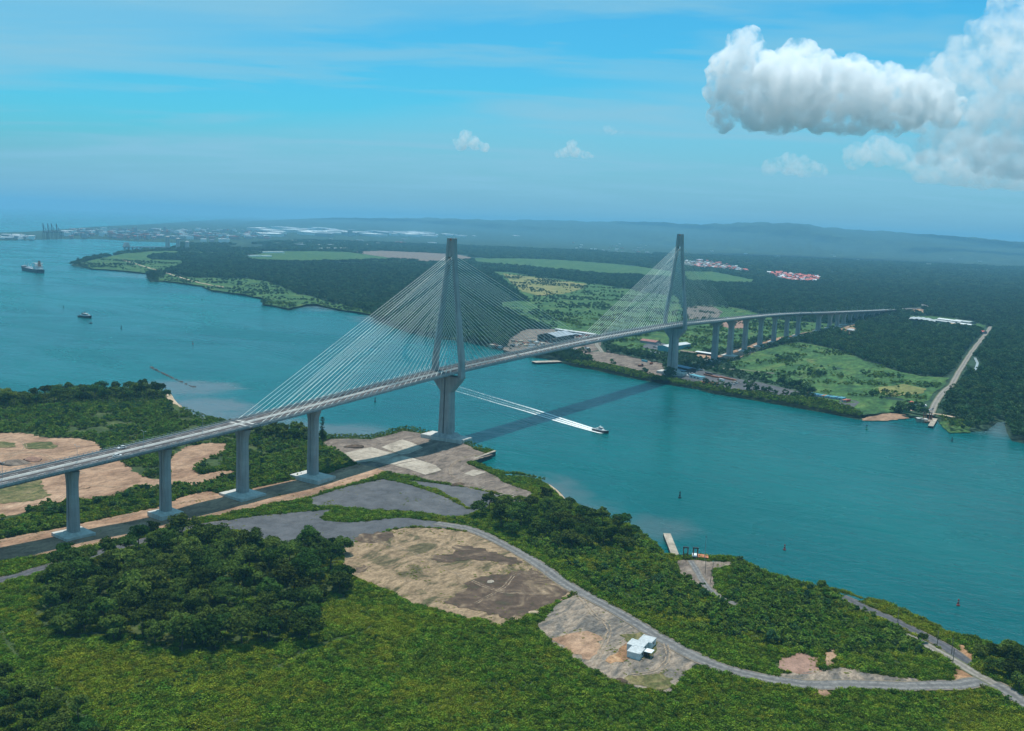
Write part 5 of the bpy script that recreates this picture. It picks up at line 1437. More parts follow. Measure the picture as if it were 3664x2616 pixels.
one(728, 868, 60, 36, 24, 2, 'storage_hall', 'white storage hall on the bay shore')
one(792, 867, 60, 36, 24, 2, 'storage_hall', 'larger white storage hall right of the dark shed')
one(812, 867, 36, 36, 22, 2, 'storage_hall', 'small white storage hall at the right of the shore group')
one(758, 868, 50, 30, 18, 3, 'storage_hall', 'dark shed between the white storage halls')
one(1190, 893, 260, 26, 10, 2, 'long_building', 'long white building at the edge of the far field', yaw_px((1120, 894), (1250, 893))[0])
one(970, 906, 160, 20, 8, 2, 'long_building', 'long pale building left of the far field', yaw_px((935, 906), (1000, 906))[0])
for u, lb in ((910, 'left white-tented shed on the far field'), (950, 'right white-tented shed on the far field')):
    one(u, 919, 60, 20, 7, 2, 'tent_shed', lb, yaw_px((895, 919), (965, 919))[0])
for i, u in enumerate((163, 180, 193, 211)):
    p = gz(u, 857)
    e = empty('port_crane', (p[0], p[1], 3.0), rzcity + 0.5)
    tag(e, '%s of the four tall quay cranes at the port' % ['leftmost', 'second from left', 'third from left', 'rightmost'][i], 'crane', 'quay cranes')
    for sx_ in (-1, 1):
        for sy_ in (-1, 1):
            b = MB(); b.box((sx_ * 10, sy_ * 11, 22), (2.2, 2.2, 44)); b.build('leg', M['dark'], e)
    b = MB(); b.box((-8, 0, 45), (70, 4, 4)); b.build('bridge_beam', M['dark'], e)
    b = MB(); b.box((26, 0, 68), (4, 4, 56), rot=Matrix.Rotation(0.18, 3, 'Y')); b.build('boom', M['dark'], e)
    b = MB(); b.tube((0, 0, 46), (4, 0, 72), 1.4, n=5); b.tube((4, 0, 72), (30, 0, 92), 0.9, n=4); b.tube((4, 0, 72), (-38, 0, 46), 0.9, n=4); b.build('mast', M['dark'], e)
    b = MB(); b.box((-14, 0, 49), (14, 7, 6)); b.build('machine_house', M['steel'], e)
for u, v, h_, lb in ((600, 893, 62, 'left concrete silo tower on the bay shore'), (637, 890, 50, 'right concrete silo tower on the bay shore'), (670, 890, 34, 'short silo right of the two silo towers')):
    e = empty('silo', gz(u, v)); tag(e, lb, 'silo')
    b = MB(); b.lathe([(11, 0), (11, h_)], n=18); b.build('shell', M['pale_concrete'], e)
    b = MB(); b.lathe([(12, h_), (12, h_ + 3), (5, h_ + 8)], n=18); b.build('cap', M['concrete'], e)
p, q = G(440, 887, 10), G(592, 887, 10)
L = float(np.hypot(q[0] - p[0], q[1] - p[1])); rz = math.atan2(q[1] - p[1], q[0] - p[0])
e = empty('conveyor_jetty', ((p[0] + q[0]) / 2, (p[1] + q[1]) / 2, 0), rz); tag(e, 'long conveyor jetty reaching into the bay from the silos', 'jetty')
b = MB(); b.box((0, 0, 14), (L, 10, 5)); b.build('deck', M['steel'], e)
for i in range(11):
    b = MB(); b.box((-L / 2 + L * (i + 0.5) / 11, 0, 5.5), (8, 12, 13)); b.build('trestle', M['pale_concrete'], e)
b = MB(); b.box((-L / 2 + 20, 0, 26), (34, 20, 22), taper=0.6); b.build('loader_house', M['concrete'], e)

# ------------------------------------------------------------------ ships, boats, buoys
def hull_mesh(L, B, fb, draft, bowrise, full=0.5, stern=0.85):
    b = MB()
    rings = []
    for t_ in np.linspace(0, 1, 15):
        x = -L / 2 + L * t_
        k = 1.0 if t_ < 0.62 else math.sqrt(max(0.0, 1 - ((t_ - 0.62) / 0.38) ** (1.6 + full)))
        if t_ < 0.12: k *= stern + (1 - stern) * t_ / 0.12
        k = max(k, 0.02)
        top = fb + bowrise * max(0.0, (t_ - 0.6) / 0.4) ** 1.6
        hb = B / 2 * k
        x2 = x + (0.06 * L * max(0, (t_ - 0.7) / 0.3) if t_ > 0.7 else 0)
        rings.append([(x, -hb * 0.62, -draft), (x, -hb * 0.9, 0.0), (x2, -hb, top), (x2, hb, top), (x, hb * 0.9, 0.0), (x, hb * 0.62, -draft)])
    b.loft(rings)
    return b
# pilot launch at speed
pa, pb_ = G(2122, 1539, 0), G(2176, 1552, 0)
rz = math.atan2(pb_[1] - pa[1], pb_[0] - pa[0])
boat_dir = Vector((math.cos(rz), math.sin(rz), 0))
c = (pa + pb_) / 2
e = empty('pilot_boat', (c[0], c[1], 0.15), rz); tag(e, 'black-hulled pilot boat with pale cabin speeding ahead of a white wake', 'boat')
LB = float(np.hypot(pb_[0] - pa[0], pb_[1] - pa[1])) * 0.98
hull_mesh(LB, 5.8, 1.9, 0.8, 1.0).build('hull', M['dark'], e)
b = MB(); b.loft([[(-LB * 0.46, -2.5, 1.93), (LB * 0.2, -2.6, 1.98), (LB * 0.42, -0.6, 2.6), (LB * 0.42, 0.6, 2.6), (LB * 0.2, 2.6, 1.98), (-LB * 0.46, 2.5, 1.93)], [(-LB * 0.46, -2.5, 2.0), (LB * 0.2, -2.6, 2.08), (LB * 0.42, -0.6, 2.75), (LB * 0.42, 0.6, 2.75), (LB * 0.2, 2.6, 2.08), (-LB * 0.46, 2.5, 2.0)]]); b.build('deck', M['steel'], e)
b = MB(); b.loft([[(-3.0, -1.9, 2.05), (4.2, -1.7, 2.05), (4.2, 1.7, 2.05), (-3.0, 1.9, 2.05)], [(-2.6, -1.6, 3.6), (2.9, -1.4, 3.6), (2.9, 1.4, 3.6), (-2.6, 1.6, 3.6)]]); b.build('cabin', M['offwhite'], e)
b = MB(); b.loft([[(-1.6, -1.5, 3.62), (2.6, -1.35, 3.62), (2.6, 1.35, 3.62), (-1.6, 1.5, 3.62)], [(-1.4, -1.35, 4.7), (1.9, -1.2, 4.7), (1.9, 1.2, 4.7), (-1.4, 1.35, 4.7)]]); wh = b.build('wheelhouse', M['glass'], e)
b = MB(); b.box((0.2, 0, 4.82), (4.2, 3.2, 0.22)); b.build('roof', M['white'], wh)
b = MB(); b.tube((-0.6, 0, 4.9), (-0.9, 0, 7.0), 0.1, 0.05, 5); b.box((-0.75, 0, 6.0), (0.3, 1.8, 0.2)); b.box((-0.7, 0, 5.4), (0.7, 1.2, 0.25)); b.build('mast', M['white'], e)
b = MB(); b.box((-4.6, 0, 2.6), (1.6, 2.4, 1.3)); b.build('locker', M['white'], e)
b = MB()
for s in (-1, 1):
    for k in range(8):
        x = -LB * 0.44 + k * LB * 0.11
        b.tube((x, s * 2.45 * (1 if k < 6 else 0.8), 2.0), (x, s * 2.45 * (1 if k < 6 else 0.8), 2.95), 0.04, n=4)
    b.tube((-LB * 0.44, s * 2.45, 2.95), (LB * 0.2, s * 2.45, 2.95), 0.04, n=4)
b.build('guard_rail', M['steel'], e)
# wake of foam
mk, t, out = new_mat('foam')
uvn = t.n('ShaderNodeUVMap'); uvn.uv_map = 'UVMap'
us, vs_, _z = t.sep(uvn.outputs[0])
co = t.n('ShaderNodeTexCoord').outputs['Object']
nf = t.noise(co, 0.55, 5, 0.65, 0.4)
nb_ = t.noise(t.xyz(t.m('MULTIPLY', us, 3.0), t.m('MULTIPLY', vs_, 5.0), 0), 3.0, 4, 0.6)
ctr = t.m('ABSOLUTE', t.m('SUBTRACT', vs_, 0.5))
edge = t.smooth(t.m('ABSOLUTE', t.m('SUBTRACT', ctr, 0.36)), 0.0, 0.15, 1.0, 0.0)
midl = t.smooth(ctr, 0.0, 0.15, 0.6, 0.0)
prof_ = t.m('MAXIMUM', edge, midl)
rim = t.smooth(t.m('ADD', ctr, t.m('MULTIPLY', t.m('SUBTRACT', nf, 0.5), 0.20)), 0.36, 0.50, 1.0, 0.0)
fade = t.smooth(us, 0.05, 0.60, 0.95, 0.10)
core = t.smooth(us, 0.0, 0.24, 1.0, 0.0)
amt = t.m('ADD', t.m('MULTIPLY', prof_, fade), t.m('MULTIPLY', core, 0.8))
amt = t.m('MULTIPLY', t.smooth(t.m('ADD', amt, t.m('MULTIPLY', t.m('SUBTRACT', t.m('ADD', t.m('MULTIPLY', nf, 0.6), t.m('MULTIPLY', nb_, 0.4)), 0.5), 2.8)), 0.15, 1.35), rim)
amt = t.m('MULTIPLY', amt, t.smooth(us, 0.55, 1.0, 0.92, 0.0))
dif = t.n('ShaderNodeBsdfDiffuse'); dif.inputs[0].default_value = (0.82, 0.86, 0.86, 1)
trn = t.n('ShaderNodeBsdfTransparent')
mx = t.n('ShaderNodeMixShader'); t.put(mx.inputs[0], amt)
t.t.links.new(trn.outputs[0], mx.inputs[1]); t.t.links.new(dif.outputs[0], mx.inputs[2]); t.t.links.new(mx.outputs[0], out.inputs[0])
def wake(label, px, w0, w1, mat, n=70):
    path = smooth_path(to_world(px, 0.1), 3.0)
    tan = np.gradient(path, axis=0); nr = np.stack([-tan[:, 1], tan[:, 0]], 1) / np.linalg.norm(tan, axis=1)[:, None]
    b = MB(); cols = 14; uv = []
    rg = np.random.default_rng(4)
    for i, p in enumerate(path):
        f_ = i / (len(path) - 1); wd = w0 + (w1 - w0) * f_ ** 0.45
        for c in range(cols + 1):
            k = c / cols
            q = p + nr[i] * (k - 0.5) * wd
            hgt_ = 0.12 + 0.28 * (1 - f_) * math.exp(-((abs(k - 0.5) - 0.36) / 0.09) ** 2) + rg.uniform(0, 0.10)
            b.v.append((q[0], q[1], hgt_)); uv.append((f_, k))
    for i in range(len(path) - 1):
        for c in range(cols):
            a0 = i * (cols + 1) + c
            b.f.append((a0, a0 + 1, a0 + cols + 2, a0 + cols + 1)); b.mi.append(0)
    me = b.mesh('wake', mat)
    ul = me.uv_layers.new(name='UVMap')
    for lp in me.loops: ul.data[lp.index].uv = uv[lp.vertex_index]
    if me.polygons[0].normal.z < 0: me.flip_normals()
    o = link('wake', me); tag(o, label, 'wake', kind='stuff')
    return o
wake('broad white foam wake trailing behind the pilot boat', [(2162, 1550), (2122, 1539), (2000, 1502), (1900, 1470), (1800, 1441), (1700, 1411), (1600, 1381), (1500, 1352), (1400, 1324), (1200, 1270), (1050, 1230)], 8.5, 40.0, mk)

# tanker
pa, pb_ = G(146, 978, 0), G(84, 966, 0)
rz = math.atan2(pb_[1] - pa[1], pb_[0] - pa[0]); LT = float(np.hypot(pb_[0] - pa[0], pb_[1] - pa[1])); c = (pa + pb_) / 2
e = empty('tanker_ship', (c[0], c[1], 0), rz); tag(e, 'dark-hulled tanker with white superstructure and orange funnel leaving the channel', 'ship')
hull_mesh(LT, 27, 11, 4, 3.5, 1.2).build('hull', M['dark'], e)
b = MB(); b.box((-4, 0, 11.1), (LT * 0.84, 23, 0.4)); b.build('deck', M['roof_grey'], e)
b = MB(); b.box((-LT * 0.36, 0, 17), (18, 24, 12)); b.box((-LT * 0.355, 0, 25), (14, 18, 5)); b.build('superstructure', M['white'], e)
b = MB(); b.box((-LT * 0.33, 0, 29), (9, 30, 3)); b.build('bridge_wing', M['white'], e)
b = MB(); b.box((-LT * 0.43, 0, 28), (8, 7, 16), taper=0.8); b.build('funnel', M['orange'], e)
b = MB(); b.box((-LT * 0.43, 0, 36.8), (6.2, 5.4, 2.0)); b.build('funnel_top', M['dark'], e)
b = MB(); b.box((0, 0, 13.2), (LT * 0.6, 3, 2.4)); b.build('pipe_rack', M['offwhite'], e)
for x in (LT * 0.02, LT * 0.2):
    b = MB(); b.tube((x, 0, 11), (x, 0, 24), 1.0, n=6); b.tube((x, 0, 22), (x + 14, 4, 18), 0.6, n=5); b.build('deck_crane', M['offwhite'], e)
b = MB(); b.box((LT * 0.44, 0, 14.6), (14, 12, 1.2)); b.tube((LT * 0.42, 0, 14), (LT * 0.42, 0, 26), 0.5, n=5); b.build('forecastle', M['offwhite'], e)
b = MB(); b.box((-LT * 0.49, 0, 13), (12, 12, 2)); b.build('stern_deck', M['offwhite'], e)
# tug
pa, pb_ = G(286, 1134, 0), G(324, 1138, 0)
rz = math.atan2(pb_[1] - pa[1], pb_[0] - pa[0]); c = (pa + pb_) / 2
e = empty('tug_boat', (c[0], c[1], 0), rz); tag(e, 'dark tug boat with stacked white wheelhouse in the upper left channel', 'boat')
hull_mesh(30, 11, 3.2, 1.5, 1.6, 1.0).build('hull', M['dark'], e)
b = MB(); b.box((0, 0, 4.4), (17, 7.5, 2.6)); b.build('deckhouse', M['offwhite'], e)
b = MB(); b.box((1, 0, 6.6), (8, 5.6, 1.9)); b.build('wheelhouse', M['glass'], e)
b = MB(); b.box((1, 0, 7.75), (9.5, 6.8, 0.5)); b.build('roof', M['white'], e)
b = MB(); b.tube((0, 0, 8), (0, 0, 13), 0.35, n=5); b.box((0, 0, 10.5), (1.4, 4, 0.8)); b.build('mast', M['dark'], e)
for s in (-1, 1):
    b = MB(); b.box((-5, s * 2.2, 7.2), (2, 1.4, 3.4)); b.build('funnel', M['dark'], e)
b = MB(); b.box((10.5, 0, 4.2), (3, 4, 2)); b.build('winch', M['white'], e)
p = G(325, 1157, 0); e = empty('skiff', (p[0], p[1], 0), 0.4); tag(e, 'small dark skiff drifting below the tug boat', 'boat')
hull_mesh(9, 3, 0.9, 0.4, 0.5).build('hull', M['dark'], e); b = MB(); b.box((-1, 0, 1.2), (2, 1.6, 0.8)); b.build('console', M['dark'], e)
for u, v, L, lb in ((40, 846, 120, 'white ferry moored at the far left quay'), (75, 850, 150, 'white cruise ship beside the far left quay')):
    p = G(u, v + 9, 0); e = empty('moored_ship', (p[0], p[1], 0), rzcity); tag(e, lb, 'ship')
    hull_mesh(L, 22, 9, 3, 3).build('hull', M['white'], e)
    b = MB(); b.box((-4, 0, 14), (L * 0.7, 18, 10)); b.build('superstructure', M['offwhite'], e)
    b = MB(); b.box((-L * 0.2, 0, 22), (10, 8, 8)); b.build('funnel', M['white'], e)
# buoys
def buoy(u, v, col, s, label):
    p = G(u, v, 0); s *= 0.85
    e = empty('channel_buoy', (p[0], p[1], 0), random.uniform(0, 3)); e.scale = (s, s, s)
    b = MB(); b.lathe([(0.6, -0.8), (1.25, -0.3), (1.3, 0.6), (1.1, 0.9)], n=12); b.build('float', M[col], e)
    b = MB()
    for k in range(4):
        a_ = k * math.pi / 2
        b.tube((math.cos(a_) * 0.85, math.sin(a_) * 0.85, 0.85), (math.cos(a_) * 0.35, math.sin(a_) * 0.35, 4.0), 0.09, n=4)
    b.box((0, 0, 2.2), (1.0, 1.0, 1.5)); b.build('lattice', M[col], e)
    b = MB(); b.lathe([(0.6, 4.0), (0.6, 5.0), (0.15, 5.5)], n=8); b.build('topmark', M['dark' if col != 'red' else 'red'], e)
    tag(e, label, 'buoy', 'channel buoys')
for u, v, col, s, lb in ((2432, 1782, 'dark', 1.15, 'large dark buoy in mid-channel right of the quay'), (2807, 1968, 'red', 0.85, 'red buoy off the near ferry landing'), (3428, 2167, 'red', 0.85, 'red buoy near the right edge of the water'), (1342, 1438, 'dark', 1.1, 'dark buoy under the bridge deck left of the tower'), (690, 1232, 'red', 1.1, 'red and white buoy left of the cable fan'),
                         (434, 1175, 'dark', 1.2, 'dark buoy right of the tug boat'), (723, 1075, 'dark', 1.2, 'dark buoy off the far wooded shore'), (227, 1100, 'dark', 1.1, 'dark buoy above the tug boat'), (3101, 1537, 'green_paint', 1.2, 'green buoy off the far earth bank'), (3406, 1577, 'dark', 0.9, 'thin dark buoy right of the far jetty')):
    buoy(u, v, col, s, lb)
# rock breakwater off the mangrove point
pts = smooth_path(to_world([(538, 1313), (560, 1324), (590, 1340), (620, 1354), (645, 1366), (690, 1385)], 0), 2.2)
bw = empty('rock_breakwater', (0, 0, 0)); tag(bw, 'broken line of dark rocks off the mangrove point', 'breakwater')
for i, q in enumerate(pts):
    if random.random() < 0.35 + 0.3 * (i > len(pts) * 0.7): continue
    b = MB(); s = random.uniform(0.7, 1.7)
    rg = np.random.default_rng(i)
    b.lathe([(1.2 * s, -1), (1.5 * s * rg.uniform(.8, 1.1), 0.0), (1.1 * s * rg.uniform(.7, 1.1), 0.5 * s), (0.3 * s, 0.75 * s)], (q[0] + rg.normal() * 0.6, q[1] + rg.normal() * 0.6, 0), 7)
    b.build('rock', M['rock'], bw)

def heap(u, v, r, h_, mat, label):
    p = gz(u, v); rg = np.random.default_rng(int(u))
    b = MB(); n = 14
    rings = []
    for q, (k, z) in enumerate(((1.0, 0.0), (0.8, 0.35), (0.5, 0.75), (0.2, 0.97), (0.03, 1.0))):
        rings.append([(r * k * (1 + rg.uniform(-0.22, 0.22)) * math.cos(6.283 * i / n), r * k * (1 + rg.uniform(-0.22, 0.22)) * math.sin(6.283 * i / n) * 0.7, h_ * z * rg.uniform(0.8, 1.1) + 0.2) for i in range(n)])
    b.loft(rings); me = b.mesh('spoil_heap', M[mat])
    for q in me.polygons: q.use_smooth = True
    o = link('spoil_heap', me); o.location = p; o.rotation_euler = (0, 0, rg.uniform(0, 3))
    tag(o, label, 'spoil heap')
for args in ((118, 1648, 9, 2.6, 'red_dirt', 'low reddish spoil heap on the graded earth at left'), (60, 1660, 12, 3.0, 'quay_dirt', 'grey-brown spoil heap beside the viaduct at left'), (300, 1742, 6, 1.4, 'dirt', 'small tan spoil heap below the deck'), (1640, 1735, 7, 1.8, 'mud', 'dark spoil heap at the edge of the quay'), (1270, 1600, 9, 1.6, 'mud', 'dark low spoil heap on the quay near the bushes'),
             (1910, 2195, 4, 1.0, 'sand', 'small pale heap at the corner of the dirt lot'), (2225, 2445, 4, 1.2, 'mud', 'dark little heap at the bottom of the gravel lot'), (1755, 2085, 3, 0.8, 'slab', 'pale rubble heap in the middle of the dirt lot')):
    heap(*args)
for i in range(26):
    u = random.uniform(1720, 1880); v = 1748 + (u - 1700) * 0.24 + random.uniform(-8, 14)
    p = gz(u, v); b = MB(); b.box((0, 0, 0.5), (random.uniform(1.2, 4.0), random.uniform(0.6, 1.6), random.uniform(0.4, 0.9)))
    o = b.build('concrete_piece', M['slab']); o.location = p; o.rotation_euler = (0, 0, random.uniform(0, 3)); tag(o, 'broken concrete piece on the rubble-strewn gravel strip', 'rubble', 'rubble behind the shoreline grove')
# ------------------------------------------------------------------ vegetation
def leaf_quad(b, c, nrm, sx, sy, rg, bend=0.0):
    n_ = nrm / (np.linalg.norm(nrm) + 1e-9)
    a = np.cross(n_, rg.normal(size=3)); a /= (np.linalg.norm(a) + 1e-9)
    e = np.cross(n_, a)
    k = len(b.v)
    b.v += [tuple(c - a * sx), tuple(c - e * sy * 0.7 + a * sx * 0.1), tuple(c + a * sx - n_ * bend), tuple(c + e * sy * 0.7)]
    b.f.append((k, k + 1, k + 2, k + 3)); b.mi.append(b.cur)
def blob(b, c, r, n, size, rg, upb=0.35):
    for _ in range(n):
        d = rg.normal(size=3); d /= np.linalg.norm(d)
        if d[2] < -0.35: d[2] = -d[2]
        k = rg.uniform(0.62, 1.03)
        p = np.array(c) + d * np.array(r) * k
        nr = d + np.array([0, 0, upb]) + rg.normal(size=3) * 0.55
        s_ = size * rg.uniform(0.6, 1.35)
        leaf_quad(b, p, nr, s_, s_ * rg.uniform(0.6, 1.0), rg, s_ * 0.2)
def crown(rg, height, rad, nb, leaves, size, flat=0.5, base=0.45):
    b = MB()
    for i in range(nb):
        ang = rg.uniform(0, 2 * math.pi); rr = rad * math.sqrt(rg.uniform(0, 1)) * 0.78
        top = height * (1 - 0.28 * (rr / rad) ** 2)
        z = rg.uniform(base * height + (top - base * height) * 0.35, top)
        br = rad * rg.uniform(0.26, 0.46)
        blob(b, (rr * math.cos(ang), rr * math.sin(ang), z - br * 0.45), (br, br, br * rg.uniform(flat, flat + 0.3)), leaves, size, rg)
    return b
def trunk(rg, height, rad, r0):
    b = MB()
    z1 = height * 0.5
    lean = rg.normal(size=2) * 0.4
    b.tube((0, 0, -0.6), (lean[0], lean[1], z1), r0, r0 * 0.6, 7)
    for i in range(5):
        a = rg.uniform(0, 6.28); rr = rad * rg.uniform(0.35, 0.75)
        z = z1 * rg.uniform(0.65, 1.0)
        b.tube((lean[0] * z / z1, lean[1] * z / z1, z), (rr * math.cos(a), rr * math.sin(a), height * rg.uniform(0.72, 0.9)), r0 * 0.42, r0 * 0.12, 5)
    return b
PROTO = bpy.data.collections.new('plant_prototypes')      # not linked to the scene
def proto_set(cname, meshes):
    c = bpy.data.collections.new(cname)
    for i, me in enumerate(meshes):
        o = bpy.data.objects.new('%s_%02d' % (cname, i), me)
        c.objects.link(o)
    return c
TREES = []
for i in range(7):
    rg = np.random.default_rng(100 + i)
    hgt, rad = [(12, 6.0), (14, 7.0), (10, 5.5), (15, 6.2), (11, 6.8), (9, 4.6), (13, 5.2)][i]
    cb = crown(rg, hgt, rad, 20 + i % 3 * 3, 62, 0.62, [0.5, 0.42, 0.55, 0.6, 0.38, 0.55, 0.6][i])
    tb = trunk(rg, hgt, rad, 0.32)
    TREES.append((cb.mesh('crown', M['tree_leaf']), tb.mesh('trunk', M['bark']), hgt, rad))
def low_tree(seed, hgt, rad, nb, leaves, size, mat, flat=0.6, base=0.15):
    return crown(np.random.default_rng(seed), hgt, rad, nb, leaves, size, flat, base).mesh('canopy', mat)
WOODP = proto_set('wood_canopy', [low_tree(200 + i, 9 + i, 5.2 + 0.4 * i, 11, 34, 1.0, M['wood_leaf'], 0.6, 0.1) for i in range(5)])
FARP = proto_set('far_canopy', [low_tree(220 + i, 11 + i, 17.0, 26, 16, 2.6, M['far_leaf'], 0.55, 0.05) for i in range(4)])
MIDP = proto_set('mid_canopy', [low_tree(240 + i, 11 + i, 8.5, 15, 24, 1.5, M['far_leaf'], 0.6, 0.05) for i in range(4)])
SHRP = proto_set('shrub_clump', [low_tree(260 + i, 2.4 + 0.25 * i, 1.7, 7, 26, 0.36, M['shrub_leaf'], 0.7, 0.0) for i in range(5)])
def tussock(seed, mat, h=1.7, r=1.25, n=58):
    rg = np.random.default_rng(seed)
    b = MB()
    for _ in range(n):
        a = rg.uniform(0, 6.28); rr = r * math.sqrt(rg.uniform(0, 1))
        o_ = np.array([rr * math.cos(a), rr * math.sin(a), 0.0])
        d = np.array([math.cos(a) * rg.uniform(0.1, 0.8), math.sin(a) * rg.uniform(0.1, 0.8), 1.0]) + rg.normal(size=3) * 0.22
        d /= np.linalg.norm(d)
        L = h * rg.uniform(0.55, 1.15) * (1 - 0.35 * rr / r)
        wv_ = np.cross(d, rg.normal(size=3)); wv_ /= np.linalg.norm(wv_)
        w0 = rg.uniform(0.07, 0.16)
        m_ = o_ + d * L * 0.6; out_ = np.array([math.cos(a), math.sin(a), -0.35])
        tip = o_ + d * L + out_ * L * rg.uniform(0.08, 0.32)
        k = len(b.v)
        b.v += [tuple(o_ - wv_ * w0), tuple(o_ + wv_ * w0), tuple(m_ + wv_ * w0 * 1.3), tuple(tip), tuple(m_ - wv_ * w0 * 1.3)]
        b.f.append((k, k + 1, k + 2, k + 3, k + 4)); b.mi.append(0)
    for _ in range(16):                              # broad leaves among the blades
        a = rg.uniform(0, 6.28); rr = r * math.sqrt(rg.uniform(0, 1)) * 0.9
        leaf_quad(b, np.array([rr * math.cos(a), rr * math.sin(a), h * rg.uniform(0.35, 0.85)]), np.array([0, 0, 1.0]) + rg.normal(size=3) * 0.5, 0.34, 0.3, rg, 0.1)
    return b.mesh('tussock', mat)
GRSP = proto_set('grass_tussock', [tussock(300 + i, M['grass_leaf']) for i in range(5)] + [tussock(310 + i, M['grass_yellow'], 1.5) for i in range(4)])

def scatter_tree_group():
    ng = bpy.data.node_groups.new('scatter', 'GeometryNodeTree')
    ng.interface.new_socket('Geometry', in_out='INPUT', socket_type='NodeSocketGeometry')
    ng.interface.new_socket('Plants', in_out='INPUT', socket_type='NodeSocketCollection')
    ng.interface.new_socket('Geometry', in_out='OUTPUT', socket_type='NodeSocketGeometry')
    N = ng.nodes
    gi = N.new('NodeGroupInput'); go = N.new('NodeGroupOutput')
    ci = N.new('GeometryNodeCollectionInfo'); ci.inputs['Separate Children'].default_value = True; ci.inputs['Reset Children'].default_value = True
    ip = N.new('GeometryNodeInstanceOnPoints'); ip.inputs['Pick Instance'].default_value = True
    def attr(nm, typ):
        a = N.new('GeometryNodeInputNamedAttribute'); a.data_type = typ; a.inputs['Name'].default_value = nm
        return a.outputs['Attribute']
    L = ng.links.new
    L(gi.outputs['Geometry'], ip.inputs['Points']); L(gi.outputs['Plants'], ci.inputs['Collection'])
    L(ci.outputs[0], ip.inputs['Instance'])
    L(attr('idx', 'INT'), ip.inputs['Instance Index']); L(attr('rot', 'FLOAT_VECTOR'), ip.inputs['Rotation']); L(attr('scl', 'FLOAT_VECTOR'), ip.inputs['Scale'])
    L(ip.outputs[0], go.inputs[0])
    return ng
NG = scatter_tree_group()
def scatter(name, label, cat, x, y, z, coll, idx, scl, zs=None):
    n = len(x)
    me = bpy.data.meshes.new(name)
    me.vertices.add(n)
    me.vertices.foreach_set('co', np.stack([x, y, z], 1).astype(np.float32).ravel())
    a = me.attributes.new('idx', 'INT', 'POINT'); a.data.foreach_set('value', np.asarray(idx, np.int32))
    rot = np.stack([rng.normal(0, 0.06, n), rng.normal(0, 0.06, n), rng.uniform(0, 6.283, n)], 1)
    a = me.attributes.new('rot', 'FLOAT_VECTOR', 'POINT'); a.data.foreach_set('vector', rot.astype(np.float32).ravel())
    zz = scl if zs is None else scl * zs
    a = me.attributes.new('scl', 'FLOAT_VECTOR', 'POINT'); a.data.foreach_set('vector', np.stack([scl, scl, zz], 1).astype(np.float32).ravel())
    me.update()
    o = link(name, me)
    md = o.modifiers.new('scatter', 'NODES'); md.node_group = NG
    for it in NG.interface.items_tree:
        if getattr(it, 'in_out', '') == 'INPUT' and it.name == 'Plants':
            md[it.identifier] = coll
    tag(o, label, cat, kind='stuff')
    return o
def vnoise(x, y, s, seed):
    """smooth value noise on the ground"""
    rg = np.random.default_rng(seed); T = rg.uniform(0, 1, (64, 64))
    fx, fy = x / s, y / s
    ix, iy = np.floor(fx).astype(int), np.floor(fy).astype(int)
    tx, ty = fx - ix, fy - iy
    tx = tx * tx * (3 - 2 * tx); ty = ty * ty * (3 - 2 * ty)
    g = lambda i, j: T[i % 64, j % 64]
    return (g(ix, iy) * (1 - tx) + g(ix + 1, iy) * tx) * (1 - ty) + (g(ix, iy + 1) * (1 - tx) + g(ix + 1, iy + 1) * tx) * ty
def field_pts(x0, x1, y0, y1, step, jit=0.5):
    xs, ys = np.meshgrid(np.arange(x0, x1, step), np.arange(y0, y1, step))
    xs = (xs + rng.uniform(-jit, jit, xs.shape) * step).ravel(); ys = (ys + rng.uniform(-jit, jit, ys.shape) * step).ravel()
    u, v, w_ = PX(xs, ys, 3.6)
    k = (w_ > 30) & (u > -260) & (u < 3930) & (v > 700) & (v < 2950)
    return xs[k], ys[k], u[k], v[k], w_[k]
GREEN = ('meadow', 'grass_patch', 'grass')
def hard_mask(u, v, polys):
    k = np.zeros(len(u), bool)
    for p in polys:
        a = np.array(p)
        bb = (u > a[:, 0].min()) & (u < a[:, 0].max()) & (v > a[:, 1].min()) & (v < a[:, 1].max())
        if bb.any():
            k[bb] |= inpoly(u[bb], v[bb], a)
    return k

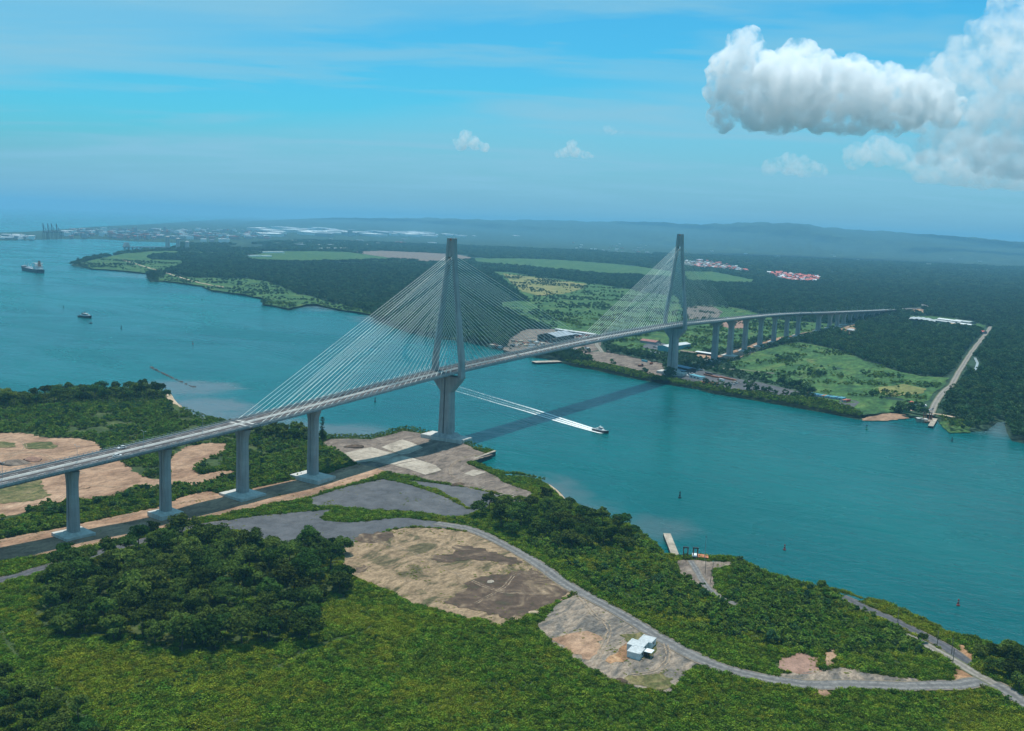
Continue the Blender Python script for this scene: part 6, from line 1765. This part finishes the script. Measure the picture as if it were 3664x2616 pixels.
# trees that can be told apart: groves on the near bank
GROVES = [
 ('broad dark tree in the dense grove below the viaduct', 'trees of the dense dark grove', 11.4, (0.9, 1.35), [(176, 2045), (215, 2000), (310, 1990), (330, 2010), (420, 1985), (540, 1945), (575, 1930), (650, 1935), (730, 1935), (800, 1925), (830, 1950), (880, 1975), (1010, 1985), (1080, 1985), (1160, 1975), (1240, 1960), (1260, 2045), (1250, 2140), (1160, 2190), (1160, 2260), (1105, 2305), (900, 2310), (816, 2330), (705, 2350), (617, 2330), (485, 2310), (309, 2300), (160, 2270), (120, 2200), (150, 2110)]),
 ('leafy tree in the dark clump filling the lower left corner', 'trees of the lower left clump', 9.0, (0.6, 0.95), [(-120, 2440), (0, 2430), (100, 2455), (180, 2475), (250, 2520), (320, 2580), (400, 2680), (300, 2760), (-120, 2760)]),
 ('bushy tree in the shoreline grove right of the gravel lots', 'trees of the shoreline grove', 11.5, (0.8, 1.15), [(1710, 1850), (1745, 1808), (1800, 1800), (1870, 1806), (1930, 1806), (2030, 1822), (2110, 1856), (2200, 1886), (2270, 1906), (2310, 1938), (2250, 1975), (2130, 1985), (2050, 1990), (1950, 1968), (1880, 1935), (1800, 1905), (1740, 1880)]),
 ('dark tree in the clump at the right edge above the road end', 'trees at the right edge', 7.5, (0.6, 0.95), [(3490, 2318), (3540, 2330), (3620, 2350), (3664, 2362), (3760, 2390), (3760, 2500), (3640, 2480), (3575, 2435), (3520, 2390)]),
 ('mangrove tree in the dark band along the upper left shore', 'mangrove trees on the upper left shore', 14.0, (0.95, 1.25), [(-160, 1434), (0, 1428), (300, 1408), (450, 1400), (570, 1400), (606, 1415), (600, 1432), (480, 1440), (300, 1448), (100, 1462), (-160, 1475)]),
 ('tree in the clump behind the pier nearest the tower', 'trees behind the pier by the quay', 11.0, (0.8, 1.1), [(890, 1532), (1000, 1548), (1100, 1562), (1178, 1572), (1150, 1588), (1040, 1584), (930, 1574), (890, 1556)]),
]
tree_px = []
ntree = 0
def plant_tree(x, y, k, s, label, group, name='broadleaf_tree', zs=1.0):
    crown_me, trunk_me, hgt, rad = TREES[k]
    e = empty(name, (x, y, hz(x, y) - 0.2), random.uniform(0, 6.28))
    e.scale = (s, s, s * zs)
    link('trunk', trunk_me, e); link('crown', crown_me, e)
    tag(e, label, 'tree', group)
    return e
for label, group, sp, (s0, s1), poly in GROVES:
    a = np.array(to_world(poly, 3.6))
    xs, ys, u, v, w_ = field_pts(a[:, 0].min(), a[:, 0].max(), a[:, 1].min(), a[:, 1].max(), sp, 0.36)
    k = inpoly(xs, ys, a)
    xs, ys, u, v = xs[k], ys[k], u[k], v[k]
    k = (u > -60) & (u < 3720) & (v < 2700)
    for x, y in zip(xs[k], ys[k]):
        lb = label
        if 'dense grove' in label:
            tu, tv, _ = PX(np.array(x), np.array(y), 3.6)
            where = ('at the upper edge beside the road' if tv < 2020 else 'at the lower edge facing the tall grass' if tv > 2265 else 'on the left flank' if tu < 330 else 'on the right flank by the dirt lot' if tu > 1050 else 'in the middle, left half' if tu < 690 else 'in the middle, right half')
            lb = 'broad dark tree of the dense grove, ' + where
        elif 'shoreline grove' in label:
            tu, tv, _ = PX(np.array(x), np.array(y), 3.6)
            lb = 'bushy tree of the shoreline grove, ' + ('beside the gravel strip' if tu < 1900 else 'in its middle' if tu < 2120 else 'at its right end by the water')
        elif 'mangrove' in label:
            tu, tv, _ = PX(np.array(x), np.array(y), 3.6)
            lb = 'mangrove tree of the upper left shore band, ' + ('left third' if tu < 220 else 'middle third' if tu < 430 else 'right third by the point')
        plant_tree(x, y, random.randrange(7), random.uniform(s0, s1), lb, group, 'mangrove_tree' if 'mangrove' in label else 'broadleaf_tree')
        ntree += 1
print('individual trees', ntree)
for u, v, k, s, zs, lb in ((1002, 1972, 4, 0.95, 0.75, 'spreading lone tree beside the gravel yard'), (700, 1915, 6, 0.8, 1.2, 'tall thin tree rising above the top of the grove'), (545, 1935, 3, 0.8, 1.1, 'slender tree beside the road at the grove edge'),
                           (770, 2330, 2, 0.9, 1.0, 'rounded tree at the lower edge of the dense grove'), (2940, 2112, 5, 0.7, 1.0, 'small dark tree standing alone on the shore slope'), (3300, 2300, 5, 0.6, 1.0, 'small tree beside the dark shore road'),
                           (1110, 1990, 1, 0.7, 0.8, 'low bushy tree at the edge of the gravel yard')):
    p = G(u, v, 3.6)
    plant_tree(p[0], p[1], k, s, lb, None, zs=zs)
# one tall narrow tree on the shore
rg = np.random.default_rng(77)
b = MB()
for i in range(15):
    z = 4 + i * 1.35
    for q in range(2):
        a = rg.uniform(0, 6.28); rr = (2.6 - 0.10 * i) * rg.uniform(0.2, 1)
        blob(b, (rr * math.cos(a), rr * math.sin(a), z), (1.2, 1.2, 0.8), 26, 0.5, rg)
p = G(1153, 1583, 3.6)
e = empty('tall_tree', (p[0], p[1], hz(p[0], p[1]) - 0.2))
b.build('crown', M['tree_leaf'], e)
tb = MB(); tb.tube((0, 0, -0.5), (0.2, 0, 23), 0.4, 0.08, 7); tb.build('trunk', M['bark'], e)
tag(e, 'tall narrow tree on the shore just right of a bridge pier', 'tree')
# palms above the grove
def palm(x, y, h_, lb):
    rg = np.random.default_rng(int(abs(x * 13 + y)))
    e = empty('palm_tree', (x, y, hz(x, y) - 0.2))
    tb = MB(); tb.tube((0, 0, -0.4), (0.4, 0.2, h_), 0.22, 0.14, 7); tb.build('trunk', M['bark'], e)
    b = MB()
    for i in range(13):
        a = i * 2.4; L = rg.uniform(2.4, 3.2); up_ = rg.uniform(0.2, 0.9)
        d = np.array([math.cos(a), math.sin(a)])
        pr = [(0.4, 0.2, h_)]
        for q in range(1, 5):
            k = q / 4
            pr.append((0.4 + d[0] * L * k, 0.2 + d[1] * L * k, h_ + L * (up_ * k - 1.0 * k * k)))
        sx_ = np.array([-d[1], d[0]])
        for q in range(4):
            w0, w1 = [0.12, 0.42, 0.46, 0.34, 0.05][q], [0.12, 0.42, 0.46, 0.34, 0.05][q + 1]
            A, B = pr[q], pr[q + 1]
            b.face([(A[0] - sx_[0] * w0, A[1] - sx_[1] * w0, A[2] - w0 * 0.3), (B[0] - sx_[0] * w1, B[1] - sx_[1] * w1, B[2] - w1 * 0.3), (B[0], B[1], B[2] + 0.06), (A[0], A[1], A[2] + 0.06)])
            b.face([(A[0], A[1], A[2] + 0.06), (B[0], B[1], B[2] + 0.06), (B[0] + sx_[0] * w1, B[1] + sx_[1] * w1, B[2] - w1 * 0.3), (A[0] + sx_[0] * w0, A[1] + sx_[1] * w0, A[2] - w0 * 0.3)])
    b.build('crown', M['tree_leaf'], e)
    tag(e, lb, 'palm')
for u, v, h_, lb in ((600, 1930, 9, 'small palm beside the road at the top of the grove'), (640, 1930, 7, 'short palm next to the slender tree by the road'), (560, 2110, 8, 'palm with pale fronds inside the dense grove'), (60, 2500, 6, 'drooping palm at the lower left corner')):
    p = G(u, v, 3.6)
    palm(p[0], p[1], h_, lb)

# tall grass and scrub of the near bank
HARDW = [s_ for s_ in SHEETS]
GROVE_POLYS = [g[4] for g in GROVES]
SHRUBZ = [[(-300, 1470), (300, 1452), (600, 1438), (680, 1490), (1200, 1572), (1310, 1680), (900, 1752), (600, 1810), (0, 1940), (-300, 2000)],
          [(1900, 1950), (2110, 1850), (2345, 1965), (2373, 2006), (2430, 2060), (2600, 2160), (2622, 2010), (3000, 2135), (3090, 2190), (3300, 2300), (3290, 2380), (3100, 2360), (2950, 2330), (2700, 2300), (2450, 2250), (2200, 2140), (2050, 2050)]]
LOTS = [D4, D5, L1]
SOFT = [D1, D2, D3, D4, D5, L1] + [s for s in SHEETS_SOFT]
def west_ok(xs, ys, u, v, weeds=0.0):
    k = inpoly(xs, ys, wx)
    hm = np.ones(len(u), bool)
    hm[k] = hard_mask(u[k], v[k], HARDW)
    if weeds:
        soft = k & hm
        soft[soft] &= hard_mask(u[soft], v[soft], SOFT) & ~hard_mask(u[soft], v[soft], SHEETS_ROAD)
        si = np.nonzero(soft)[0]; xo, yo = xs[si], ys[si]; fo_ = np.full(len(si), 99.0)
        n_ = vnoise(xs, ys, 14.0, 61) * 0.5 + vnoise(xs, ys, 4.5, 62) * 0.5
        fr_ = np.full(len(xs), 99.0)
        for pl in SOFT:
            a_ = np.array(to_world(pl, 3.6)); c_ = np.roll(a_, -1, axis=0)
            for p, q in zip(a_, c_):
                bb = np.nonzero((xo > min(p[0], q[0]) - 8) & (xo < max(p[0], q[0]) + 8) & (yo > min(p[1], q[1]) - 8) & (yo < max(p[1], q[1]) + 8))[0]
                if not len(bb): continue
                d_ = q - p; L2 = d_ @ d_ + 1e-9
                t_ = np.clip(((xo[bb] - p[0]) * d_[0] + (yo[bb] - p[1]) * d_[1]) / L2, 0, 1)
                fo_[bb] = np.minimum(fo_[bb], np.hypot(xo[bb] - p[0] - t_ * d_[0], yo[bb] - p[1] - t_ * d_[1]))
        fr_[si] = fo_
        hm &= ~(soft & (rng.uniform(0, 1, len(xs)) < 0.85 * np.exp(-fr_ / 2.2) * np.clip(n_ * 2.2 - 0.4, 0, 1)))
        hm &= ~(soft & (n_ > weeds) & (rng.uniform(0, 1, len(xs)) < 0.4))
    return k & ~hm
xs, ys, u, v, w_ = field_pts(-700, 60, -620, 80, 1.62)
k = west_ok(xs, ys, u, v, 0.70) & (w_ < 900)
k &= ~hard_mask(u, v, GROVE_POLYS[:1]) | (vnoise(xs, ys, 3.0, 3) > 0.55)
xs, ys, u, v, w_ = xs[k], ys[k], u[k], v[k], w_[k]
shr = hard_mask(u, v, SHRUBZ)
patch = vnoise(xs, ys, 38.0, 5) * 0.6 + vnoise(xs, ys, 11.0, 6) * 0.4
yel = hard_mask(u, v, [[(100, 2290), (700, 2360), (880, 2480), (1000, 2700), (400, 2700), (300, 2520)], [(3360, 2640), (3440, 2510), (3500, 2515), (3530, 2590), (3580, 2640)], [(3380, 2320), (3440, 2250), (3100, 2170), (2960, 2150), (3030, 2200)]])
isyel = (patch + 0.22 * yel + rng.uniform(-0.12, 0.12, len(xs))) > 0.60
isyel |= hard_mask(u, v, HARDW)
idx = np.where(isyel, 5 + rng.integers(0, 4, len(xs)), rng.integers(0, 5, len(xs)))
keep = ~(shr & (rng.uniform(0, 1, len(xs)) < 0.3))
# trodden gullies: thin dark lines where the grass is lower
gl = np.ones(len(xs))
for q in ([(0, 2255), (30, 2310), (75, 2365)], [(200, 2460), (240, 2510), (290, 2560), (340, 2600)], [(985, 2395), (1150, 2310), (1290, 2265), (1330, 2240)]):
    pw_ = smooth_path(to_world(q, 3.6), 2.0)
    for c in pw_:
        gl = np.minimum(gl, np.clip(((xs - c[0]) ** 2 + (ys - c[1]) ** 2) / 6.0, 0.25, 1))
sc_ = rng.uniform(0.65, 1.35, len(xs)) * (0.6 + 0.8 * vnoise(xs, ys, 6.0, 9)) * gl * np.where(hard_mask(u, v, HARDW), 0.38, 1.0)
k = keep
scatter('tall_grass', 'tall rank green and yellow grass covering the near bank', 'grass', xs[k], ys[k], H(xs[k], ys[k]) - 0.05, GRSP, idx[k], sc_[k])
print('grass', k.sum())
xs, ys, u, v, w_ = field_pts(-700, 300, -620, 720, 2.6)
k = west_ok(xs, ys, u, v)
xs, ys, u, v, w_ = xs[k], ys[k], u[k], v[k], w_[k]
inz = hard_mask(u, v, SHRUBZ)
clump = vnoise(xs, ys, 16.0, 21) * 0.6 + vnoise(xs, ys, 5.0, 22) * 0.4
k = (inz & (clump > 0.40)) | (~inz & (clump > 0.74)) | (~inz & (w_ >= 780))
xs, ys, u, v, clump, inz = xs[k], ys[k], u[k], v[k], clump[k], inz[k]
s_ = rng.uniform(0.6, 1.25, len(xs)) * np.where(inz, 0.75 + clump * 0.9, 0.75)
scatter('shrubs', 'scrubby green bushes spread over the near bank', 'shrubs', xs, ys, H(xs, ys) - 0.1, SHRP, rng.integers(0, 5, len(xs)), s_)
print('shrubs', len(xs))

k = inz & (vnoise(xs, ys, 22.0, 71) * 0.6 + vnoise(xs, ys, 6.0, 72) * 0.4 > 0.60) & (rng.uniform(0, 1, len(xs)) < 0.12)
scatter('thicket', 'darker thickets of low trees among the bushes of the near bank', 'thicket', xs[k], ys[k], H(xs[k], ys[k]) - 0.3, WOODP, rng.integers(0, 5, k.sum()), rng.uniform(0.28, 0.55, k.sum()))
# woods of the far bank
ewp = np.array(ew)
LOW = [(1960, 1284), (1991, 1287), (2052, 1298), (2125, 1297), (2240, 1322), (2330, 1345), (2415, 1360), (2520, 1380), (2664, 1404), (2842, 1423), (2940, 1434), (3024, 1456), (3077, 1470), (3090, 1505), (2980, 1485), (2634, 1425), (2354, 1372), (2132, 1327), (1991, 1292)]
SCRUB = [(2140, 1205), (2620, 1240), (2640, 1325), (2960, 1440), (3090, 1487), (2840, 1410), (2600, 1345), (2480, 1320), (2376, 1300), (2200, 1262), (2150, 1250)]
POINTW = [(1000, 1040), (1760, 970), (1790, 1110), (1860, 1160), (1800, 1240), (1400, 1160), (1100, 1085)]
xs, ys, u, v, w_ = field_pts(0, 2600, -700, 2600, 8.0)
k = inpoly(xs, ys, ewp) & (w_ < 2300)
k[k] &= ~hard_mask(u[k], v[k], HARDW)
CITYZ = [(590, 899), (640, 872), (900, 858), (960, 900), (900, 912), (800, 905), (700, 899)]
k &= ~hard_mask(u, v, [CITYZ])
xs, ys, u, v, w_ = xs[k], ys[k], u[k], v[k], w_[k]
low = hard_mask(u, v, [LOW]); scr = hard_mask(u, v, [SCRUB])
s_ = rng.uniform(0.7, 1.15, len(xs)) * np.where(low, 0.42, np.where(scr, 0.5, 0.75 + 0.5 * vnoise(xs, ys, 60.0, 31)))
scatter('woodland', 'dense dark green woodland on the far bank', 'woodland', xs, ys, H(xs, ys) - 0.3, WOODP, rng.integers(0, 5, len(xs)), s_)
print('wood', len(xs))
xs, ys, u, v, w_ = field_pts(200, 4300, -900, 4600, 15.0)
k = inpoly(xs, ys, ewp) & (w_ >= 2250) & (w_ < 4200)
k[k] &= ~hard_mask(u[k], v[k], HARDW + [CITYZ] + CITY_CLEAR)
xs, ys = xs[k], ys[k]
scatter('woodland', 'hazy dark woodland beyond the far meadows', 'woodland', xs, ys, H(xs, ys) - 0.3, MIDP, rng.integers(0, 4, len(xs)), rng.uniform(0.75, 1.2, len(xs)))
print('mid wood', len(xs))
xs, ys, u, v, w_ = field_pts(1500, 9000, -1500, 9500, 32.0)
k = inpoly(xs, ys, ewp) & (w_ >= 4100) & (w_ < 8200)
k[k] &= ~hard_mask(u[k], v[k], HARDW + CITY_CLEAR)
k &= vnoise(xs, ys, 260.0, 41) > 0.22
xs, ys = xs[k], ys[k]
scatter('woodland', 'far blue-green woodland around the hazy city', 'woodland', xs, ys, H(xs, ys) - 0.5, FARP, rng.integers(0, 4, len(xs)), rng.uniform(0.7, 1.1, len(xs)))
print('far wood', len(xs))
xs, ys, u, v, w_ = field_pts(0, 1500, -500, 400, 2.8)
k = hard_mask(u, v, [LOW]) & inpoly(xs, ys, ewp)
xs, ys = xs[k], ys[k]
scatter('shrubs', 'dense low bushes along the foot of the far bank', 'shrubs', xs, ys, H(xs, ys) - 0.3, SHRP, rng.integers(0, 5, len(xs)), rng.uniform(0.9, 1.9, len(xs)))
# bushes dotted over the far meadows
FM = [s for s in SHEETS_GREEN]
xs, ys, u, v, w_ = field_pts(100, 2400, -600, 1800, 6.5)
k = hard_mask(u, v, FM) & (w_ < 2300)
c = vnoise(xs, ys, 40.0, 51) * 0.55 + vnoise(xs, ys, 13.0, 52) * 0.45
k &= c > 0.585
k &= ~hard_mask(u, v, [s for s in SHEETS if s not in FM])
xs, ys, c = xs[k], ys[k], c[k]
scatter('shrubs', 'bushes dotted over the far bank meadows', 'shrubs', xs, ys, H(xs, ys) + 0.5, SHRP, rng.integers(0, 5, len(xs)), rng.uniform(0.6, 1.5, len(xs)) * (0.6 + c))
print('meadow shrubs', len(xs))
k = (c > 0.60) & (vnoise(xs, ys, 26.0, 53) > 0.60) & (rng.uniform(0, 1, len(xs)) < 0.4)
scatter('thicket', 'dark thickets and small trees in the far bank meadows', 'thicket', xs[k], ys[k], H(xs[k], ys[k]), WOODP, rng.integers(0, 5, k.sum()), rng.uniform(0.3, 0.75, k.sum()))

xs, ys, u, v, w_ = field_pts(200, 3400, 0, 3200, 13.0)
c = vnoise(xs, ys, 70.0, 81) * 0.55 + vnoise(xs, ys, 22.0, 82) * 0.45
k = (w_ > 2100) & (w_ < 3900) & (c > 0.56)
k[k] &= hard_mask(u[k], v[k], FM)
xs, ys = xs[k], ys[k]
scatter('thicket', 'bushes scattered over the hazy far fields', 'thicket', xs, ys, H(xs, ys) + 0.3, MIDP, rng.integers(0, 4, len(xs)), rng.uniform(0.22, 0.5, len(xs)))
# ------------------------------------------------------------------ humid air
m = bpy.data.materials.new('haze')
m.use_nodes = True
t = NT(m.node_tree)
out = t.n('ShaderNodeOutputMaterial')
pv2 = t.n('ShaderNodeVolumePrincipled')
pv2.inputs['Color'].default_value = tuple(HAZE_C) + (1,)
pv2.inputs['Density'].default_value = HAZE_D
pv2.inputs['Anisotropy'].default_value = 0.0
t.t.links.new(pv2.outputs[0], out.inputs['Volume'])
b = MB()
b.box((CAM[0], CAM[1], 213), (2 * 45000, 2 * 45000, 434.0))
hzo = b.build('haze', m)
tag(hzo, 'pale blue humid haze over the channel and far land', 'haze', kind='stuff')
# ------------------------------------------------------------------ cumulus clouds, far beyond the haze
_bm = bmesh.new(); bmesh.ops.create_icosphere(_bm, subdivisions=2, radius=1.0)
_bm.verts.ensure_lookup_table(); _ico_v = np.array([tuple(v.co) for v in _bm.verts]); _ico_f = np.array([[v.index for v in f.verts] for f in _bm.faces]); _bm.free()
def cloud(name, label, puffs, dist, density, vox, lump, seed, sub=16, flat=None, depth=0.6, het=(0.36, 0.60)):
    rg = np.random.default_rng(seed)
    k = dist / FPX
    base = dirpx(*puffs[0][:2]); 
    fw = np.array([math.sin(YAW), math.cos(YAW), 0.0])
    zmin = 1e9
    spheres = []
    for (u, v, r_) in puffs:
        d = dirpx(u, v); d = d / (d @ _f)
        R = r_ * k
        c = CAM + d * dist + fw * rg.uniform(-depth, depth) * R
        spheres.append((c, R))
        for _ in range(sub):
            q = rg.normal(size=3); q /= np.linalg.norm(q)
            if q[2] < -0.2: q[2] *= -0.5
            q /= np.linalg.norm(q)
            spheres.append((c + q * R * rg.uniform(0.72, 0.95), R * rg.uniform(0.22, 0.42)))
    org = np.mean([c for c, R in spheres], axis=0)
    V = np.concatenate([_ico_v * R + (c - org) for c, R in spheres]); nv = len(_ico_v)
    if flat is not None:
        zf = CAM[2] + (hor(puffs[0][0]) - flat) * k - org[2]
        V[:, 2] = np.where(V[:, 2] < zf, zf - (zf - V[:, 2]) * 0.12, V[:, 2])
    Fc = np.concatenate([_ico_f + i * nv for i in range(len(spheres))])
    me = bpy.data.meshes.new(name); me.from_pydata(V.tolist(), [], Fc.tolist()); me.update()
    m = bpy.data.materials.new('cloud vapour'); m.use_nodes = True
    t = NT(m.node_tree); out = t.n('ShaderNodeOutputMaterial')
    pv_ = t.n('ShaderNodeVolumePrincipled')
    pv_.inputs['Color'].default_value = (0.985, 0.99, 0.995, 1); pv_.inputs['Density'].default_value = density; pv_.inputs['Anisotropy'].default_value = 0.2
    if het:
        co = t.n('ShaderNodeTexCoord').outputs['Object']
        nn = t.noise(co, 1.0 / (lump * 1.5), 4, 0.62, 0.3)
        t.put(pv_.inputs['Density'], t.m('MULTIPLY', t.smooth(nn, het[0], het[1]), density))
        m.cycles.volume_step_rate = 1.0
    t.t.links.new(pv_.outputs[0], out.inputs['Volume'])
    me.materials.append(m)
    o = link(name, me); o.location = org
    r1 = o.modifiers.new('fuse', 'REMESH'); r1.mode = 'VOXEL'; r1.voxel_size = vox
    for i, (sc, st) in enumerate(((lump * 2.0, lump * 0.9), (lump * 0.7, lump * 0.55))):
        tx = bpy.data.textures.new('lumps', 'CLOUDS'); tx.noise_scale = sc; tx.noise_depth = 3
        md = o.modifiers.new('lumps', 'DISPLACE'); md.texture = tx; md.strength = st; md.mid_level = 0.5; md.texture_coords = 'LOCAL'
    tag(o, label, 'cloud')
    return o
cloud('cumulus_cloud', 'big white two-humped cumulus cloud at upper right', [(2655, 165, 60), (2690, 185, 50), (2640, 250, 88), (2600, 330, 70), (2590, 420, 55), (2700, 350, 95), (2860, 210, 68), (2830, 290, 90), (2930, 260, 60), (2790, 400, 85), (2900, 360, 95), (2990, 330, 80), (3060, 330, 65), (3040, 400, 75), (3140, 320, 60), (3150, 400, 75), (3230, 330, 55), (3250, 410, 65), (3175, 262, 34), (2720, 420, 70), (3000, 440, 60), (2560, 330, 40), (3300, 380, 60), (3370, 330, 50), (3400, 400, 60), (3000, 320, 105), (3120, 330, 105), (3230, 345, 100), (2760, 310, 110), (2900, 300, 100), (2820, 420, 70), (2930, 430, 60), (3080, 440, 50), (3200, 440, 50)], 9000, CLOUD_D, 17, 80, 3, sub=26, flat=474, het=(0.36, 0.72))
cloud('cumulus_cloud', 'soft white cloud mass filling the upper right corner', [(3640, 60, 110), (3560, 130, 90), (3680, 200, 150), (3560, 270, 110), (3440, 230, 90), (3340, 300, 90), (3270, 400, 80), (3400, 340, 110), (3540, 400, 130), (3680, 420, 150), (3420, 470, 100), (3320, 420, 70), (3560, 540, 110), (3700, 580, 130), (3340, 540, 70), (3860, 250, 240), (3950, 520, 180)], 12000, CLOUD_D * 0.20, 34, 150, 5, sub=16, flat=640, het=(0.40, 0.68))
cloud('cumulus_cloud', 'small ragged white cloud left of the bridge centre', [(1665, 490, 26), (1700, 515, 26), (1650, 520, 22), (1735, 528, 20), (1630, 510, 14)], 8500, CLOUD_D * 0.55, 12, 42, 7, sub=9, flat=545)
cloud('cumulus_cloud', 'small peaked white cloud above the main span', [(2045, 520, 20), (2060, 545, 22), (2020, 545, 20), (2095, 555, 18), (1995, 552, 14), (2120, 562, 10)], 8500, CLOUD_D * 0.55, 12, 40, 9, sub=9, flat=570)
cloud('cumulus_cloud', 'faint thin cloud wisp right of the small peaked cloud', [(2170, 462, 18), (2195, 470, 16), (2225, 482, 10)], 8500, CLOUD_D * 0.18, 12, 40, 12, sub=6, flat=485)
cloud('cumulus_cloud', 'faint low cloud bank below the big cumulus', [(2760, 595, 34), (2820, 590, 42), (2880, 600, 40), (2940, 610, 30), (3060, 560, 50), (3150, 540, 60), (3230, 560, 50), (3320, 600, 70), (3430, 620, 80), (3540, 640, 90), (3650, 650, 90), (3780, 640, 120), (3450, 540, 90), (3600, 560, 100)], 14000, CLOUD_D * 0.13, 36, 110, 15, sub=8, flat=640)
